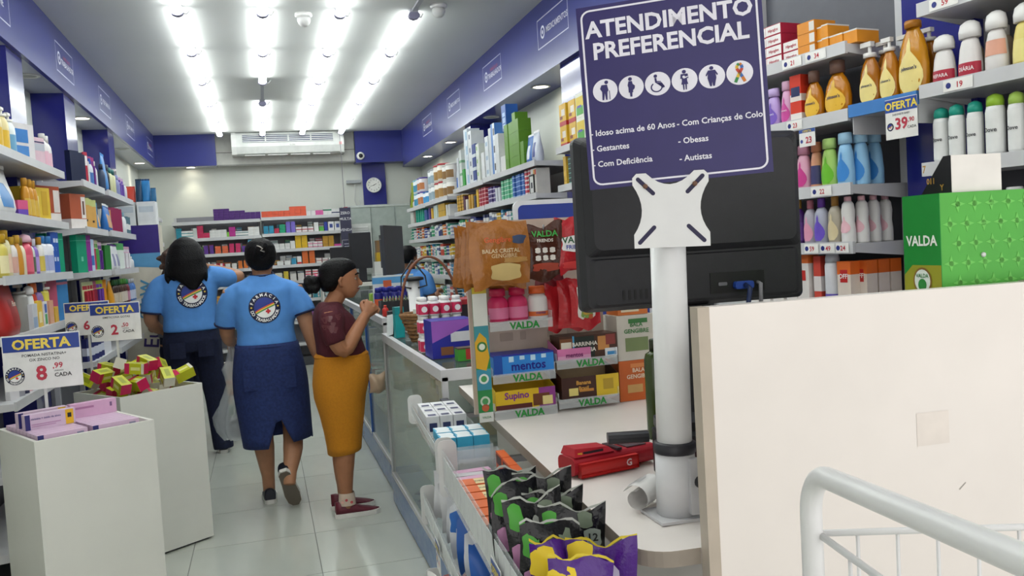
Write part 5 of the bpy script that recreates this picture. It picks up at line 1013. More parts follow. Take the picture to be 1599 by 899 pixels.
    MB().rbox(-.10, .10, -.09, .09, 0, .20, .01, '#2a2226').build('body', o); MB().rbox(-.108, .108, -.098, .098, .2005, .225, .012, '#a3242c').build('red_lid', o)
    # second queue post with black ring, phone holder and papers
    o = empty('queue_post', (.83, 4.98, z)); tag(o, 'white round post with black bracket on the near counter', 'post')
    MB().lathe([(.06, 0), (.06, .008), (.034, .012), (.034, .30)], 'tubewhite', 20).build('pole', o); MB().lathe([(.0345, .30), (.06, .305), (.06, .32), (.0345, .325)], 'black', 20).build('ring', o)
    for s_ in (-1, 1): MB().tube([(0, 0, .42), (s_*.07, 0, .325), (s_*.075, -.01, .27), (s_*.02, -.03, .26)], .005, 'black', 6).build('bracket_arm', o)
    o = put(carton(.05, .05, .17, '#23a0a4', bands=((.75, 1, '#1d8b90'),)), 'teal_carton', 'teal carton beside the counter post', 'box', None, (.70, 4.78, z), .1)
    o = empty('card_machine', (.70, 4.93, z)); tag(o, 'dark card machine holding a hanging white receipt at the counter corner', 'card machine')
    MB().rbox(-.04, .04, -.03, .03, 0, .14, .01, '#23262c').build('body', o); MB().add([(-.048, -.034, .12), (-.01, -.034, .125), (-.02, -.036, .01), (-.055, -.036, .0)], [(0,1,2,3), (3,2,1,0)], '#e2e4e4').build('receipt', o)
    # far counter goods
    zf = 1.0905
    for k in range(4):
        put(bottle(.058, .045, .155, '#26267c', '#2c2f90_', lab='#cf5a34' if k != 3 else '#c9ccd8', kind='square'), 'antacid_bottle', 'navy bottle with orange label, %s from left on the far counter' % ORD[k], 'bottle', 'navy bottles on the far counter', (.755+.062*k*.9, 6.05-.02*k, zf), .1)
    for k in range(3):
        put(bottle(.058, .045, .155, '#26267c', '#2c2f90_', kind='square'), 'antacid_bottle', 'navy bottle in the rear row, %s from left on the far counter' % ORD[k], 'bottle', 'navy bottles on the far counter', (.80+.06*k, 6.16, zf), .1)
    put(carton(.30, .03, .23, '#d5dad8', bands=((.75, .95, '#5aa0cf'),), panels=((.25, .45, .6, .85, '#d0633a'), (.35, .5, .2, .6, '#6ab04a'))), 'display_card', 'white display card with blue wave behind the navy bottles', 'display', None, (.90, 6.30, zf), .05)
    put(carton(.09, .05, .10, '#9ac04a', panels=((.5, 1, 0, 1, '#e0e4d8'),)), 'lime_box', 'lime green and white box beside the customer face', 'box', None, (.785, 6.45, zf), .1)
    t = empty('sachet_tray', (.83, 5.72, zf)); tag(t, 'black tray full of upright green sachets on the far counter', 'tray')
    for a in ((-.11, .11, -.07, -.065, 0, .08), (-.11, .11, .065, .07, 0, .08), (-.11, -.105, -.065, .065, 0, .08), (.105, .11, -.065, .065, 0, .08), (-.105, .105, -.065, .065, 0, .004)): MB().box(*a, 'black').build('side', t)
    for k in range(9):
        put(carton(.055, .004, .10, '#7f8f6a' if k % 2 else '#b9bfa4', panels=((.1, .9, .1, .5, '#3a4a34'),)), 'sachet', 'green sachet standing in the black tray, %s from left' % ORD[k], 'sachet', 'sachets in the black tray', (.748+.02*k, 5.72-.003*k, zf+.006), 1.1, tilt=(.0, .35-.02*k, 1.25))
    o = put(bottle(.04, .04, .07, '#c8342c', '#d84a3a'), 'red_bottle', 'small red bottle at the near end of the far counter', 'bottle', None, (.715, 5.42, zf))
    # flat monitor seen almost edge-on above the counter
    o = empty('monitor', (.98, 6.75, zf)); tag(o, 'thin grey monitor seen nearly edge-on above the far counter', 'monitor')
    def pan(x0, x1, y0, y1, z0, z1, m, n): mb = MB().rbox(x0, x1, y0, y1, z0, z1, .008, m, axis='y'); mb.xf(RZ(1.15)); mb.build(n, o)
    pan(-.27, .27, -.012, .012, .22, .60, '#3a3c42', 'screen'); pan(-.18, .18, .0125, .05, .28, .50, '#4a4d54', 'rear_housing'); pan(-.04, .04, .02, .045, .01, .279, '#202228', 'neck'); MB().lathe([(.11, 0), (.11, .01), (.02, .0145)], '#202228', 20).build('foot', o)
DISC = MB().disc(0, .03, .014, -.0262, '#e9e4e4', 14).mesh('disc')
counters()

# ================================================================ cash desk, in its own frame: x into the desk, y along it to the back
DA = -.061; DO = Vector((.588, 1.357, 0))
def DK(x, y, z=0): return (DO.x+x*math.cos(DA)-y*math.sin(DA), DO.y+x*math.sin(DA)+y*math.cos(DA), z)
def desk():
    o = empty('cash_desk', DO, DA); tag(o, 'white laminate cash desk with rounded front corner', 'desk')
    P = [(0, .07)]+[(.07-.07*math.cos(t), .07-.07*math.sin(t)) for t in [PI/2*k/8 for k in range(1, 9)]]+[(.62, 0), (.62, 1.985), (.0, 1.985)]
    MB().slab(P, .922, .95, 'laminate').build('top', o)
    band = [(x, y) for x, y in P[:9]]+[(.112, 0)]
    Q = [(0, 1.985)]+P[:9]+[(.112, 0)]
    mb = MB(); 
    for (a, b) in zip(Q, Q[1:]): mb.add([(a[0]-.0005, a[1]-.0008, .9215), (b[0]-.0005, b[1]-.0008, .9215), (b[0]-.0005, b[1]-.0008, .9502), (a[0]-.0005, a[1]-.0008, .9502)], [(0,1,2,3), (3,2,1,0)], '#cbbfb0')
    mb.build('edge_band', o)
    MB().box(.13, .15, .04, 1.92, 0, .9215, 'laminate').build('front_board', o); MB().box(.15, .6, 1.9, 1.92, 0, .9215, 'laminate').build('end_board', o)
    MB().box(.16, .60, .20, .24, .3, .9, '#3a3c42').build('drawer_unit', o)
    # tall white screen board at the near end
    s = empty('screen_board', DK(.112, -.003), DA); tag(s, 'tall white laminate board closing the near end of the cash desk', 'partition')
    MB().box(.022, .665, -.028, 0, 0, 1.372, 'laminate').build('board', s); MB().box(.0, .0215, -.03, .001, 0, 1.3725, '#b9ad9e').build('edge_strip', s)
    MB().box(.6655, .684, -.032, .001, 0, 1.3735, 'edge').build('joint_strip', s); MB().box(.6845, 1.1, -.028, 0, 0, 1.372, 'laminate').build('side_board', s)
    MB().rect(.415, .482, 1.09, 1.15, -.0286, '#e4dbd3').build('tape_mark', s)
    mb = MB().add([(.50, -.0286, 1.000), (.514, -.0286, 1.012), (.513, -.0286, 1.0135), (.499, -.0286, 1.002)], [(0,1,2,3)], '#9a958e')
    mb.build('scratch', s)
    MB().box(.16, 1.1, .0015, .16, 1.30, 1.32, 'laminate').build('rear_ledge', s)
    # green sweets display on the ledge
    g = empty('green_display_box', DK(.632, .02, 1.3205), DA); tag(g, 'bright green cardboard display with tone-on-tone crosses behind the white board', 'display box')
    MB().box(0, .34, 0, .105, 0, .225, '#4ca83a').build('body', g)
    mb = MB(); 
    for i in range(9):
        for j in range(6):
            x, z = .02+.037*i+(.018 if j % 2 else 0), .018+.037*j
            if x > .33: continue
            for t in range(4): mb.add([(x+.0055*math.cos(PI/2*t+1.57), -.0006, z+.0055*math.sin(PI/2*t+1.57)), (x+.016*math.cos(PI/2*t), -.0006, z+.016*math.sin(PI/2*t)), (x-.0055*math.cos(PI/2*t+1.57), -.0006, z-.0055*math.sin(PI/2*t+1.57))], [(0,2,1)], '#67bf50')
    o2 = mb.build('cross_pattern', g); o2['kind'] = 'stuff'
    for x, z in ((.09, .105), (.24, .105)): MB().lathe([(.005, 0), (.0045, .003), (.001, .004)], '#d8dcd8', 12).xf(T(x, -.0002, z) @ RX(PI/2)).build('rivet', g)
    mb = MB().box(-.0012, -.0002, .0, .105, .0, .225, '#1f8a36'); mb.add([(-.0016, .105, .0), (-.0016, .0, .0), (-.0016, .0, .09), (-.0016, .08, .09), (-.0016, .105, .07)], [(0,1,2,3,4)], '#9a9a2a'); mb.build('side_panel', g)
    mb = MB(); mb.text('VALDA', .027, 0, .128, 0, '#eef2ea', .03); mb.disc(.0, .06, .026, -.0003, '#8a6a34', 20).disc(0, .06, .022, -.0006, '#dfe8df', 20).disc(0, .052, .012, -.0009, '#2f8a3c', 14).text('VALDA', .011, 0, .066, -.0009, '#1f7a34', .02); mb.xf(T(-.0022, .052, 0) @ RZ(-PI/2)); mb.build('logo', g)
    h = empty('black_gift_carton', DK(.667, .030, 1.5460), DA); tag(h, 'black carton with gold signs and a white flap on the green display', 'box')
    MB().add([(0, .0, 0), (.11, 0, 0), (.11, .085, 0), (0, .085, 0), (.0, .0, .07), (.11, .0, .07), (.11, .02, .07), (.0, .02, .07)], [(0,3,2,1), (0,1,5,4), (4,5,6,7), (2,3,7,6), (1,2,6,5)], '#e4e0da').add([(-.0005, .085, 0), (-.0005, 0, 0), (-.0005, 0, .07), (-.0005, .02, .07)], [(0,1,2,3)], '#17161a').build('body', h)
    mb = MB(); mb.text('011', .016, .03, .02, 0, '#b98a3a', .02).text('7', .02, .012, .043, 0, '#b98a3a', .02).text('Y', .016, .06, .006, 0, '#b98a3a', .02); mb.xf(T(-.0012, .085, 0) @ RZ(-PI/2)); mb.build('gold_print', h)
    # ------------- black monitor seen from behind
    m = empty('monitor', DK(.375, .56, .9505), DA-.02); tag(m, 'large black computer monitor seen from behind on the cash desk', 'monitor')
    def ring(s, y, b=0): return [(x*s, y, .385+z) for x, z in ((-.255, -.0), (.255, 0), (.255, .30), (-.255, .30))]
    mb = MB(); W_ = .285
    def rr(x0, x1, z0, z1, y, r=.015, n=4):
        out = []
        for cx, cz, s_ in ((x1-r, z1-r, 0), (x0+r, z1-r, 1), (x0+r, z0+r, 2), (x1-r, z0+r, 3)):
            for k in range(n+1):
                t = (s_+k/n)*PI/2; out.append((cx+r*math.cos(t), y, cz+r*math.sin(t)))
        return out
    mb.loft([rr(-W_, W_, .375, .785, .022), rr(-W_, W_, .375, .785, -.004), rr(-W_+.012, W_-.012, .385, .775, -.022)], 'black'); mb.build('screen_housing', m)
    MB().loft([rr(-W_+.013, W_-.013, .505, .774, -.0225, .012), rr(-W_+.03, W_-.03, .520, .765, -.040, .02)], 'black', smooth=False).build('raised_back', m)
    MB().loft([rr(-W_+.02, W_-.02, .386, .50, -.0222, .01), rr(-W_+.03, W_-.03, .392, .497, -.028, .01)], 'black').build('lower_back', m)
    for k in range(6): MB().rbox(-.19+.014*k, -.184+.014*k, -.0292, -.0282, .40, .424, .0025, '#0e0e10', 2, 'y').build('vent_slot', m)
    MB().box(.03, .17, -.0295, -.0283, .400, .45, '#121214').build('port_recess', m)
    MB().rbox(.05, .072, -.032, -.0297, .418, .426, .002, '#6d6d72', 2, 'y').build('hdmi_port', m)
    MB().rbox(.088, .135, -.045, -.0297, .408, .426, .005, '#24479c', 2, 'y').build('blue_plug', m); MB().tube([(.112, -.046, .417), (.112, -.07, .41), (.10, -.075, .36), (.06, -.06, .30)], .006, '#1c2b52', 8).build('cable', m)
    MB().tube([(.152, -.0297, .42), (.152, -.045, .418), (.148, -.05, .36)], .005, '#8a8a8e', 8).build('power_plug', m)
    MB().disc(-.075, .41, .010, -.0286, '#b8b8b6', 16).rect(-.088, -.064, .378, .393, -.0286, '#7f9fc0').build('sticker', m)
    MB().box(-.035, .035, -.012, .02, .015, .374, 'black').build('neck', m); MB().rbox(-.10, .12, -.03, .11, 0, .015, .02, 'black').build('foot', m)
    # ------------- preferential service sign on white post
    pb = Vector((.742, 1.525, .9505))
    p = empty('sign_post', pb, (0, .018, 0)); tag(p, 'white round sign post with slotted cross plate clamped on the cash desk', 'sign post')
    MB().lathe([(.034, .006), (.034, .53)], 'tubewhite', 28).build('pole', p); MB().lathe([(.0385, .006), (.0385, .125)], '#d6d6d8', 28).build('sleeve', p); MB().lathe([(.0395, .1255), (.041, .128), (.041, .145), (.0345, .148)], '#2a2a30', 28).build('collar', p)
    MB().box(-.055, .05, -.05, .05, 0, .0055, '#c9c9cb').build('base_plate', p)
    MB().rbox(.008, .030, -.047, -.036, .012, .12, .003, '#c4c4c6', 2, 'y').build('clamp_bar', p); MB().lathe([(.012, 0), (.012, .012), (.009, .015)], 'black', 14).xf(T(.028, -.047, .075) @ RX(PI/2)).build('clamp_knob', p)
    sa = -.62+.0   # the sign looks towards the aisle
    # slotted cross plate
    pl = []
    a, c = .063, .020
    corner = [(a, a-c), (a-c*.0, a)]
    def curve(p0, p1, q, n=8): return [((1-t)**2*p0[0]+2*t*(1-t)*q[0]+t*t*p1[0], (1-t)**2*p0[1]+2*t*(1-t)*q[1]+t*t*p1[1]) for t in [k/n for k in range(n+1)]]
    top = curve((.040, .063), (-.040, .063), (0, .022)); lef = curve((-.063, .044), (-.063, -.040), (-.034, 0)); rig = curve((.063, -.040), (.063, .044), (.034, 0))
    pl = [(.063, .056), (.056, .063)]+top+[(-.056, .063), (-.063, .056)]+lef+[(-.063, -.063), (.063, -.063)]+rig
    mb = MB(); mb.prism(pl, -.002, .002, 'tubewhite')
    A = Vector((.742-.009*math.sin(.018), 1.525, 1.52)); 
    sd = Vector((math.cos(-.56), math.sin(-.56), 0)); nrm = Vector((math.sin(-.56), -math.cos(-.56), 0))
    pm = Matrix(((sd.x, -nrm.x, 0, 0), (sd.y, -nrm.y, 0, 0), (0, 0, 1, 0), (0, 0, 0, 1)))
    base = pm.copy(); base.translation = Vector((.742, 1.525, 1.545))+nrm*.037-pb+sd*.012
    base = base @ Matrix.Scale(1.12, 4); mb.xf(base); mb.build('cross_plate', p)
    for sx_, sz_ in ((1, 1), (-1, 1), (1, -1), (-1, -1)):
        s_ = MB(); L_ = .042; w_ = .0035; cx, cz = sx_*.041, sz_*.041; dx, dz = sx_*.7071, sz_*.7071; nx, nz = -dz, dx; pts = []
        for k in range(7):
            t = -PI/2+PI*k/6; pts.append((cx+dx*(L_/2-w_)+w_*(dx*math.cos(t)+nx*math.sin(t)), cz+dz*(L_/2-w_)+w_*(dz*math.cos(t)+nz*math.sin(t))))
        for k in range(7):
            t = PI/2+PI*k/6; pts.append((cx-dx*(L_/2-w_)+w_*(dx*math.cos(t)+nx*math.sin(t)), cz-dz*(L_/2-w_)+w_*(dz*math.cos(t)+nz*math.sin(t))))
        s_.poly([(x, -.0024, z_) for x, z_ in pts], '#241f44'); s_.poly([(x, -.0022, z_) for x, z_ in reversed(pts)], '#241f44')
        if sz_ > 0: s_.lathe([(.0042, 0), (.0042, .004), (.002, .005)], '#6a4a3a', 10); s_.xf(T(cx, -.0024, cz) @ RX(PI/2), len(s_.v)-30)
        s_.xf(base); s_.build('slot', p)
    # the sign board
    w, h = .318, .352
    g = empty('service_sign', Vector((.742, 1.525, 1.617))+nrm*.026+sd*.038, (0, -.026, -.56)); g.scale = (1.07, 1.0, .985); tag(g, 'purple blue ATENDIMENTO PREFERENCIAL sign with white pictograms and border', 'sign')
    MB().box(-w/2, w/2, 0, .003, -.02, h-.02, '#2f2862:.3').build('board', g)
    mb = MB(); y = -.0006; Wt = '#e6e4ee'
    # border outline with rounded corners
    def outline(m_, t_, r_):
        def pts(e):
            o_ = []; x0, x1, z0, z1 = -w/2+m_+e, w/2-m_-e, -.02+m_+e, h-.02-m_-e; r2 = r_-e
            for cx, cz, s_ in ((x1-r2, z1-r2, 0), (x0+r2, z1-r2, 1), (x0+r2, z0+r2, 2), (x1-r2, z0+r2, 3)):
                for k in range(6): o_.append((cx+r2*math.cos((s_+k/5)*PI/2), y, cz+r2*math.sin((s_+k/5)*PI/2)))
            return o_
        a_, b_ = pts(0), pts(t_); n_ = len(a_); mb.add(a_+b_, [(k, (k+1) % n_, n_+(k+1) % n_, n_+k) for k in range(n_)], Wt)
    outline(.007, .0035, .017); mb.build('border', g)
    mb = MB(); mb.text('ATENDIMENTO', .0435, .0, .272, y, Wt, .03, sx=.94).text('PREFERENCIAL', .0435, .0, .230, y, Wt, .03, sx=.94); mb.build('title', g)
    mb = MB(); sz = .0158
    for s_, x, z_ in (('- Idoso acima de 60 Anos', -.150, .083), ('- Gestantes', -.150, .053), ('- Com Deficiência', -.150, .023), ('- Com Crianças de Colo', .003, .083), ('- Obesas', .003, .050), ('- Autistas', .003, .017)): MB().text(s_, sz, x, z_, y, Wt, .02, 'LEFT', sx=.92).build('list_line', g)
    pic = '#2f2862'
    for k in range(6):
        X = -.1175+.0465*k; Z = .168; q = MB().disc(X, Z, .0222, y, Wt, 30); y2 = y*2
        def D(dx, dz, r, c=pic): q.disc(X+dx, Z+dz, r, y2, c, 12)
        def PG(pts, c=pic): q.poly([(X+a, y2, Z+b) for a, b in pts], c)
        if k == 0: D(.003, .0155, .0035); PG([(-.006, .011), (.004, .011), (.006, .0), (.004, -.003), (.003, -.018), (.0005, -.018), (-.001, -.005), (-.003, -.018), (-.006, -.018), (-.0055, -.002), (-.009, .004)]); PG([(.007, -.001), (.0082, -.001), (.0082, -.018), (.007, -.018)])
        elif k == 1: D(-.001, .0155, .0035); PG([(-.004, .0115), (.002, .0115), (.003, .006), (.007, .002), (.006, -.003), (.003, -.006), (.003, -.01), (-.005, -.01), (-.005, -.0), (-.006, .004)]); PG([(-.003, -.01), (.0015, -.01), (.001, -.018), (-.0025, -.018)])
        elif k == 2:
            D(-.003, .0145, .0032); PG([(-.005, .011), (-.0015, .011), (-.001, .005), (.006, .004), (.006, .0025), (-.001, .0028), (-.001, .0), (.006, -.0005), (.009, -.009), (.012, -.008), (.0118, -.006), (.0096, -.0068), (.007, .0018), (-.004, .0025)])
            n_ = 18; a_ = [(X-.002+.0105*math.cos(2.2+4.2*j/n_), y2, Z-.0065+.0095*math.sin(2.2+4.2*j/n_)) for j in range(n_+1)]; b_ = [(X-.002+.0082*math.cos(2.2+4.2*j/n_), y2, Z-.0065+.0073*math.sin(2.2+4.2*j/n_)) for j in range(n_+1)]
            q.add(a_+b_, [(j, j+1, n_+2+j, n_+1+j) for j in range(n_)], pic)
        elif k == 3: D(0, .0155, .0035); PG([(-.006, .0115), (.006, .0115), (.007, .003), (.0045, .003), (.0045, -.002), (.006, -.008), (-.006, -.008), (-.0045, -.002), (-.0045, .003), (-.007, .003)]); PG([(-.0035, -.008), (-.0008, -.008), (-.001, -.018), (-.003, -.018)]); PG([(.0008, -.008), (.0035, -.008), (.003, -.018), (.001, -.018)]); q.disc(X-.001, Z+.006, .0024, y*3, Wt, 10); q.poly([(X-.002, y*3, Z+.0045), (X+.006, y*3, Z+.007), (X+.0065, y*3, Z+.0055), (X-.001, y*3, Z+.0025)], Wt)
        elif k == 4: D(0, .0155, .0035); PG([(-.006, .0115), (.006, .0115), (.0105, .003), (.009, .001), (.0065, .005), (.0075, -.003), (.006, -.009), (.004, -.018), (.001, -.018), (.0, -.009), (-.001, -.018), (-.004, -.018), (-.006, -.009), (-.0075, -.003), (-.0065, .005), (-.009, .001), (-.0105, .003)])
        else:
            cols = ('#3a8a4a', '#d8b23a', '#c2452f', '#3a6ab0', '#d07a2a')
            path = [(-.008, -.017), (-.004, -.008), (.0, .0), (.0045, .008), (.0035, .014), (.0, .0165), (-.0035, .014), (-.0045, .008), (.0, .0), (.004, -.008), (.008, -.017)]
            for j, (a_, b_) in enumerate(zip(path, path[1:])):
                d = Vector((b_[0]-a_[0], b_[1]-a_[1])).normalized()*.0026; PG([(a_[0]-d.y, a_[1]+d.x), (a_[0]+d.y, a_[1]-d.x), (b_[0]+d.y, b_[1]-d.x), (b_[0]-d.y, b_[1]+d.x)], cols[j % 5])
        q.build('pictogram', g)
    # ------------- card terminal, receipt roll, receipt printer, bottle
    t = empty('card_terminal', DK(.135, .56, .9505), .20); tag(t, 'red card payment terminal lying on its side on the cash desk', 'card terminal')
    def body(x0, x1, y0, y1, z0, z1, r, c, n, ax='z', par=t): return MB().rbox(x0, x1, y0, y1, z0, z1, r, c, 4, ax).build(n, par)
    body(-.115, .115, -.035, .04, .006, .048, .016, '#a81c2a', 'body', 'x'); body(-.105, .055, -.043, -.0355, .004, .036, .012, '#c8302e', 'side_grip', 'x')
    mb = MB().add([(-.11, -.03, .049), (.0, -.03, .049), (.0, .035, .049), (-.11, .035, .049), (-.105, -.022, .068), (-.012, -.02, .060), (-.012, .03, .060), (-.105, .028, .068)], [(0,1,5,4), (1,2,6,5), (2,3,7,6), (3,0,4,7), (4,5,6,7)], '#b52230'); mb.build('raised_head', t)
    MB().box(-.085, -.03, -.0265, -.0255, .0505, .0585, '#2a2228').box(-.10, -.088, -.027, -.026, .052, .058, '#d8a83a').build('reader_slot', t)
    MB().box(.04, .095, -.022, .025, .0485, .0505, '#55444a').build('display', t); MB().box(.006, .02, -.03, .034, .0485, .054, '#3a2a30').build('hinge', t)
    MB().text('G', .022, .03, .012, -.0438, '#f2dada', .03).build('logo', t)
    for x in (-.08, .0): body(x, x+.03, -.03, .03, 0, .006, .004, '#7a1620', 'foot')
    r = empty('receipt_roll', DK(.105, .245, .9505), .0); tag(r, 'loose curled white receipt paper beside the sign post', 'receipt')
    n_ = 26; pts = [((.030-.0006*k)*math.cos(k*.30+.4), (.030-.0006*k)*math.sin(k*.30+.4)) for k in range(n_)]
    mb = MB(); mb.add([(-.045, a_, b_+.0305) for a_, b_ in pts]+[(.045, a_, b_+.0305) for a_, b_ in pts], [(k, k+1, n_+k+1, n_+k) for k in range(n_-1)], '#e9e7e4', True); mb.xf(RZ(.75)); mb.build('paper', r)
    mb = MB()
    for k in range(9):
        th = .62+k*.12; mb.add([(-.03, .0306*math.cos(th), .0305+.0306*math.sin(th)), (.028-.01*(k % 3), .0306*math.cos(th), .0305+.0306*math.sin(th)), (.028-.01*(k % 3), .0306*math.cos(th+.05), .0305+.0306*math.sin(th+.05)), (-.03, .0306*math.cos(th+.05), .0305+.0306*math.sin(th+.05))], [(0,1,2,3)], '#8a8a8c')
    mb.xf(RZ(.75)); mb.build('printed_lines', r)
    e = empty('receipt_printer', DK(.27, .40, .9505), -.25); tag(e, 'black receipt printer with open lid half hidden by the sign post', 'printer')
    body(-.07, .06, -.06, .06, .012, .11, .012, '#232326', 'body', 'z', e); MB().box(-.07, .065, -.062, -.0605, .02, .085, '#3a1c22').build('paper_window', e)
    mb = MB().rbox(-.065, .055, -.01, .06, 0, .02, .008, '#2c2c30'); mb.xf(T(0, 0, .111) @ RX(.12)); mb.build('lid', e); MB().text('ELGIN', .018, -.03, .088, -.0608, '#b9b9bc', .02).build('lettering', e)
    for x in (-.06, .045): body(x, x+.02, -.05, .07, 0, .012, .004, '#18181a', 'foot', 'z', e)
    MB().rbox(-.17, -.076, .05, .085, .075, .10, .01, '#2a2a2e', 2, 'x').build('cutter_arm', e)
    k = empty('cable_coil', DK(.19, .335, .9505)); tag(k, 'short black cable lying under the printer', 'cable')
    MB().tube([(-.01, .01, .03), (-.025, .0, .014), (-.018, -.018, .009), (.004, -.02, .009), (.025, -.008, .009), (.05, .0, .009)], .009, 'black', 8).build('sleeve', k)
    put(bottle(.06, .05, .27, '#3a4a24:.15', '#2c3420', kind='square', capf=.12), 'green_bottle', 'tall dark green bottle behind the sign post', 'bottle', None, DK(.36, .80, .9505), 0)
desk()
# ================================================================ sweets display, drawers of goods under the desk edge, blue board, cart
def bag_sheet(w, h, c, name, label, group, loc, rz, lab=None, lc='#e9dcc8', bulge=.02, seed=0, txt=None, tc='#ffffff', extra=None, tilt=0, cat='bag', seam=None):
    """soft hanging bag: pillow with wavy outline, crimped ends, print on its face"""
    R = random.Random(seed); n, m = 9, 9; ph = R.uniform(0, 6)
    def P(u, v, s):
        e = (1-abs(2*u-1)**3)*(1-abs(2*v-1)**3); x = (u-.5)*w*(1+.05*math.sin(5*v+ph)); z = -h*(1-v)+(.010*math.sin(4*u+ph)+.006*math.sin(9*u+2*ph))*min(1, h*6)
        return (x, s*bulge*e*(1+.25*math.sin(7*u+5*v+ph))+.004*math.sin(6*u+3*v+ph), z)
    mb = MB()
    for s in (-1, 1):
        vs = [P(i/n, j/m, s) for j in range(m+1) for i in range(n+1)]
        fs = [(j*(n+1)+i, j*(n+1)+i+1, (j+1)*(n+1)+i+1, (j+1)*(n+1)+i) for j in range(m) for i in range(n)]
        mb.add(vs, fs if s < 0 else [tuple(reversed(f)) for f in fs], c, True)
    o = mb.build(name, None, loc, (tilt, 0, rz)); tag(o, label, cat, group)
    def proj(mm):
        mm.v = [(x, P(min(1, max(0, x/w+.5)), min(1, max(0, 1+z/h)), -1)[1]-.0018+y, z) for x, y, z in mm.v]; return mm
    if lab:
        l = MB()
        for (u0, u1, v0, v1, col) in lab:
            k = 6; g = []
            for b in range(k+3):
                bb = b/(k+2); f_ = max(.25, (1-abs(2*bb-1)**5)**.3); um = (u0+u1)/2; g.append([(-w/2+w*(um+(u1-u0)*(a/k-.5)*f_*(1+.06*math.sin(9*bb+a))), 0, -h+h*(v0+(v1-v0)*bb)) for a in range(k+1)])
            l.loft(g, col, cap=False, closed=False, smooth=True)
        proj(l).build('label', o)
    if txt:
        t = MB()
        for (s_, sz, u, v, col) in txt: t.text(s_, sz, (u-.5)*w, -h+h*v, -.0008, col, .02)
        proj(t).build('lettering', o)
    if seam:
        sm = MB(); sm.loft([[P(i/n, 1, -1)[:2]+(P(i/n, 1, -1)[2]+dz+.004*math.sin(i*1.7+ph),) for i in range(n+1)] for dz in (0, .005)], seam, cap=False, closed=False); sm.build('seal', o)
    return o
def candy():
    S = empty('sweets_stand', (.632, 2.60, .9505), .03); tag(S, 'clear plastic counter stand of sweets with beige back panel and printed side strip', 'display stand')
    def q(x, y, z): return (.632+x*math.cos(.03)-y*math.sin(.03), 2.60+x*math.sin(.03)+y*math.cos(.03), .9505+z)
    MB().box(.0, .47, .13, .14, 0, .56, '#cbb9ab').build('back_panel', S)
    for c in range(2):
        for z in (.05, .11, .17, .23, .31, .37):
            for k in range(3):
                x = .03+.235*c+.07*k; w = (.02, .045, .02)[k]
                MB().rbox(x, x+w, .1285, .1298, z, z+.028, .003, '#b3a194', 2, 'y').build('embossed_cell', S)
    st = MB().box(-.022, .024, -.004, -.001, .0, .42, '#2c8a4a'); st.build('side_strip', S)
    mb = MB(); yy = -.0046
    mb.rect(-.022, .024, .30, .40, yy, '#d9dcd4').rect(-.022, .024, .40, .42, yy, '#c9b23a')
    mb.add([(-.022, yy, .20), (.024, yy, .21), (.024, yy, .30), (-.022, yy, .30)], [(0,1,2,3)], '#3f8f9a'); mb.add([(-.022, yy-.0002, .17), (.01, yy-.0002, .16), (.022, yy-.0002, .20), (.015, yy-.0002, .26), (-.005, yy-.0002, .28), (-.022, yy-.0002, .25)], [(0,1,2,3,4,5)], '#d9a92c')
    mb.rect(-.022, .024, .10, .165, yy, '#3a8fa6').rect(-.022, .024, 0, .03, yy, '#dfe4de')
    for z, c in ((.235, '#3f7a3a'), (.135, '#e4e8e4'), (.065, '#c9d8c4')): mb.disc(0, z, .016, yy-.0004, c, 16); mb.disc(0, z, .010, yy-.0006, '#4a9a5a' if c != '#3f7a3a' else '#dfe6d8', 12)
    mb.disc(.0, .045, .012, yy-.0004, '#c2603a', 12); mb.text('VALDA', .009, .002, .012, yy-.0004, '#2c7a3c', .02); mb.build('strip_print', S)
    for c in range(2):
        x0, x1 = (.03, .238) if c == 0 else (.244, .455)
        for k, z in enumerate((.022, .135, .30) if c == 0 else (.033, .16)):
            MB().box(x0, x1, .0, .128, z, z+.003, 'acrylic').build('tray_floor', S); MB().box(x0, x1, -.003, -.0005, z-.022, z+.008, 'acrylic').build('tray_lip', S)
            MB().box(x0, x0+.002, .0, .128, z+.0035, z+.03, 'acrylic').build('tray_side', S); MB().box(x1-.002, x1, .0, .128, z+.0035, z+.03, 'acrylic').build('tray_side', S)
            MB().text('VALDA', .030, (x0+x1)/2+.01, z-.019, -.0036, '#1f8a34', .035).build('tray_logo', S)
    # hooks and hanging bags
    for k, (x, z) in enumerate(((.06, .60), (.212, .595), (.315, .60), (.345, .41))):
        MB().tube([(x, .128, z-.02), (x, -.03 if k < 3 else .0, z-.02), (x, -.04 if k < 3 else -.012, z+.005)], .003, 'steel', 6).build('hook', S)
    MB().box(.03, .45, .13, .14, .5605, .625, '#cbb9ab').build('hook_rail', S)
    for k in range(5):
        p = q(.062-.006*k, -.052+.028*k, .612-.003*k)
        bag_sheet(.185, .19, 'copperfoil', 'ginger_sweets_bag', 'copper coloured ginger sweets bag hanging, %s from front' % ORD[k], 'copper sweets bags on the left hook', p, .03+.03*k-.03, lab=((.32, .82, .08, .36, '#d3b97a'), (.55, .95, .36, .45, '#b98a4a'), (.7, .96, .66, .80, '#3a4a6a')) if k == 0 else None, txt=(('Gengibre', .022, .45, .70, '#d8602c'), ('BALAS CRISTAL', .017, .5, .53, '#e0c9a0'), ('GENGIBRE', .017, .55, .45, '#d8b98a')) if k == 0 else None, bulge=.013, seed=k, tilt=.03*k)
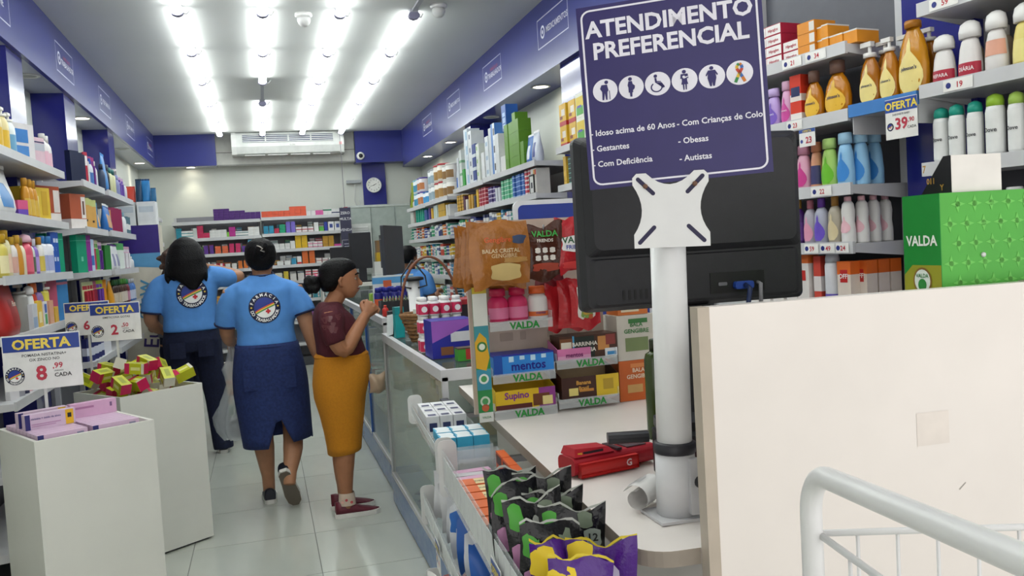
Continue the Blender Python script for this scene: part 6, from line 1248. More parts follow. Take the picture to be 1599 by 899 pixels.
    for k in range(2):
        p = q(.212, -.035+.03*k, .605)
        bag_sheet(.125, .17, 'brownfoil', 'chocolate_sweets_bag', 'dark brown sweets bag with white sweets picture, %s on middle hook' % ('front' if k == 0 else 'rear'), 'brown sweets bags', p, .03, lab=((.15, .85, .12, .28, '#a8402a'),)+tuple((.22+.2*i, .36+.2*i, .32+.14*j, .42+.14*j, '#e4ddd4') for i in range(3) for j in range(2)) if k == 0 else None, txt=(('VALDA', .026, .5, .76, '#3faa4a'), ('FRIENDS', .014, .5, .66, '#e6ddd2')) if k == 0 else None, bulge=.012, seed=10+k)
    for k in range(2):
        p = q(.315, -.045+.03*k, .610)
        bag_sheet(.115, .16, 'redfoil', 'red_sweets_bag', 'red and white sweets bag on the upper right hook, %s' % ('front' if k == 0 else 'rear'), 'red sweets bags', p, -.12, lab=((.1, .9, .38, .70, '#e9e6e6'), (.1, .9, .05, .2, '#cf3a3a')) if k == 0 else None, txt=(('VALDA', .028, .5, .56, '#1f5a34'), ('FRIENDS', .018, .5, .44, '#2a3a9a')) if k == 0 else None, bulge=.014, seed=20+k)
    bag_sheet(.10, .07, '#7a1a26:.3', 'wine_red_bag', 'wine red bag showing below the brown sweets bag', None, q(.26, .06, .45), .05, bulge=.01, seed=31)
    bag_sheet(.07, .14, '#1f7f8a:.3', 'teal_bag', 'teal bag hanging behind the red sweets bag', None, q(.40, .05, .60), .05, bulge=.01, seed=32)
    for k in range(3):
        p = q(.345-.03*k, -.02+.035*k, .425-.004*k)
        bag_sheet(.10, .155, 'redfoil', 'jelly_bag', ('tall red jelly bag with white oval label on lower hook', 'second red jelly bag behind the labelled one', 'third red jelly bag at the left')[k], 'red jelly bags', p, .1*k-.05, lab=((.2, .8, .12, .92, '#d9d5ce'), (.3, .7, .18, .45, '#7a9a4a'), (.35, .6, .25, .4, '#c9a03a'), (.3, .55, .4, .5, '#3f7a3a'), (.55, .7, .16, .26, '#c05a2a')) if k == 0 else None, bulge=.016, seed=40+k)
    # gum jars
    for k, (x, c, cc, l) in enumerate(((.075, '#d22c62', '#b81a48', 'pink gum jar in front at left of the upper tray'), (.140, '#d8386c', '#b81a48', 'pink gum jar in the middle of the upper tray'), (.208, '#e8e4e2', '#d8622a', 'white gum jar with orange lid on the upper tray'))):
        o = put(bottle(.066, .066, .105, c, cc+'_', lab='#e07aa2' if k < 2 else '#e2723a', kind='round', capf=.22, txt=None if k < 2 else 'mentos', tc='#24307c', lab_lo=.12, lab_hi=.55 if k < 2 else .3), 'gum_jar', l, 'jar', None, q(x, .05, .3036), .03)
    # sweets boxes in the middle trays
    put(carton(.20, .10, .062, '#2f86d8', panels=((0, .14, 0, 1, '#1c4fa8'),)+tuple((.25+.18*i, .33+.18*i, .62+.08*(i % 2), .9, '#bfe0f4') for i in range(4)), bands=((.93, 1, '#2a2f9a'),), txt='mentos', tc='#1d1f86', ts=.62, tz=.4, tx=.07), 'mint_box', 'blue and white mentos mint box on the middle left tray', 'box', None, q(.137, .055, .1386), .03)
    def open_box(name, label, loc, rz, w, d, h, hb, c, cin, lab=(), txt=(), slope=.6):
        o = empty(name, loc, rz); tag(o, label, 'box'); t = .002
        MB().box(-w/2, w/2, -d/2, -d/2+t, 0, h, c).build('front', o); MB().box(-w/2, w/2, d/2-t, d/2, 0, hb, cin).build('back', o); MB().box(-w/2+t, w/2-t, -d/2+t, d/2-t, 0, t, cin).build('bottom', o)
        for s_ in (-1, 1):
            x0, x1 = (-w/2, -w/2+t) if s_ < 0 else (w/2-t, w/2)
            MB().add([(x0, -d/2+t, 0), (x0, d/2-t, 0), (x0, d/2-t, hb), (x0, -d/2+t, h), (x1, -d/2+t, 0), (x1, d/2-t, 0), (x1, d/2-t, hb), (x1, -d/2+t, h)], [(0,3,2,1), (4,5,6,7), (0,1,5,4), (1,2,6,5), (2,3,7,6), (3,0,4,7)], c).build('side', o)
        mb = MB()
        for (u0, u1, v0, v1, col) in lab: mb.rect(-w/2+w*u0, -w/2+w*u1, h*v0, h*v1, -d/2-.0006-.0001*len(mb.f), col)
        for (s_, sz, x, z, col) in txt: mb.text(s_, sz, x, z, -d/2-.002, col, .025)
        if mb.v: mb.build('print', o)
        return o
    o = open_box('gum_box', 'small pink open mentos box next to the blue mint box', q(.312, .06, .1636), .03, .115, .09, .036, .06, '#d87aae', '#b89a86', ((.0, 1, .0, .35, '#e6a6ca'),), (('mentos', .02, -.0, .008, '#7a1f66'),))
    for k in range(2):
        put(carton(.045, .03, .034, '#d03a9a'), 'gum_pack', ('left', 'right')[k]+' magenta gum pack inside the pink open box', 'pack', None, q(.29+.05*k, .065, .167), .2*k)
    # front bottom trays
    o = open_box('snack_bar_box', 'open yellow and purple Supino snack bar box in the lower left tray', q(.137, .06, .0256), .03, .20, .105, .062, .095, '#d9b41e', '#d9a91c', ((.72, 1, .0, 1, '#8a3a86'), (.62, .9, .1, .7, '#6a3a1c'), (.78, .95, .1, .55, '#e0d08a'), (0, .6, .0, .28, '#5a2320')), (('Supino', .03, -.03, .035, '#7a2a8a'),))
    for k in range(3): put(carton(.03, .085, .03, '#7a3a86' if k % 2 else '#5a2a20'), 'snack_bar', '%s snack bar inside the Supino box' % ('left', 'middle', 'right')[k], 'snack bar', None, q(.10+.04*k, .06, .0282), .03)
    o = open_box('banana_bar_box', 'open dark brown and yellow banana bar box in the lower right tray', q(.36, .06, .0366), .03, .20, .105, .07, .10, '#3f2018', '#b39a78', ((.6, 1, 0, 1, '#d9b72a'), (.12, .28, .15, .5, '#e0cf7a'), (.3, .55, .3, .42, '#c9873a'), (.72, .9, .3, .8, '#b5952a')), (('Banana', .018, -.025, .045, '#dca24a'), ('Brasil', .016, -.025, .028, '#dca24a')))
    for k in range(2): put(carton(.04, .085, .035, '#4a241a'), 'snack_bar', ('left', 'right')[k]+' dark snack bar inside the banana bar box', 'snack bar', None, q(.33+.06*k, .06, .039), .03)
    # oat bar box, ginger boxes on the right
    put(carton(.20, .09, .075, '#4a2a1c', panels=((.0, .22, .1, .9, '#7a4a2c'), (.02, .2, .2, .75, '#dcd6c6'), (.24, .6, .05, .95, '#1f2a24'), (.22, .25, .0, 1, '#4aa0d0'), (.66, .86, .3, .9, '#c98a4a'), (.8, .97, .5, .95, '#8a3a34'), (.78, 1, 0, .35, '#dfe3e6'), (.82, .98, .05, .2, '#3f8fc8')), txt='BARRINHA|DE AVEIA', tc='#eeeae0', ts=.24, tz=.5, tx=-.07), 'oat_bar_box', 'brown oat bar box with nuts picture on the right tray', 'box', None, q(.365, .063, .1636), .03)
    put(carton(.14, .11, .135, '#c9601f', panels=((.3, .7, .82, .92, '#e08a4a'), (.2, .6, .2, .4, '#c79a5a')), txt='BALA|GENGIBRE', tc='#f0dcc0', ts=.14, tz=.68), 'ginger_box', 'orange ginger sweets box right of the stand', 'box', None, q(.55, .10, .0005), .03)
    put(carton(.14, .11, .15, '#cfc9bd', panels=((.3, .8, .82, .92, '#3a7a3c'), (.2, .8, .2, .5, '#7a8a5a')), txt='BALA|GENGIBRE', tc='#2f7a38', ts=.13, tz=.72), 'ginger_box', 'white ginger sweets box standing on the orange one', 'box', None, q(.55, .10, .1365), .03)
    put(carton(.11, .09, .05, '#d0712c', panels=((.1, .7, .2, .8, '#e0d2b4'),)), 'ginger_box', 'small orange and white pack on top of the white ginger box', 'box', None, q(.545, .10, .2875), .05)
candy()

def drawers():
    """clear plastic goods trays hung along the desk front"""
    def tray(y0, y1, z0, z1, label, x0=-.19, x1=-.022):
        o = empty('goods_tray', DK(0, 0, 0), DA); tag(o, label, 'tray'); t = .003
        MB().box(x0, x1, y0, y1, z0, z0+t, 'acrylic').build('floor', o); MB().box(x0, x0+t, y0, y1, z0+t, z1, 'acrylic').build('front_lip', o); MB().box(x1-t, x1, y0, y1, z0+t, z1-.01, 'acrylic').build('rear_lip', o)
        for y in (y0, y1-t): MB().rbox(x0-.012, x0+.045, y-.0005, y+t, z0-.03, z1+.025, .018, '#d8d8d6', 3, 'y').build('end_plate', o); MB().box(x0+.0455, x1, y, y+t, z0+t, z1-.01, 'acrylic').build('end_wall', o)
        n = int((y1-y0)/.06)
        cell = MB().box(x0-.0015, x0-.0003, 0, .055, z0+.022, z1-.012, '#d2d5d5').mesh('price_card')
        for k in range(n): link('price_card', cell, o, (0, y0+.015+.06*k, 0))
        for y in (y0+.02, y1-.04): MB().box(x1, .129, y, y+.02, z0-.02, z0-.001, 'steel').build('bracket', o)
        return o
    za, zb = .80, .895
    tray(1.20, 2.02, za+.04, zb+.005, 'far clear goods tray of white and turquoise boxes along the desk front')
    t2 = tray(-.12, 1.14, za-.01, zb+.01, 'near clear goods tray of orange boxes and black pads along the desk front')
    t3 = tray(.35, 1.75, .52, .61, 'lower clear goods tray of nappy packs under the desk trays')
    t4 = tray(-.12, 1.75, .22, .30, 'lowest clear goods tray near the floor')
    # little hanging offer cards
    for (y, z, l) in ((.30, .79, 'tilted small OFERTA card hanging on the near goods tray'), (1.32, .50, 'small OFERTA card on the lower goods tray, rear one'), (1.0, .50, 'small OFERTA card on the lower goods tray, front one')):
        s = empty('offer_card', DK(-.199, y, z), DA-PI/2); tag(s, l, 'price sign')
        mb = MB().box(-.05, .05, -.001, 0, -.03, .07, '#e4e3e0'); mb.build('card', s)
        mb = MB().rect(-.048, .048, .03, .066, -.0016, '#2a4a9c').text('OFERTA', .026, 0, .038, -.0022, '#e8cf4a', .03); mb.disc(-.025, .008, .016, -.0016, '#3a4a9a', 14); mb.disc(-.025, .008, .009, -.002, '#e0b04a', 12); mb.text('4', .03, .02, -.005, -.0016, '#b83246', .03); mb.build('print', s)
    F = za+.0434
    # far tray: white boxes with navy squares, turquoise wave boxes
    wb = carton(.045, .09, .075, '#d9d9da', panels=((.2, .8, .3, .7, '#2f3560'),)); wt = MB().poly([(-.014, -.03, .0756), (.014, -.03, .0756), (.014, .0, .0756), (-.014, .0, .0756)], '#2f3560').rect(-.004, .004, .2, .2, 0, '#d9d9da').mesh('top_print')
    for r in range(3):
        for c in range(3):
            o = put(wb, 'white_pill_box', 'white pill box with navy square, %s row from the back, %s from the aisle' % (ORD[2-r], ORD[c]), 'box', 'white pill boxes in the far tray', DK(-.158+.047*c, 1.62+.095*r, F+.0), DA); link('top_print', wt, o)
    for k in range(3): put(carton(.05, .03, .06, '#4a4a52', bands=((.4, .7, '#c9c9cc'),)), 'grey_pack', '%s grey pack at the back of the far tray' % ORD[k], 'pack', 'grey packs', DK(-.06-.0*k, 1.92+.033*k*.9, F), DA+1.57)
    wv = MB(); 
    for r in range(2):
        for c in range(3):
            o = put(carton(.085, .05, .07, '#3aa7cc', bands=((.0, .3, '#2c98be'),)), 'turquoise_box', 'turquoise box with white wave, %s row, %s of three' % (('front', 'rear')[r], ORD[c]), 'box', 'turquoise boxes in the far tray', DK(-.13+.088*(c % 2) if False else -.155+.052*c, 1.275+.092*r, F), DA+1.57)
            MB().poly([(-.04, -.024, .0704), (-.01, -.02, .0704), (.01, -.024, .0704), (.04, -.018, .0704), (.04, .024, .0704), (.0, .018, .0704), (-.04, .024, .0704)], '#dfe6e8').build('wave_print', o)
    G = za-.01+.0034
    # near tray: pink black packs, orange boxes, pads
    for k in range(4):
        c = ('#d8a9c4', '#c9c5c8', '#d8a9c4', '#2a2026')[k]
        put(carton(.12, .035, .05, c, panels=((.1, .5, .2, .8, '#3a2430'),)), 'hair_dye_pack', ('pink pack with black print, front one', 'silver pack behind the pink pack', 'second pink pack under the silver one', 'black pack beside the pink packs')[k], 'pack', None, DK(-.115, 1.02+.038*(k if k < 3 else -1)-.0, G+(.0 if k != 2 else .0)), DA+(.1 if k != 1 else -.05))
    ob = carton(.115, .06, .075, '#d9641f'); ot = MB().poly([(-.018, -.026, .0755), (.018, -.026, .0755), (.018, .026, .0755), (-.018, .026, .0755)], '#e2cf9a').mesh('top_label'); tx = MB(); tx.text('DESO', .014, 0, 0, 0, '#3a2a1c', .02); tx.xf(T(0, -.006, .0758) @ RX(-PI/2)); txm = tx.mesh('lettering')
    for k in range(6):
        o = put(ob, 'orange_box', 'orange box with cream label lying in the near tray, %s from the back' % ORD[5-k], 'box', 'orange boxes lying in the near tray', DK(-.12, .545+.068*k, G), DA); link('top_label', ot, o); link('lettering', txm, o)
    ub = carton(.085, .024, .125, '#d05a1c', panels=((.1, .9, .75, .95, '#3a1e12'), (.2, .8, .2, .3, '#e8b07a')))
    for k in range(6):
        put(ub, 'orange_carton', 'upright orange carton along the desk edge, %s from the back' % ORD[5-k], 'box', 'upright orange cartons', DK(-.043, .50+.09*k, G), DA-1.5708)
    for k, (y, x, ry, hh) in enumerate(((.475, -.125, .55, .19), (.43, -.062, .2, .185), (.375, -.135, .75, .18), (.315, -.07, .35, .175), (.25, -.13, .6, .19), (.19, -.065, .1, .18), (.13, -.125, .5, .17))):
        o = bag_sheet(.125, hh, 'blackfoil', 'black_pad_pack', 'glossy black pad pack with pink flowers and green corner, %s from the back' % ORD[k], 'black pad packs', DK(x, y, G+hh+.018), DA+ry-.35, lab=((.04, .26, .70+.08*(k % 2), .97, '#4a9e36'), (.36, .70, .28, .55, '#c58ab4'), (.04, .24, .30, .58, '#c58ab4'), (.58, .80, .78, .95, '#6d7a66'), (.5, .74, .10, .34, '#a86a98'), (.2, .36, .22, .40, '#5aa04a'), (.66, .92, .56, .78, '#8f9a90'), (.42, .54, .60, .82, '#b9bdb4')), txt=(('12', .022, .79, .64, '#1a1c1a'),), bulge=.026, seed=60+k, seam='#c2c6be', tilt=(-.12, .1, -.05, .12, -.1, .05, 0)[k])
    for k, (y, x, ry) in enumerate(((.06, -.13, .5), (.03, -.06, -.2), (-.045, -.12, .3))):
        bag_sheet(.12, .165, 'purplefoil', 'purple_pad_pack', 'purple pad pack with yellow corner, %s from the back' % ORD[k], 'purple pad packs', DK(x, y, G+.183), DA+ry-.2, lab=((.0, .38, .68, .99, '#dcbf1e'), (.45, .75, .1, .8, '#cfc6de'), (.1, .3, .1, .5, '#7a3fa6')), bulge=.022, seed=80+k, seam='#d8c23a', tilt=.08)
    # lower tray: white and blue packs, orange-white bag, pump bottle
    H = .5234
    for k, (y, c, lab) in enumerate(((1.62, '#d9d9dc', ((.3, .7, .3, .6, '#cf4a34'),)), (1.50, '#dcdcdf', ((.2, .8, .5, .8, '#3a56a6'),)), (1.36, '#d6d8dd', ((.3, .7, .3, .7, '#4a5ab0'), (.4, .6, .4, .6, '#d8d8da'))), (1.24, '#dfe1e4', ((.0, .5, .4, .9, '#2f6fc0'),)), (1.12, '#2f66bc', ((.3, .9, .2, .6, '#e2e6ea'),)), (1.0, '#e2e5e8', ((.1, .6, .3, .8, '#2a60b8'),)), (.88, '#2c63ba', ((.2, .7, .1, .5, '#dfe4ea'),)))):
        bag_sheet(.13, .17, c+':.35', 'nappy_pack', ('white pack with red mark at the back of the lower tray', 'white pack with blue top in the lower tray', 'white pack with violet emblem in the lower tray', 'white pack with blue half in the lower tray', 'blue pack with white cloud in the lower tray', 'white pack with blue patch in the lower tray', 'blue pack nearest in the lower tray')[k], None, DK(-.105, y, H+.188), DA+.3+.1*(k % 3), lab=lab, bulge=.035, seed=100+k, cat='pack')
    bag_sheet(.17, .24, '#e3e0de:.35', 'shopping_bag', 'white plastic bag with orange print hanging by the lower tray', None, DK(-.235, .92, .60), DA-1.2, lab=((.2, .7, .45, .8, '#d8542a'), (.3, .6, .1, .35, '#d86a4a')), txt=(('Dia', .05, .75, .25, '#3a56a0'),), bulge=.03, seed=120)
    L = .2234
    for k in range(9):
        c, nm_ = (('#d9dadb', 'white'), ('#3a63b0', 'blue'), ('#cf8a8a', 'rose'))[k % 3]
        bag_sheet(.13, .16, c+':.35', 'nappy_pack', '%s soft pack in the lowest tray, %s from the back' % (nm_, ORD[8-k]), None, DK(-.105, .12+.17*k, L+.178), DA+.2, lab=((.2, .8, .3, .7, '#e0e0e2' if k % 3 else '#7a8ac0'),), bulge=.03, seed=140+k, cat='pack')
    o = put(bottle(.06, .06, .17, '#dcdcda', '#e6e6e4!', kind='round', capf=.3), 'sanitizer_pump', 'white pump dispenser bottle standing in the lower tray', 'bottle', None, DK(-.10, .66, H), DA)
drawers()

def board_and_cart():
    o = empty('blue_header_board', (.93, 3.18, 0)); tag(o, 'royal blue board in a rounded white frame behind the sweets', 'board')
    MB().rbox(.0, .56, .0, .015, 1.05, 1.66, .03, '#d6d7da', 4, 'y').build('frame', o); MB().rbox(.018, .542, -.0035, -.0005, 1.068, 1.642, .02, '#14308c', 4, 'y').build('panel', o)
    for x in (.05, .32): MB().box(x, x+.02, .016, .03, .9635, 1.5, '#c9cacc').build('leg', o)
    MB().box(.02, .36, -.05, .09, .9505, .963, '#c9cacc').build('foot', o)
    # white tube and wire basket cart in the foreground
    c = empty('basket_cart', (.59, .85, 0)); tag(c, 'white tubular wire basket trolley in the right foreground', 'trolley')
    P0 = Vector((.59, .85, 0)); A = Vector((.590, .862, 1.217)); D = Vector((.500, .455, 1.255)); d = (D-A).normalized(); r = .05
    Z0 = Vector((A.x, A.y, 1.222-.0)) ; up = Vector((0, 0, 1))
    def bar(pts, w, n):  # flat oval tube
        MB().tube([Vector(p)-P0 for p in pts], w, 'tubewhite', 12).build(n, c)
    arc = [A+d*(r-r*math.cos(t))*1.0+up*(-r+r*math.sin(t)) for t in [PI/2*k/8 for k in range(9)]]
    near = D+d*.12
    arc2 = [near+d*(r*math.sin(t))+up*(-r+r*math.cos(t)) for t in [PI/2*k/8 for k in range(9)]]
    bar([Vector((A.x, A.y, .02))]+arc+[near]+arc2[1:]+[Vector((arc2[-1].x, arc2[-1].y, .02))], .0125, 'side_frame')
    E = A+Vector((.52, -.19, 0)); off = E-A
    bar([Vector((E.x, E.y, .02))]+[p+off for p in arc]+[near+off]+[p+off for p in arc2[1:]]+[Vector((arc2[-1].x+off.x, arc2[-1].y+off.y, .02))], .0125, 'side_frame')
    zt = 1.142
    a = Vector((A.x+.008, A.y, zt)); b = Vector((E.x-.008, E.y, zt)); n1 = Vector((near.x+.03, near.y, zt)); n2 = n1+off
    for p_, q_ in ((a, b), (n1, n2), (a, n1), (b, n2)):
        MB().tube([p_-P0, q_-P0], .0042, 'tubewhite', 8).build('top_wire', c)
        for zz in (.9, .65): MB().tube([p_-P0-up*(zt-zz), q_-P0-up*(zt-zz)], .003, 'tubewhite', 6).build('wire', c)
    for p_, q_, m_ in ((a, b, 12), (a, n1, 7), (n1, n2, 12), (b, n2, 7)):
        for k in range(1, m_):
            s = p_+(q_-p_)*k/m_; MB().tube([s-P0, s-P0-up*(zt-.65)], .0022, 'tubewhite', 6).build('upright_wire', c)
    for k in range(1, 12):
        s = a+(b-a)*k/12-up*(zt-.65); t_ = n1+(n2-n1)*k/12-up*(zt-.65); MB().tube([s-P0, t_-P0], .0022, 'tubewhite', 6).build('floor_wire', c)
    for p_ in (A, E, near, near+off):
        w = MB().lathe([(.02, -.01), (.024, -.006), (.024, .006), (.02, .01)], '#3a3a3c', 14); w.xf(T(p_.x-P0.x, p_.y-P0.y, .024) @ RY(PI/2)); w.build('castor', c)
board_and_cart()
# ================================================================ people. local frame: x = the person's right, y = forward, z = up
def remesh(mb, voxel, mat, smooth=4, name='body'):
    """fuse closed pieces into one continuous skin"""
    me = mb.mesh(name); ob = bpy.data.objects.new('r', me); TMP.collection.objects.link(ob)
    m = ob.modifiers.new('v', 'REMESH'); m.mode = 'VOXEL'; m.voxel_size = voxel; m.use_smooth_shade = True
    s = ob.modifiers.new('s', 'SMOOTH'); s.iterations = smooth; s.factor = .5
    TMP.view_layers[0].update(); dg = TMP.view_layers[0].depsgraph
    out = bpy.data.meshes.new_from_object(ob.evaluated_get(dg), depsgraph=dg); out.name = name; bpy.data.objects.remove(ob)
    out.materials.clear(); out.materials.append(M(mat)); return out
def rings(mb, R, m='skin', n=24, sq=1.0, smooth=True, cap=True):
    """stack of oval rings (z, cx, cy, rx, ry)"""
    mb.loft([[(cx+rx*math.copysign(abs(math.cos(a))**sq, math.cos(a)), cy+ry*math.copysign(abs(math.sin(a))**sq, math.sin(a)), z) for a in [2*PI*j/n for j in range(n)]] for z, cx, cy, rx, ry in R], m, cap=cap, smooth=smooth); return mb
def smoothpath(P, R, k=4):
    """Catmull-Rom through joints with radii"""
    P = [Vector(p) for p in P]; out = []; rr = []
    for i in range(len(P)-1):
        p0, p1, p2, p3 = P[max(i-1, 0)], P[i], P[i+1], P[min(i+2, len(P)-1)]
        for j in range(k):
            t = j/k; out.append(.5*((2*p1)+(p2-p0)*t+(2*p0-5*p1+4*p2-p3)*t*t+(3*p1-p0-3*p2+p3)*t**3)); rr.append(R[i]+(R[i+1]-R[i])*t)
    return out+[P[-1]], rr+[R[-1]]
def limb(mb, P, R, m='skin', seg=14, k=4):
    p, r = smoothpath(P, R, k); mb.tube(p, r, m, seg)
def hand(mb, wrist, d, palm, curl=.3, spread=.1, thumb=1, s=1.0):
    """palm and five fingers. d = direction of the fingers, palm = normal out of the palm"""
    d = Vector(d).normalized(); nrm = Vector(palm); nrm = (nrm-d*nrm.dot(d)).normalized(); sd = d.cross(nrm)*thumb; w = Vector(wrist)
    a = [w+d*t*s for t in (0, .03, .065, .09)]; hw = (.024, .034, .043, .041); ht = (.019, .017, .015, .012)
    mb.loft([[c+(sd*math.cos(t)*x+nrm*math.sin(t)*y)*s for t in [2*PI*j/14 for j in range(14)]] for c, x, y in zip(a, hw, ht)], 'skin', smooth=True)
    for k, (o, L) in enumerate(((.033, .074), (.0112, .084), (-.0112, .078), (-.032, .060))):
        p = [w+(d*.07+sd*o)*s]; dr = (d+sd*o*spread*6).normalized(); c = 0
        for seg_, f in enumerate((.45, .30, .25)):
            c += curl*(1+.15*k); q = (dr*math.cos(c)+nrm*math.sin(c)); p.append(p[-1]+q*L*f*s)
        limb(mb, p, [.0090*s, .0084*s, .0078*s, .0066*s], 'skin', 8, 2)
    p = [w+(d*.015+sd*.02)*s, w+(d*.045+sd*.048+nrm*.012)*s, w+(d*.075+sd*.052+nrm*.028)*s, w+(d*.097+sd*.044+nrm*.038)*s]
    limb(mb, p, [.014*s, .0125*s, .0105*s, .008*s], 'skin', 8, 2)
def head(mb, c, H, face=True, yaw=0, tilt=0):
    st = len(mb.v); R = [(0, .20, .15, .12), (.07, .165, .225, .21), (.18, .12, .285, .32), (.33, .06, .325, .395), (.48, .0, .345, .44), (.63, -.015, .36, .455), (.78, -.03, .335, .43), (.9, -.04, .25, .33), (.97, -.04, .14, .19), (1.0, -.04, .04, .06)]
    rings(mb, [(z*H, 0, cy*H, rx*H, ry*H) for z, cy, rx, ry in R])
    if face:
        mb.tube([(0, .425*H, .56*H), (0, .47*H, .47*H), (0, .53*H, .38*H), (0, .50*H, .335*H)], [.028*H, .04*H, .055*H, .045*H], 'skin', 8)
        for s in (-1, 1): mb.tube([(0, .47*H, .35*H), (s*.05*H, .44*H, .35*H), (s*.06*H, .40*H, .35*H)], .032*H, 'skin', 6)
        for z, r in ((.235, .03), (.195, .034)): mb.tube([(-.11*H, .36*H, z*H), (-.05*H, .425*H, z*H), (0, .44*H, z*H), (.05*H, .425*H, z*H), (.11*H, .36*H, z*H)], [.01*H, r*H, r*H, r*H, .01*H], 'skin', 6)
        mb.tube([(-.2*H, .34*H, .585*H), (-.1*H, .415*H, .60*H), (0, .42*H, .585*H), (.1*H, .415*H, .60*H), (.2*H, .34*H, .585*H)], .032*H, 'skin', 6)
    for s in (-1, 1):
        mb.tube([(s*.335*H, -.02*H, .30*H), (s*.37*H, -.05*H, .36*H), (s*.385*H, -.08*H, .46*H), (s*.37*H, -.04*H, .55*H), (s*.345*H, .0, .52*H)], [.03*H, .04*H, .045*H, .04*H, .025*H], 'skin', 6)
    mb.xf(T(*c) @ RZ(yaw) @ RX(tilt), st)
def drape(mb, bvh, off=.004):
    """lay flat print (facing -y) on the back of a garment"""
    me = mb.mesh('p'); bm = bmesh.new(); bm.from_mesh(me); bmesh.ops.triangulate(bm, faces=bm.faces)
    for _ in range(4):
        es = [e for e in bm.edges if e.calc_length() > .022]
        if not es: break
        bmesh.ops.subdivide_edges(bm, edges=es, cuts=1); bmesh.ops.triangulate(bm, faces=bm.faces)
    for v in bm.verts:
        h = bvh.ray_cast(Vector((v.co.x, -2, v.co.z)), Vector((0, 1, 0)))
        if h[0] is not None: v.co.y = h[0].y-off+v.co.y*2.2
    bm.to_mesh(me); bm.free(); me.update(); return me
def shoe(parent, loc, rz, upper, sole, L=.245, tilt=0, knit=False, name='shoe', sole2=None, rot=None):
    o = empty(name, loc, rz if rot is None else rot); o.parent = parent
    def outl(k=1.0): return [(.036*k, -.10), (.040*k, -.02), (.047*k, .06), (.040*k, .12), (.018*k, .150), (-.015*k, .150), (-.038*k, .12), (-.044*k, .06), (-.036*k, -.02), (-.033*k, -.10), (-.018*k, -.120), (.02*k, -.120)]
    f = L/.27
    MB().slab([(x*1.05*f, y*1.03*f) for x, y in outl()], 0, .026, sole).build('sole', o)
    if sole2: MB().slab([(x*.98*f, y*.98*f) for x, y in outl()], -.004, -.0005, sole2).build('outsole', o)
    prof = [(-.12, .030, .090, .0), (-.09, .036, .092, 0), (-.04, .038, .082, 0), (.0, .040, .068, 0), (.04, .043, .052, 0), (.09, .042, .040, 0), (.125, .032, .030, 0), (.150, .010, .018, 0)]
    rows = [[(w*f*math.copysign(abs(math.cos(a))**.8, math.cos(a)), y*f, .0265+max(0, h-.0265)*abs(math.sin(a))**.75 if math.sin(a) > 0 else .0265) for a in [PI*j/10 for j in range(11)]] for y, w, h, _ in prof]
    mb = MB(); mb.loft(rows, upper, smooth=True); mb.build('upper', o)
    if not knit:
        for k in range(3): MB().box(-.018*f, .018*f, (.015+.022*k)*f, (.023+.022*k)*f, .066-.009*k, .070-.009*k, '#c9ccd0').build('lace', o)
    return o
def torso_shirt(mb, hem, waist, chest, shz, shw, bulk=1.0, dep=1.0):
    """garment torso from hem to neck"""
    rings(mb, [(hem, 0, 0, .195*bulk, .145*dep), (hem+.03, 0, 0, .198*bulk, .148*dep), (waist, 0, .0, .188*bulk, .14*dep), (chest-.08, 0, .0, .195*bulk, .145*dep), (chest, 0, -.0, .205*bulk, .14*dep), (shz-.06, 0, -.015, .205*bulk, .118*dep), (shz-.025, 0, -.02, shw*1.02, .088*dep), (shz-.002, 0, -.02, shw*.80, .078*dep), (shz+.016, 0, -.02, shw*.56, .070*dep), (shz+.035, 0, -.018, .075, .062)], 'shirt', sq=.85)
def person(name, label, loc, rz): 
    o = empty(name, loc, rz); tag(o, label, 'person'); return o

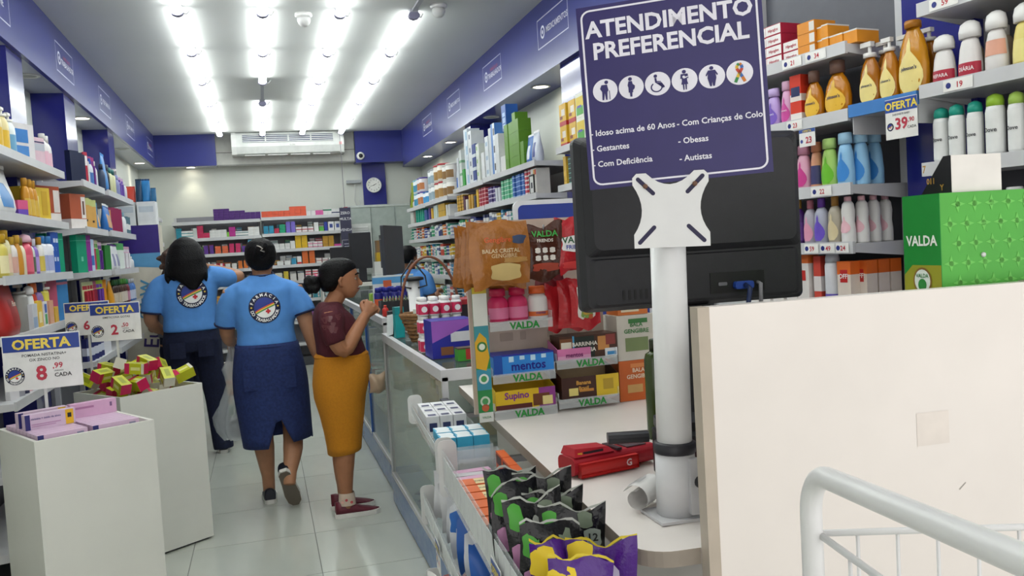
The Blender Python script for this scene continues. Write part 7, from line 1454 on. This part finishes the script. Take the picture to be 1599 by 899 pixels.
def assistant_skirt():
    p = person('person', 'person in light blue emblem shirt and denim skirt walking away, seen from behind', (-.01, 5.5, 0), .02)
    S = 1.0
    b = MB()
    head(b, (.0, .0, 1.39), .215, face=True, yaw=-.15); limb(b, [(0, -.01, 1.30), (0, -.012, 1.36), (0, .0, 1.43)], [.064, .058, .056])
    rings(b, [(.90, 0, 0, .17, .12), (1.05, 0, 0, .16, .115), (1.2, 0, 0, .175, .115), (1.32, 0, -.01, .16, .085), (1.36, 0, -.01, .07, .055)])
    # legs: left planted, right pushing off behind
    limb(b, [(-.085, .02, .90), (-.08, .05, .62), (-.065, .06, .47), (-.06, .03, .33), (-.05, .035, .16), (-.05, .04, .06)], [.10, .085, .062, .062, .040, .036])
    limb(b, [(.095, .0, .90), (.11, .02, .62), (.115, .0, .47), (.105, -.11, .34), (.075, -.20, .22), (.065, -.235, .15)], [.10, .085, .060, .060, .040, .036])
    limb(b, [(.18, -.01, 1.31), (.225, -.03, 1.16), (.25, -.05, 1.05), (.285, -.05, .92), (.315, -.04, .82)], [.055, .052, .046, .040, .027])
    hand(b, (.315, -.04, .825), (.10, .12, -1), (-1, .3, -.05), .28, .05, -1)
    limb(b, [(-.18, -.01, 1.31), (-.215, .03, 1.16), (-.225, .07, 1.06), (-.215, .16, 1.0), (-.19, .22, .985)], [.055, .052, .046, .038, .027])
    hand(b, (-.19, .22, .985), (.15, .8, -.4), (.2, -.2, -1), .8, .02, 1)
    link('body', remesh(b, .006, 'skin', 2), p)
    sh = MB(); torso_shirt(sh, .955, 1.05, 1.22, 1.365, .175, .90, 1.0)
    limb(sh, [(.11, -.015, 1.318), (.172, -.018, 1.275), (.214, -.025, 1.205), (.238, -.032, 1.145)], [.056, .070, .072, .070], 'shirt')
    limb(sh, [(-.11, -.015, 1.318), (-.172, -.01, 1.275), (-.21, .02, 1.195), (-.225, .045, 1.105)], [.056, .070, .074, .072], 'shirt')
    sm = remesh(sh, .010, 'shirt', 6, 'shirt'); so = link('shirt', sm, p)
    bvh = BVHTree.FromPolygons([v.co for v in sm.vertices], [tuple(f.vertices) for f in sm.polygons])
    e = MB(); emblem(e, .0, 1.205, .092, 0); link('emblem', drape(e, bvh), so)
    MB().tube([(.066*math.cos(t), -.018+.06*math.sin(t), 1.402+.012*math.sin(t)) for t in [2*PI*k/28 for k in range(28)]], .008, 'navytrim', 6, closed=True).build('collar_trim', so)
    def cuff(c, d, r):
        d = Vector(d).normalized(); a = d.orthogonal().normalized(); bb = d.cross(a); MB().tube([Vector(c)+(a*math.cos(t)+bb*math.sin(t))*r for t in [2*PI*k/24 for k in range(24)]], .007, 'navytrim', 6, closed=True).build('cuff_trim', so)
    cuff((.237, -.032, 1.150), (.018, -.007, -.07), .067); cuff((-.225, .044, 1.11), (-.01, .025, -.085), .069)
    # denim skirt, slit at the back
    def skirt(zs, notch):
        n = 48; cols = []; rows = []
        for i in range(13):
            t = i/12; row_ = []
            for j in range(n):
                a = 2*PI*j/n; hem = .372+.006*math.cos(a)
                db = abs(((a-1.5*PI-.06+PI) % (2*PI))-PI); hem += notch*max(0, 1-db/.30)
                if a > 1.5*PI and a < 2*PI+.01: hem += .02
                z = .985+(hem-.985)*t; u = (.985-z)/.61
                rx = .178+.040*math.sin(min(1, u*2.2)*PI/2)-.015*max(0, u-.5)*2; ry = .15+.028*math.sin(min(1, u*2.5)*PI/2)+.03*max(0, u-.4)
                cx = .012*u+.02*max(0, u-.5); cy = -.005-.03*max(0, u-.5)
                fl = 1+.012*math.sin(5*a+2)*u
                row_.append((cx+rx*fl*math.copysign(abs(math.cos(a))**.9, math.cos(a)), cy+ry*fl*math.copysign(abs(math.sin(a))**.9, math.sin(a)), z))
            rows.append(row_)
        return rows
    mb = MB(); mb.loft(skirt(0, .185), 'denim', cap=False, smooth=True); k = mb.build('skirt', p); sd = k.modifiers.new('cloth', 'SOLIDIFY'); sd.thickness = .006
    for s in (-1, 1):
        f = MB(); f.loft([[(s*.10+dx, -.182+abs(dx)*.10, z) for dx in (-.05, -.025, 0, .025, .05)] for z in (.845, .80, .72)], 'denim', cap=False, closed=False); f.build('back_pocket', k)
    MB().tube([(.182*math.cos(t), -.005+.155*math.sin(t), .968) for t in [2*PI*q/36 for q in range(36)]], .009, 'denim', 6, closed=True).build('waistband', k)
    # hair pulled up with a clip
    h = MB(); rings(h, [(1.425, 0, -.065, .035, .03), (1.45, 0, -.05, .07, .065), (1.49, 0, -.035, .090, .095), (1.53, 0, -.02, .094, .108), (1.57, .0, -.012, .088, .104), (1.60, 0, -.012, .068, .082), (1.622, 0, -.015, .03, .04)], 'hair')
    limb(h, [(-.02, -.10, 1.50), (.0, -.125, 1.545), (.02, -.11, 1.59)], [.03, .036, .025], 'hair', 10)
    ho = link('hair', remesh(h, .008, 'hair', 3, 'hair'), p); MB().tube([(-.02, -.155, 1.575), (.0, -.163, 1.565), (.012, -.162, 1.555), (.0, -.164, 1.545), (.022, -.158, 1.535)], .004, '#b9b4ac:.3:.6', 6).build('hair_clip', ho)
    shoe(p, (-.05, .06, .001), .02, '#171a26', '#d6d4ce', L=.265)
    shoe(p, (.062, -.205, .13), 0, '#171a26', '#d6d4ce', sole2='#6d6459', rot=(-1.12, -.22, -.12), L=.27)
    # thin plastic bag in the left hand
    R = random.Random(6); rows = []
    for k in range(13):
        t = k/12; r = (.018, .03, .05, .07, .062, .056, .066, .082, .096, .104, .104, .094, .06)[k]; row_ = []
        for j in range(26):
            a = 2*PI*j/26; f = 1+.20*math.sin(4*a+3*t)+.13*math.sin(9*a-7*t)+R.uniform(-.07, .07); row_.append((.02*math.sin(5*t)+r*f*math.cos(a), r*.7*f*math.sin(a), -.60*t+R.uniform(-.006, .006)))
        rows.append(row_)
    q = MB().loft(rows, 'bagfilm', smooth=True).build('plastic_bag', None, (-.225, 5.735, .965)); tag(q, 'translucent white plastic carrier bag hanging from the assistant in denim skirt', 'plastic bag')
    for s in (-1, 1): MB().tube([(s*.015, 0, -.01), (s*.02, .0, .03), (0, 0, .045)], .006, 'bagfilm', 6).build('handle', q)
assistant_skirt()

def assistant_jeans():
    p = person('person', 'person with long black hair, light blue emblem shirt and dark jeans, seen from behind', (-.565, 7.12, 0), .03)
    b = MB(); head(b, (0, .0, 1.45), .22, yaw=.1); limb(b, [(0, -.01, 1.36), (0, -.01, 1.42), (0, .0, 1.49)], [.066, .06, .058])
    rings(b, [(.92, 0, 0, .17, .12), (1.1, 0, 0, .165, .12), (1.25, 0, 0, .18, .12), (1.38, 0, -.01, .16, .085), (1.42, 0, -.01, .07, .055)])
    limb(b, [(-.10, 0, .92), (-.11, .02, .5), (-.11, .0, .08)], [.10, .07, .045]); limb(b, [(.10, 0, .92), (.13, .02, .5), (.165, .0, .08)], [.10, .07, .045])
    limb(b, [(-.20, -.01, 1.36), (-.265, -.02, 1.2), (-.285, -.01, 1.08), (-.25, .13, 1.0), (-.22, .22, .985)], [.058, .055, .05, .042, .03]); hand(b, (-.22, .22, .985), (.4, .9, -.1), (.3, .0, -1), .45, .05, 1)
    limb(b, [(.22, -.01, 1.37), (.30, .05, 1.36), (.375, .11, 1.365), (.27, .20, 1.41), (.15, .25, 1.45)], [.058, .055, .05, .042, .030]); hand(b, (.15, .25, 1.452), (-1, .25, .35), (0, 1, .2), .5, .05, 1)
    link('body', remesh(b, .008, 'skin', 3), p)
    sh = MB(); torso_shirt(sh, .975, 1.08, 1.27, 1.425, .19, 1.04, 1.08)
    limb(sh, [(-.12, -.015, 1.375), (-.19, -.015, 1.325), (-.25, -.02, 1.225), (-.275, -.018, 1.13)], [.060, .086, .084, .080], 'shirt')
    limb(sh, [(.15, -.015, 1.39), (.225, .0, 1.375), (.285, .04, 1.36), (.325, .075, 1.36)], [.078, .082, .074, .068], 'shirt')
    sm = remesh(sh, .011, 'shirt', 6, 'shirt'); so = link('shirt', sm, p); bvh = BVHTree.FromPolygons([v.co for v in sm.vertices], [tuple(f.vertices) for f in sm.polygons])
    e = MB(); emblem(e, .03, 1.265, .112, 0); link('emblem', drape(e, bvh), so)
    d = Vector((-.017, .002, -.1)).normalized(); a = d.orthogonal().normalized(); bb = d.cross(a)
    MB().tube([Vector((-.275, -.018, 1.134))+(a*math.cos(t)+bb*math.sin(t))*.076 for t in [2*PI*k/24 for k in range(24)]], .008, 'navytrim', 6, closed=True).build('cuff_trim', so)
    j = MB(); rings(j, [(.82, 0, 0, .215, .15), (.90, 0, -.005, .218, .158), (.98, 0, 0, .202, .148), (1.005, 0, 0, .195, .14)], 'jeans')
    limb(j, [(-.105, -.005, .86), (-.11, .01, .62), (-.11, .02, .42), (-.11, .0, .03)], [.112, .10, .085, .078], 'jeans'); limb(j, [(.105, -.005, .86), (.125, .01, .62), (.145, .02, .42), (.17, .0, .03)], [.112, .10, .085, .078], 'jeans')
    jo = link('jeans', remesh(j, .010, 'jeans', 4, 'jeans'), p)
    for s in (-1, 1): MB().loft([[(s*.10+dx, -.174+abs(dx)*.2, z) for dx in (-.055, 0, .055)] for z in (.90, .86, .78)], 'jeans', cap=False, closed=False).build('back_pocket', jo)
    h = MB(); rings(h, [(1.29, .045, -.160, .025, .012), (1.33, .04, -.155, .06, .02), (1.375, .025, -.148, .105, .032), (1.41, .01, -.13, .142, .055), (1.46, .0, -.085, .150, .10), (1.52, 0, -.05, .147, .135), (1.58, 0, -.03, .132, .135), (1.635, 0, -.02, .108, .118), (1.675, 0, -.015, .07, .08), (1.697, 0, -.015, .02, .025)], 'hair')
    for k in range(7): limb(h, [(-.13+.043*k, -.07-.02*math.sin(k*.5), 1.46), (-.135+.045*k, -.115, 1.39), (-.13+.045*k, -.14+.02*abs(k-3)/3, 1.345+.012*(k % 2))], [.03, .022, .007], 'hair', 8)
    link('hair', remesh(h, .009, 'hair', 3, 'hair'), p)
    shoe(p, (-.11, .05, .001), .05, '#22242c', '#d6d4ce'); shoe(p, (.175, .05, .001), -.1, '#22242c', '#d6d4ce')
assistant_jeans()

def customer():
    # faces the counter: local forward points to +x of the shop
    p = person('person', 'person in burgundy top and mustard skirt at the counter with hands clasped near chin', (.378, 5.06, 0), -PI/2)
    b = MB(); head(b, (0, .042, 1.245), .215, tilt=-.06); limb(b, [(0, -.03, 1.17), (0, .0, 1.23), (0, .045, 1.30)], [.058, .05, .05])
    rings(b, [(.86, 0, 0, .15, .11), (1.0, 0, 0, .145, .105), (1.12, 0, -.01, .155, .105), (1.19, 0, -.03, .14, .075), (1.215, 0, -.03, .06, .05)])
    for s, fy in ((-1, .0), (1, .0)):
        limb(b, [(s*.08, 0, .86), (s*.085, .015, .60), (s*.085, .01, .44), (s*.085, -.012, .30), (s*.085, -.015, .14), (s*.085, -.01, .05)], [.095, .075, .055, .056, .038, .036])
    # near arm = right side towards the camera
    limb(b, [(.17, -.04, 1.17), (.205, -.035, 1.06), (.20, .02, .965), (.15, .10, 1.06), (.07, .165, 1.145)], [.05, .048, .044, .038, .025]); hand(b, (.07, .165, 1.14), (-.45, .55, .75), (-.9, -.2, -.3), .55, .02, 1, .95)
    limb(b, [(-.17, -.04, 1.17), (-.20, -.02, 1.06), (-.185, .05, .98), (-.12, .14, 1.06), (-.045, .185, 1.135)], [.05, .048, .044, .038, .025]); hand(b, (-.045, .185, 1.13), (.45, .55, .65), (.9, -.2, -.3), .55, .02, -1, .95)
    bo = link('body', remesh(b, .0048, 'skin2', 2), p)
    for s in (-1, 1):
        g = MB(); g.lathe([(.001, -.0125), (.009, -.009), (.0125, 0), (.009, .009), (.001, .0125)], '#a8988a', 10); g.xf(T(s*.036, .1195, 1.352)); g.build('eye', bo); MB().lathe([(.001, .0), (.0065, -.001)], '#1c120e', 10, cap=False).xf(T(s*.036, .1325, 1.352) @ RX(-PI/2)).build('iris', bo)
        MB().tube([(s*.016, .148, 1.377), (s*.034, .143, 1.383), (s*.056, .125, 1.374)], .0042, 'hair', 6).build('eyebrow', bo)
    MB().tube([(-.022, .134, 1.2925), (-.01, .1445, 1.2925), (0, .147, 1.2925), (.01, .1445, 1.2925), (.022, .134, 1.2925)], .0045, '#6e382f', 6).build('lips', bo)
    sh = MB(); rings(sh, [(.905, 0, .02, .165, .135), (.94, 0, .02, .17, .14), (1.0, 0, .01, .165, .132), (1.08, 0, .0, .175, .13), (1.14, 0, -.015, .175, .115), (1.185, 0, -.03, .165, .085), (1.21, 0, -.03, .12, .07), (1.228, 0, -.028, .064, .058)], 'burgundy', sq=.85)
    for s in (-1, 1): limb(sh, [(s*.12, -.03, 1.165), (s*.175, -.035, 1.13), (s*.203, -.035, 1.065), (s*.208, -.02, 1.01)], [.066, .07, .064, .060], 'burgundy')
    so = link('knit_top', remesh(sh, .009, 'burgundy', 5, 'knit_top'), p)
    # sheer lace patch on the near sleeve
    sm = so.data; bv = BVHTree.FromPolygons([v.co for v in sm.vertices], [tuple(f.vertices) for f in sm.polygons]); q = random.Random(2); mb = MB()
    for k in range(9):
        cy, cz, r = -.05+q.uniform(-.03, .05), 1.10+q.uniform(-.045, .06), q.uniform(.012, .022); pts = []
        for j in range(10):
            a = 2*PI*j/10; y_, z_ = cy+r*(1+.25*math.sin(3*a))*math.cos(a), cz+r*(1+.25*math.sin(3*a))*math.sin(a); hpt = bv.ray_cast(Vector((.6, y_, z_)), Vector((-1, 0, 0)))[0]
            pts.append((hpt.x+.002 if hpt else .2, y_, z_))
        mb.poly(pts, '#58262b')
    o = mb.build('lace_pattern', so); o['kind'] = 'stuff'
    # pencil skirt
    n = 40; rows = []
    for z, cy, rx, ry in ((.935, .02, .158, .138), (.90, .022, .168, .150), (.84, .018, .178, .158), (.76, .005, .182, .155), (.68, -.005, .178, .142), (.58, .0, .165, .122), (.48, .0, .152, .105), (.40, .0, .145, .095), (.365, .0, .142, .092)):
        rows.append([(rx*math.copysign(abs(math.cos(a))**.9, math.cos(a)), cy+ry*math.copysign(abs(math.sin(a))**.9, math.sin(a)), z+(.012*math.sin(a) if z < .38 else 0)) for a in [2*PI*j/n for j in range(n)]])
    mb = MB(); mb.loft(rows, 'mustard', cap=False, smooth=True); k = mb.build('pencil_skirt', p); sd = k.modifiers.new('cloth', 'SOLIDIFY'); sd.thickness = .005
    MB().tube([(.163*math.cos(t), .02+.144*math.sin(t), .917) for t in [2*PI*q_/36 for q_ in range(36)]], .012, 'mustard', 8, closed=True).build('waistband', k)
    h = MB(); rings(h, [(1.285, 0, -.025, .04, .035), (1.315, 0, -.015, .074, .058), (1.35, 0, .0, .086, .078), (1.385, 0, .022, .089, .098), (1.415, 0, .032, .088, .108), (1.442, 0, .036, .078, .096), (1.462, 0, .038, .055, .07), (1.475, 0, .036, .02, .03)], 'hair')
    ho = link('hair', remesh(h, .0075, 'hair', 2, 'hair'), p)
    h = MB(); q = random.Random(4)
    for k_ in range(9): limb(h, [(q.uniform(-.015, .015), -.085, 1.345+q.uniform(-.015, .015)), (q.uniform(-.035, .035), -.118+q.uniform(-.018, .018), 1.335+q.uniform(-.035, .03)), (q.uniform(-.03, .03), -.145, 1.33+q.uniform(-.04, .03))], [.022, .03, .018], 'hair', 8)
    link('hair_bun', remesh(h, .007, 'hair', 2, 'hair_bun'), ho); MB().tube([(.03*math.cos(t), -.093, 1.35+.03*math.sin(t)) for t in [2*PI*k_/16 for k_ in range(16)]], .009, '#c8327a', 6, closed=True).build('hair_tie', ho)
    shoe(p, (.085, .03, .001), .05, '#5c1426', '#d9d6d0', knit=True, L=.25); shoe(p, (-.085, .02, .001), -.02, '#5c1426', '#d9d6d0', knit=True, L=.25)
    MB().lathe([(.045, .07), (.043, .10), (.040, .14)], '#c9b4a2', 16, 1, 1.1, c=(.085, -.012, 0), cap=False).build('ankle_sock', p)
    mb = MB(); q = random.Random(8)
    for k_ in range(6): mb.lathe([(.001, 0), (.008, .001)], ('#d8a89a', '#c03a44')[k_ % 3 == 0], 8, cap=False); mb.xf(T(.085+.0425*math.cos(.6*q.uniform(-1, 1)), -.012+.04*q.uniform(-.8, .6), .085+.04*q.random()) @ RY(PI/2), len(mb.v)-16)
    o = mb.build('sock_flowers', p); o['kind'] = 'stuff'
    bag_sheet(.10, .11, '#b39a82', 'beige_purse', 'small beige purse hanging in front of the customer in the mustard skirt', None, (.585, 5.0, .80), .3, bulge=.03, seed=9)
customer()

def others():
    p = person('person', 'person in light blue shirt behind the far counter, head turned away', (1.43, 8.75, 0), -.9)
    b = MB(); head(b, (0, .0, 1.32), .21); limb(b, [(0, -.01, 1.22), (0, -.01, 1.28), (0, 0, 1.35)], [.06, .052, .052]); rings(b, [(.8, 0, 0, .15, .11), (1.1, 0, 0, .155, .11), (1.22, 0, -.01, .15, .08), (1.27, 0, -.01, .06, .05)])
    for s in (-1, 1): limb(b, [(s*.085, 0, .8), (s*.09, .01, .45), (s*.09, 0, .05)], [.09, .06, .04]); limb(b, [(s*.19, 0, 1.21), (s*.235, .0, 1.08), (s*.24, .05, .98), (s*.18, .18, 1.0), (s*.13, .24, 1.05)], [.05, .047, .042, .036, .026]); hand(b, (s*.13, .24, 1.05), (-s*.3, 1, .2), (0, 0, -1), .4, .05, s)
    link('body', remesh(b, .0085, 'skin2', 3), p)
    sh = MB(); torso_shirt(sh, .82, .95, 1.12, 1.265, .185, .95, 1.0)
    for s in (-1, 1): limb(sh, [(s*.13, -.01, 1.24), (s*.2, -.005, 1.2), (s*.232, .0, 1.12), (s*.238, .02, 1.05)], [.07, .075, .072, .068], 'shirt')
    so = link('shirt', remesh(sh, .011, 'shirt', 5, 'shirt'), p); MB().tube([(.062*math.cos(t), -.018+.058*math.sin(t), 1.302+.01*math.sin(t)) for t in [2*PI*k/24 for k in range(24)]], .008, 'navytrim', 6, closed=True).build('collar_trim', so)
    j = MB(); rings(j, [(.70, 0, 0, .18, .13), (.84, 0, 0, .175, .13)], 'jeans'); 
    for s in (-1, 1): limb(j, [(s*.085, 0, .75), (s*.09, .01, .45), (s*.09, 0, .04)], [.10, .08, .07], 'jeans')
    link('jeans', remesh(j, .012, 'jeans', 3, 'jeans'), p)
    h = MB(); rings(h, [(1.36, 0, -.06, .05, .04), (1.40, 0, -.04, .085, .085), (1.45, 0, -.02, .09, .105), (1.50, 0, -.015, .08, .095), (1.54, 0, -.015, .03, .04)], 'hair'); limb(h, [(0, -.09, 1.42), (0, -.15, 1.44), (.0, -.16, 1.38)], [.035, .04, .03], 'hair', 10)
    link('hair', remesh(h, .009, 'hair', 3, 'hair'), p)
    for s in (-1, 1): shoe(p, (s*.09, .03, .001), 0, '#22242c', '#d6d4ce')
    p = person('person', 'person with tousled brown hair hidden behind the assistant in jeans', (-.70, 7.62, 0), .5)
    b = MB(); head(b, (0, 0, 1.42), .21); limb(b, [(0, -.01, 1.32), (0, -.01, 1.38), (0, 0, 1.45)], [.058, .05, .05]); rings(b, [(.85, 0, 0, .14, .1), (1.15, 0, 0, .145, .1), (1.32, 0, -.01, .14, .075), (1.36, 0, -.01, .06, .05)])
    for s in (-1, 1): limb(b, [(s*.08, 0, .85), (s*.08, .01, .45), (s*.08, 0, .05)], [.085, .06, .04]); limb(b, [(s*.17, 0, 1.31), (s*.2, .0, 1.14), (s*.19, .06, .98), (s*.14, .18, 1.05)], [.046, .043, .038, .026]); hand(b, (s*.14, .18, 1.05), (-s*.3, 1, .3), (0, 0, -1), .4, .05, s)
    link('body', remesh(b, .009, 'skin', 3), p)
    sh = MB(); torso_shirt(sh, .9, 1.03, 1.2, 1.365, .17, .85, .9)
    for s in (-1, 1): limb(sh, [(s*.12, -.01, 1.34), (s*.175, -.005, 1.3), (s*.2, .0, 1.2)], [.06, .065, .06], '#8a8a90')
    so = link('grey_top', remesh(sh, .012, '#8f8f96:.8', 4, 'grey_top'), p)
    j = MB(); rings(j, [(.76, 0, 0, .165, .12), (.93, 0, 0, .16, .115)], 'jeans'); 
    for s in (-1, 1): limb(j, [(s*.08, 0, .8), (s*.08, .01, .45), (s*.08, 0, .04)], [.092, .072, .062], 'jeans')
    link('trousers', remesh(j, .012, 'jeans', 3, 'trousers'), p)
    h = MB(); q = random.Random(3); rings(h, [(1.38, 0, -.08, .06, .04), (1.44, 0, -.05, .10, .09), (1.52, 0, -.02, .105, .115), (1.59, 0, -.015, .09, .1), (1.635, 0, -.015, .03, .04)], 'hairbrown')
    for k in range(14):
        a = q.uniform(0, 6.28); z = q.uniform(1.42, 1.58); limb(h, [(.07*math.cos(a), -.03+.07*math.sin(a), z), (.115*math.cos(a), -.03+.12*math.sin(a), z+q.uniform(-.02, .02)), (.14*math.cos(a+.2), -.03+.14*math.sin(a+.2), z+q.uniform(-.05, .0))], [.03, .026, .01], 'hairbrown', 8)
    link('hair', remesh(h, .009, 'hairbrown', 2, 'hair'), p)
    for s in (-1, 1): shoe(p, (s*.08, .03, .001), 0, '#3a3a40', '#d6d4ce')
others()
bpy.data.scenes.remove(TMP)
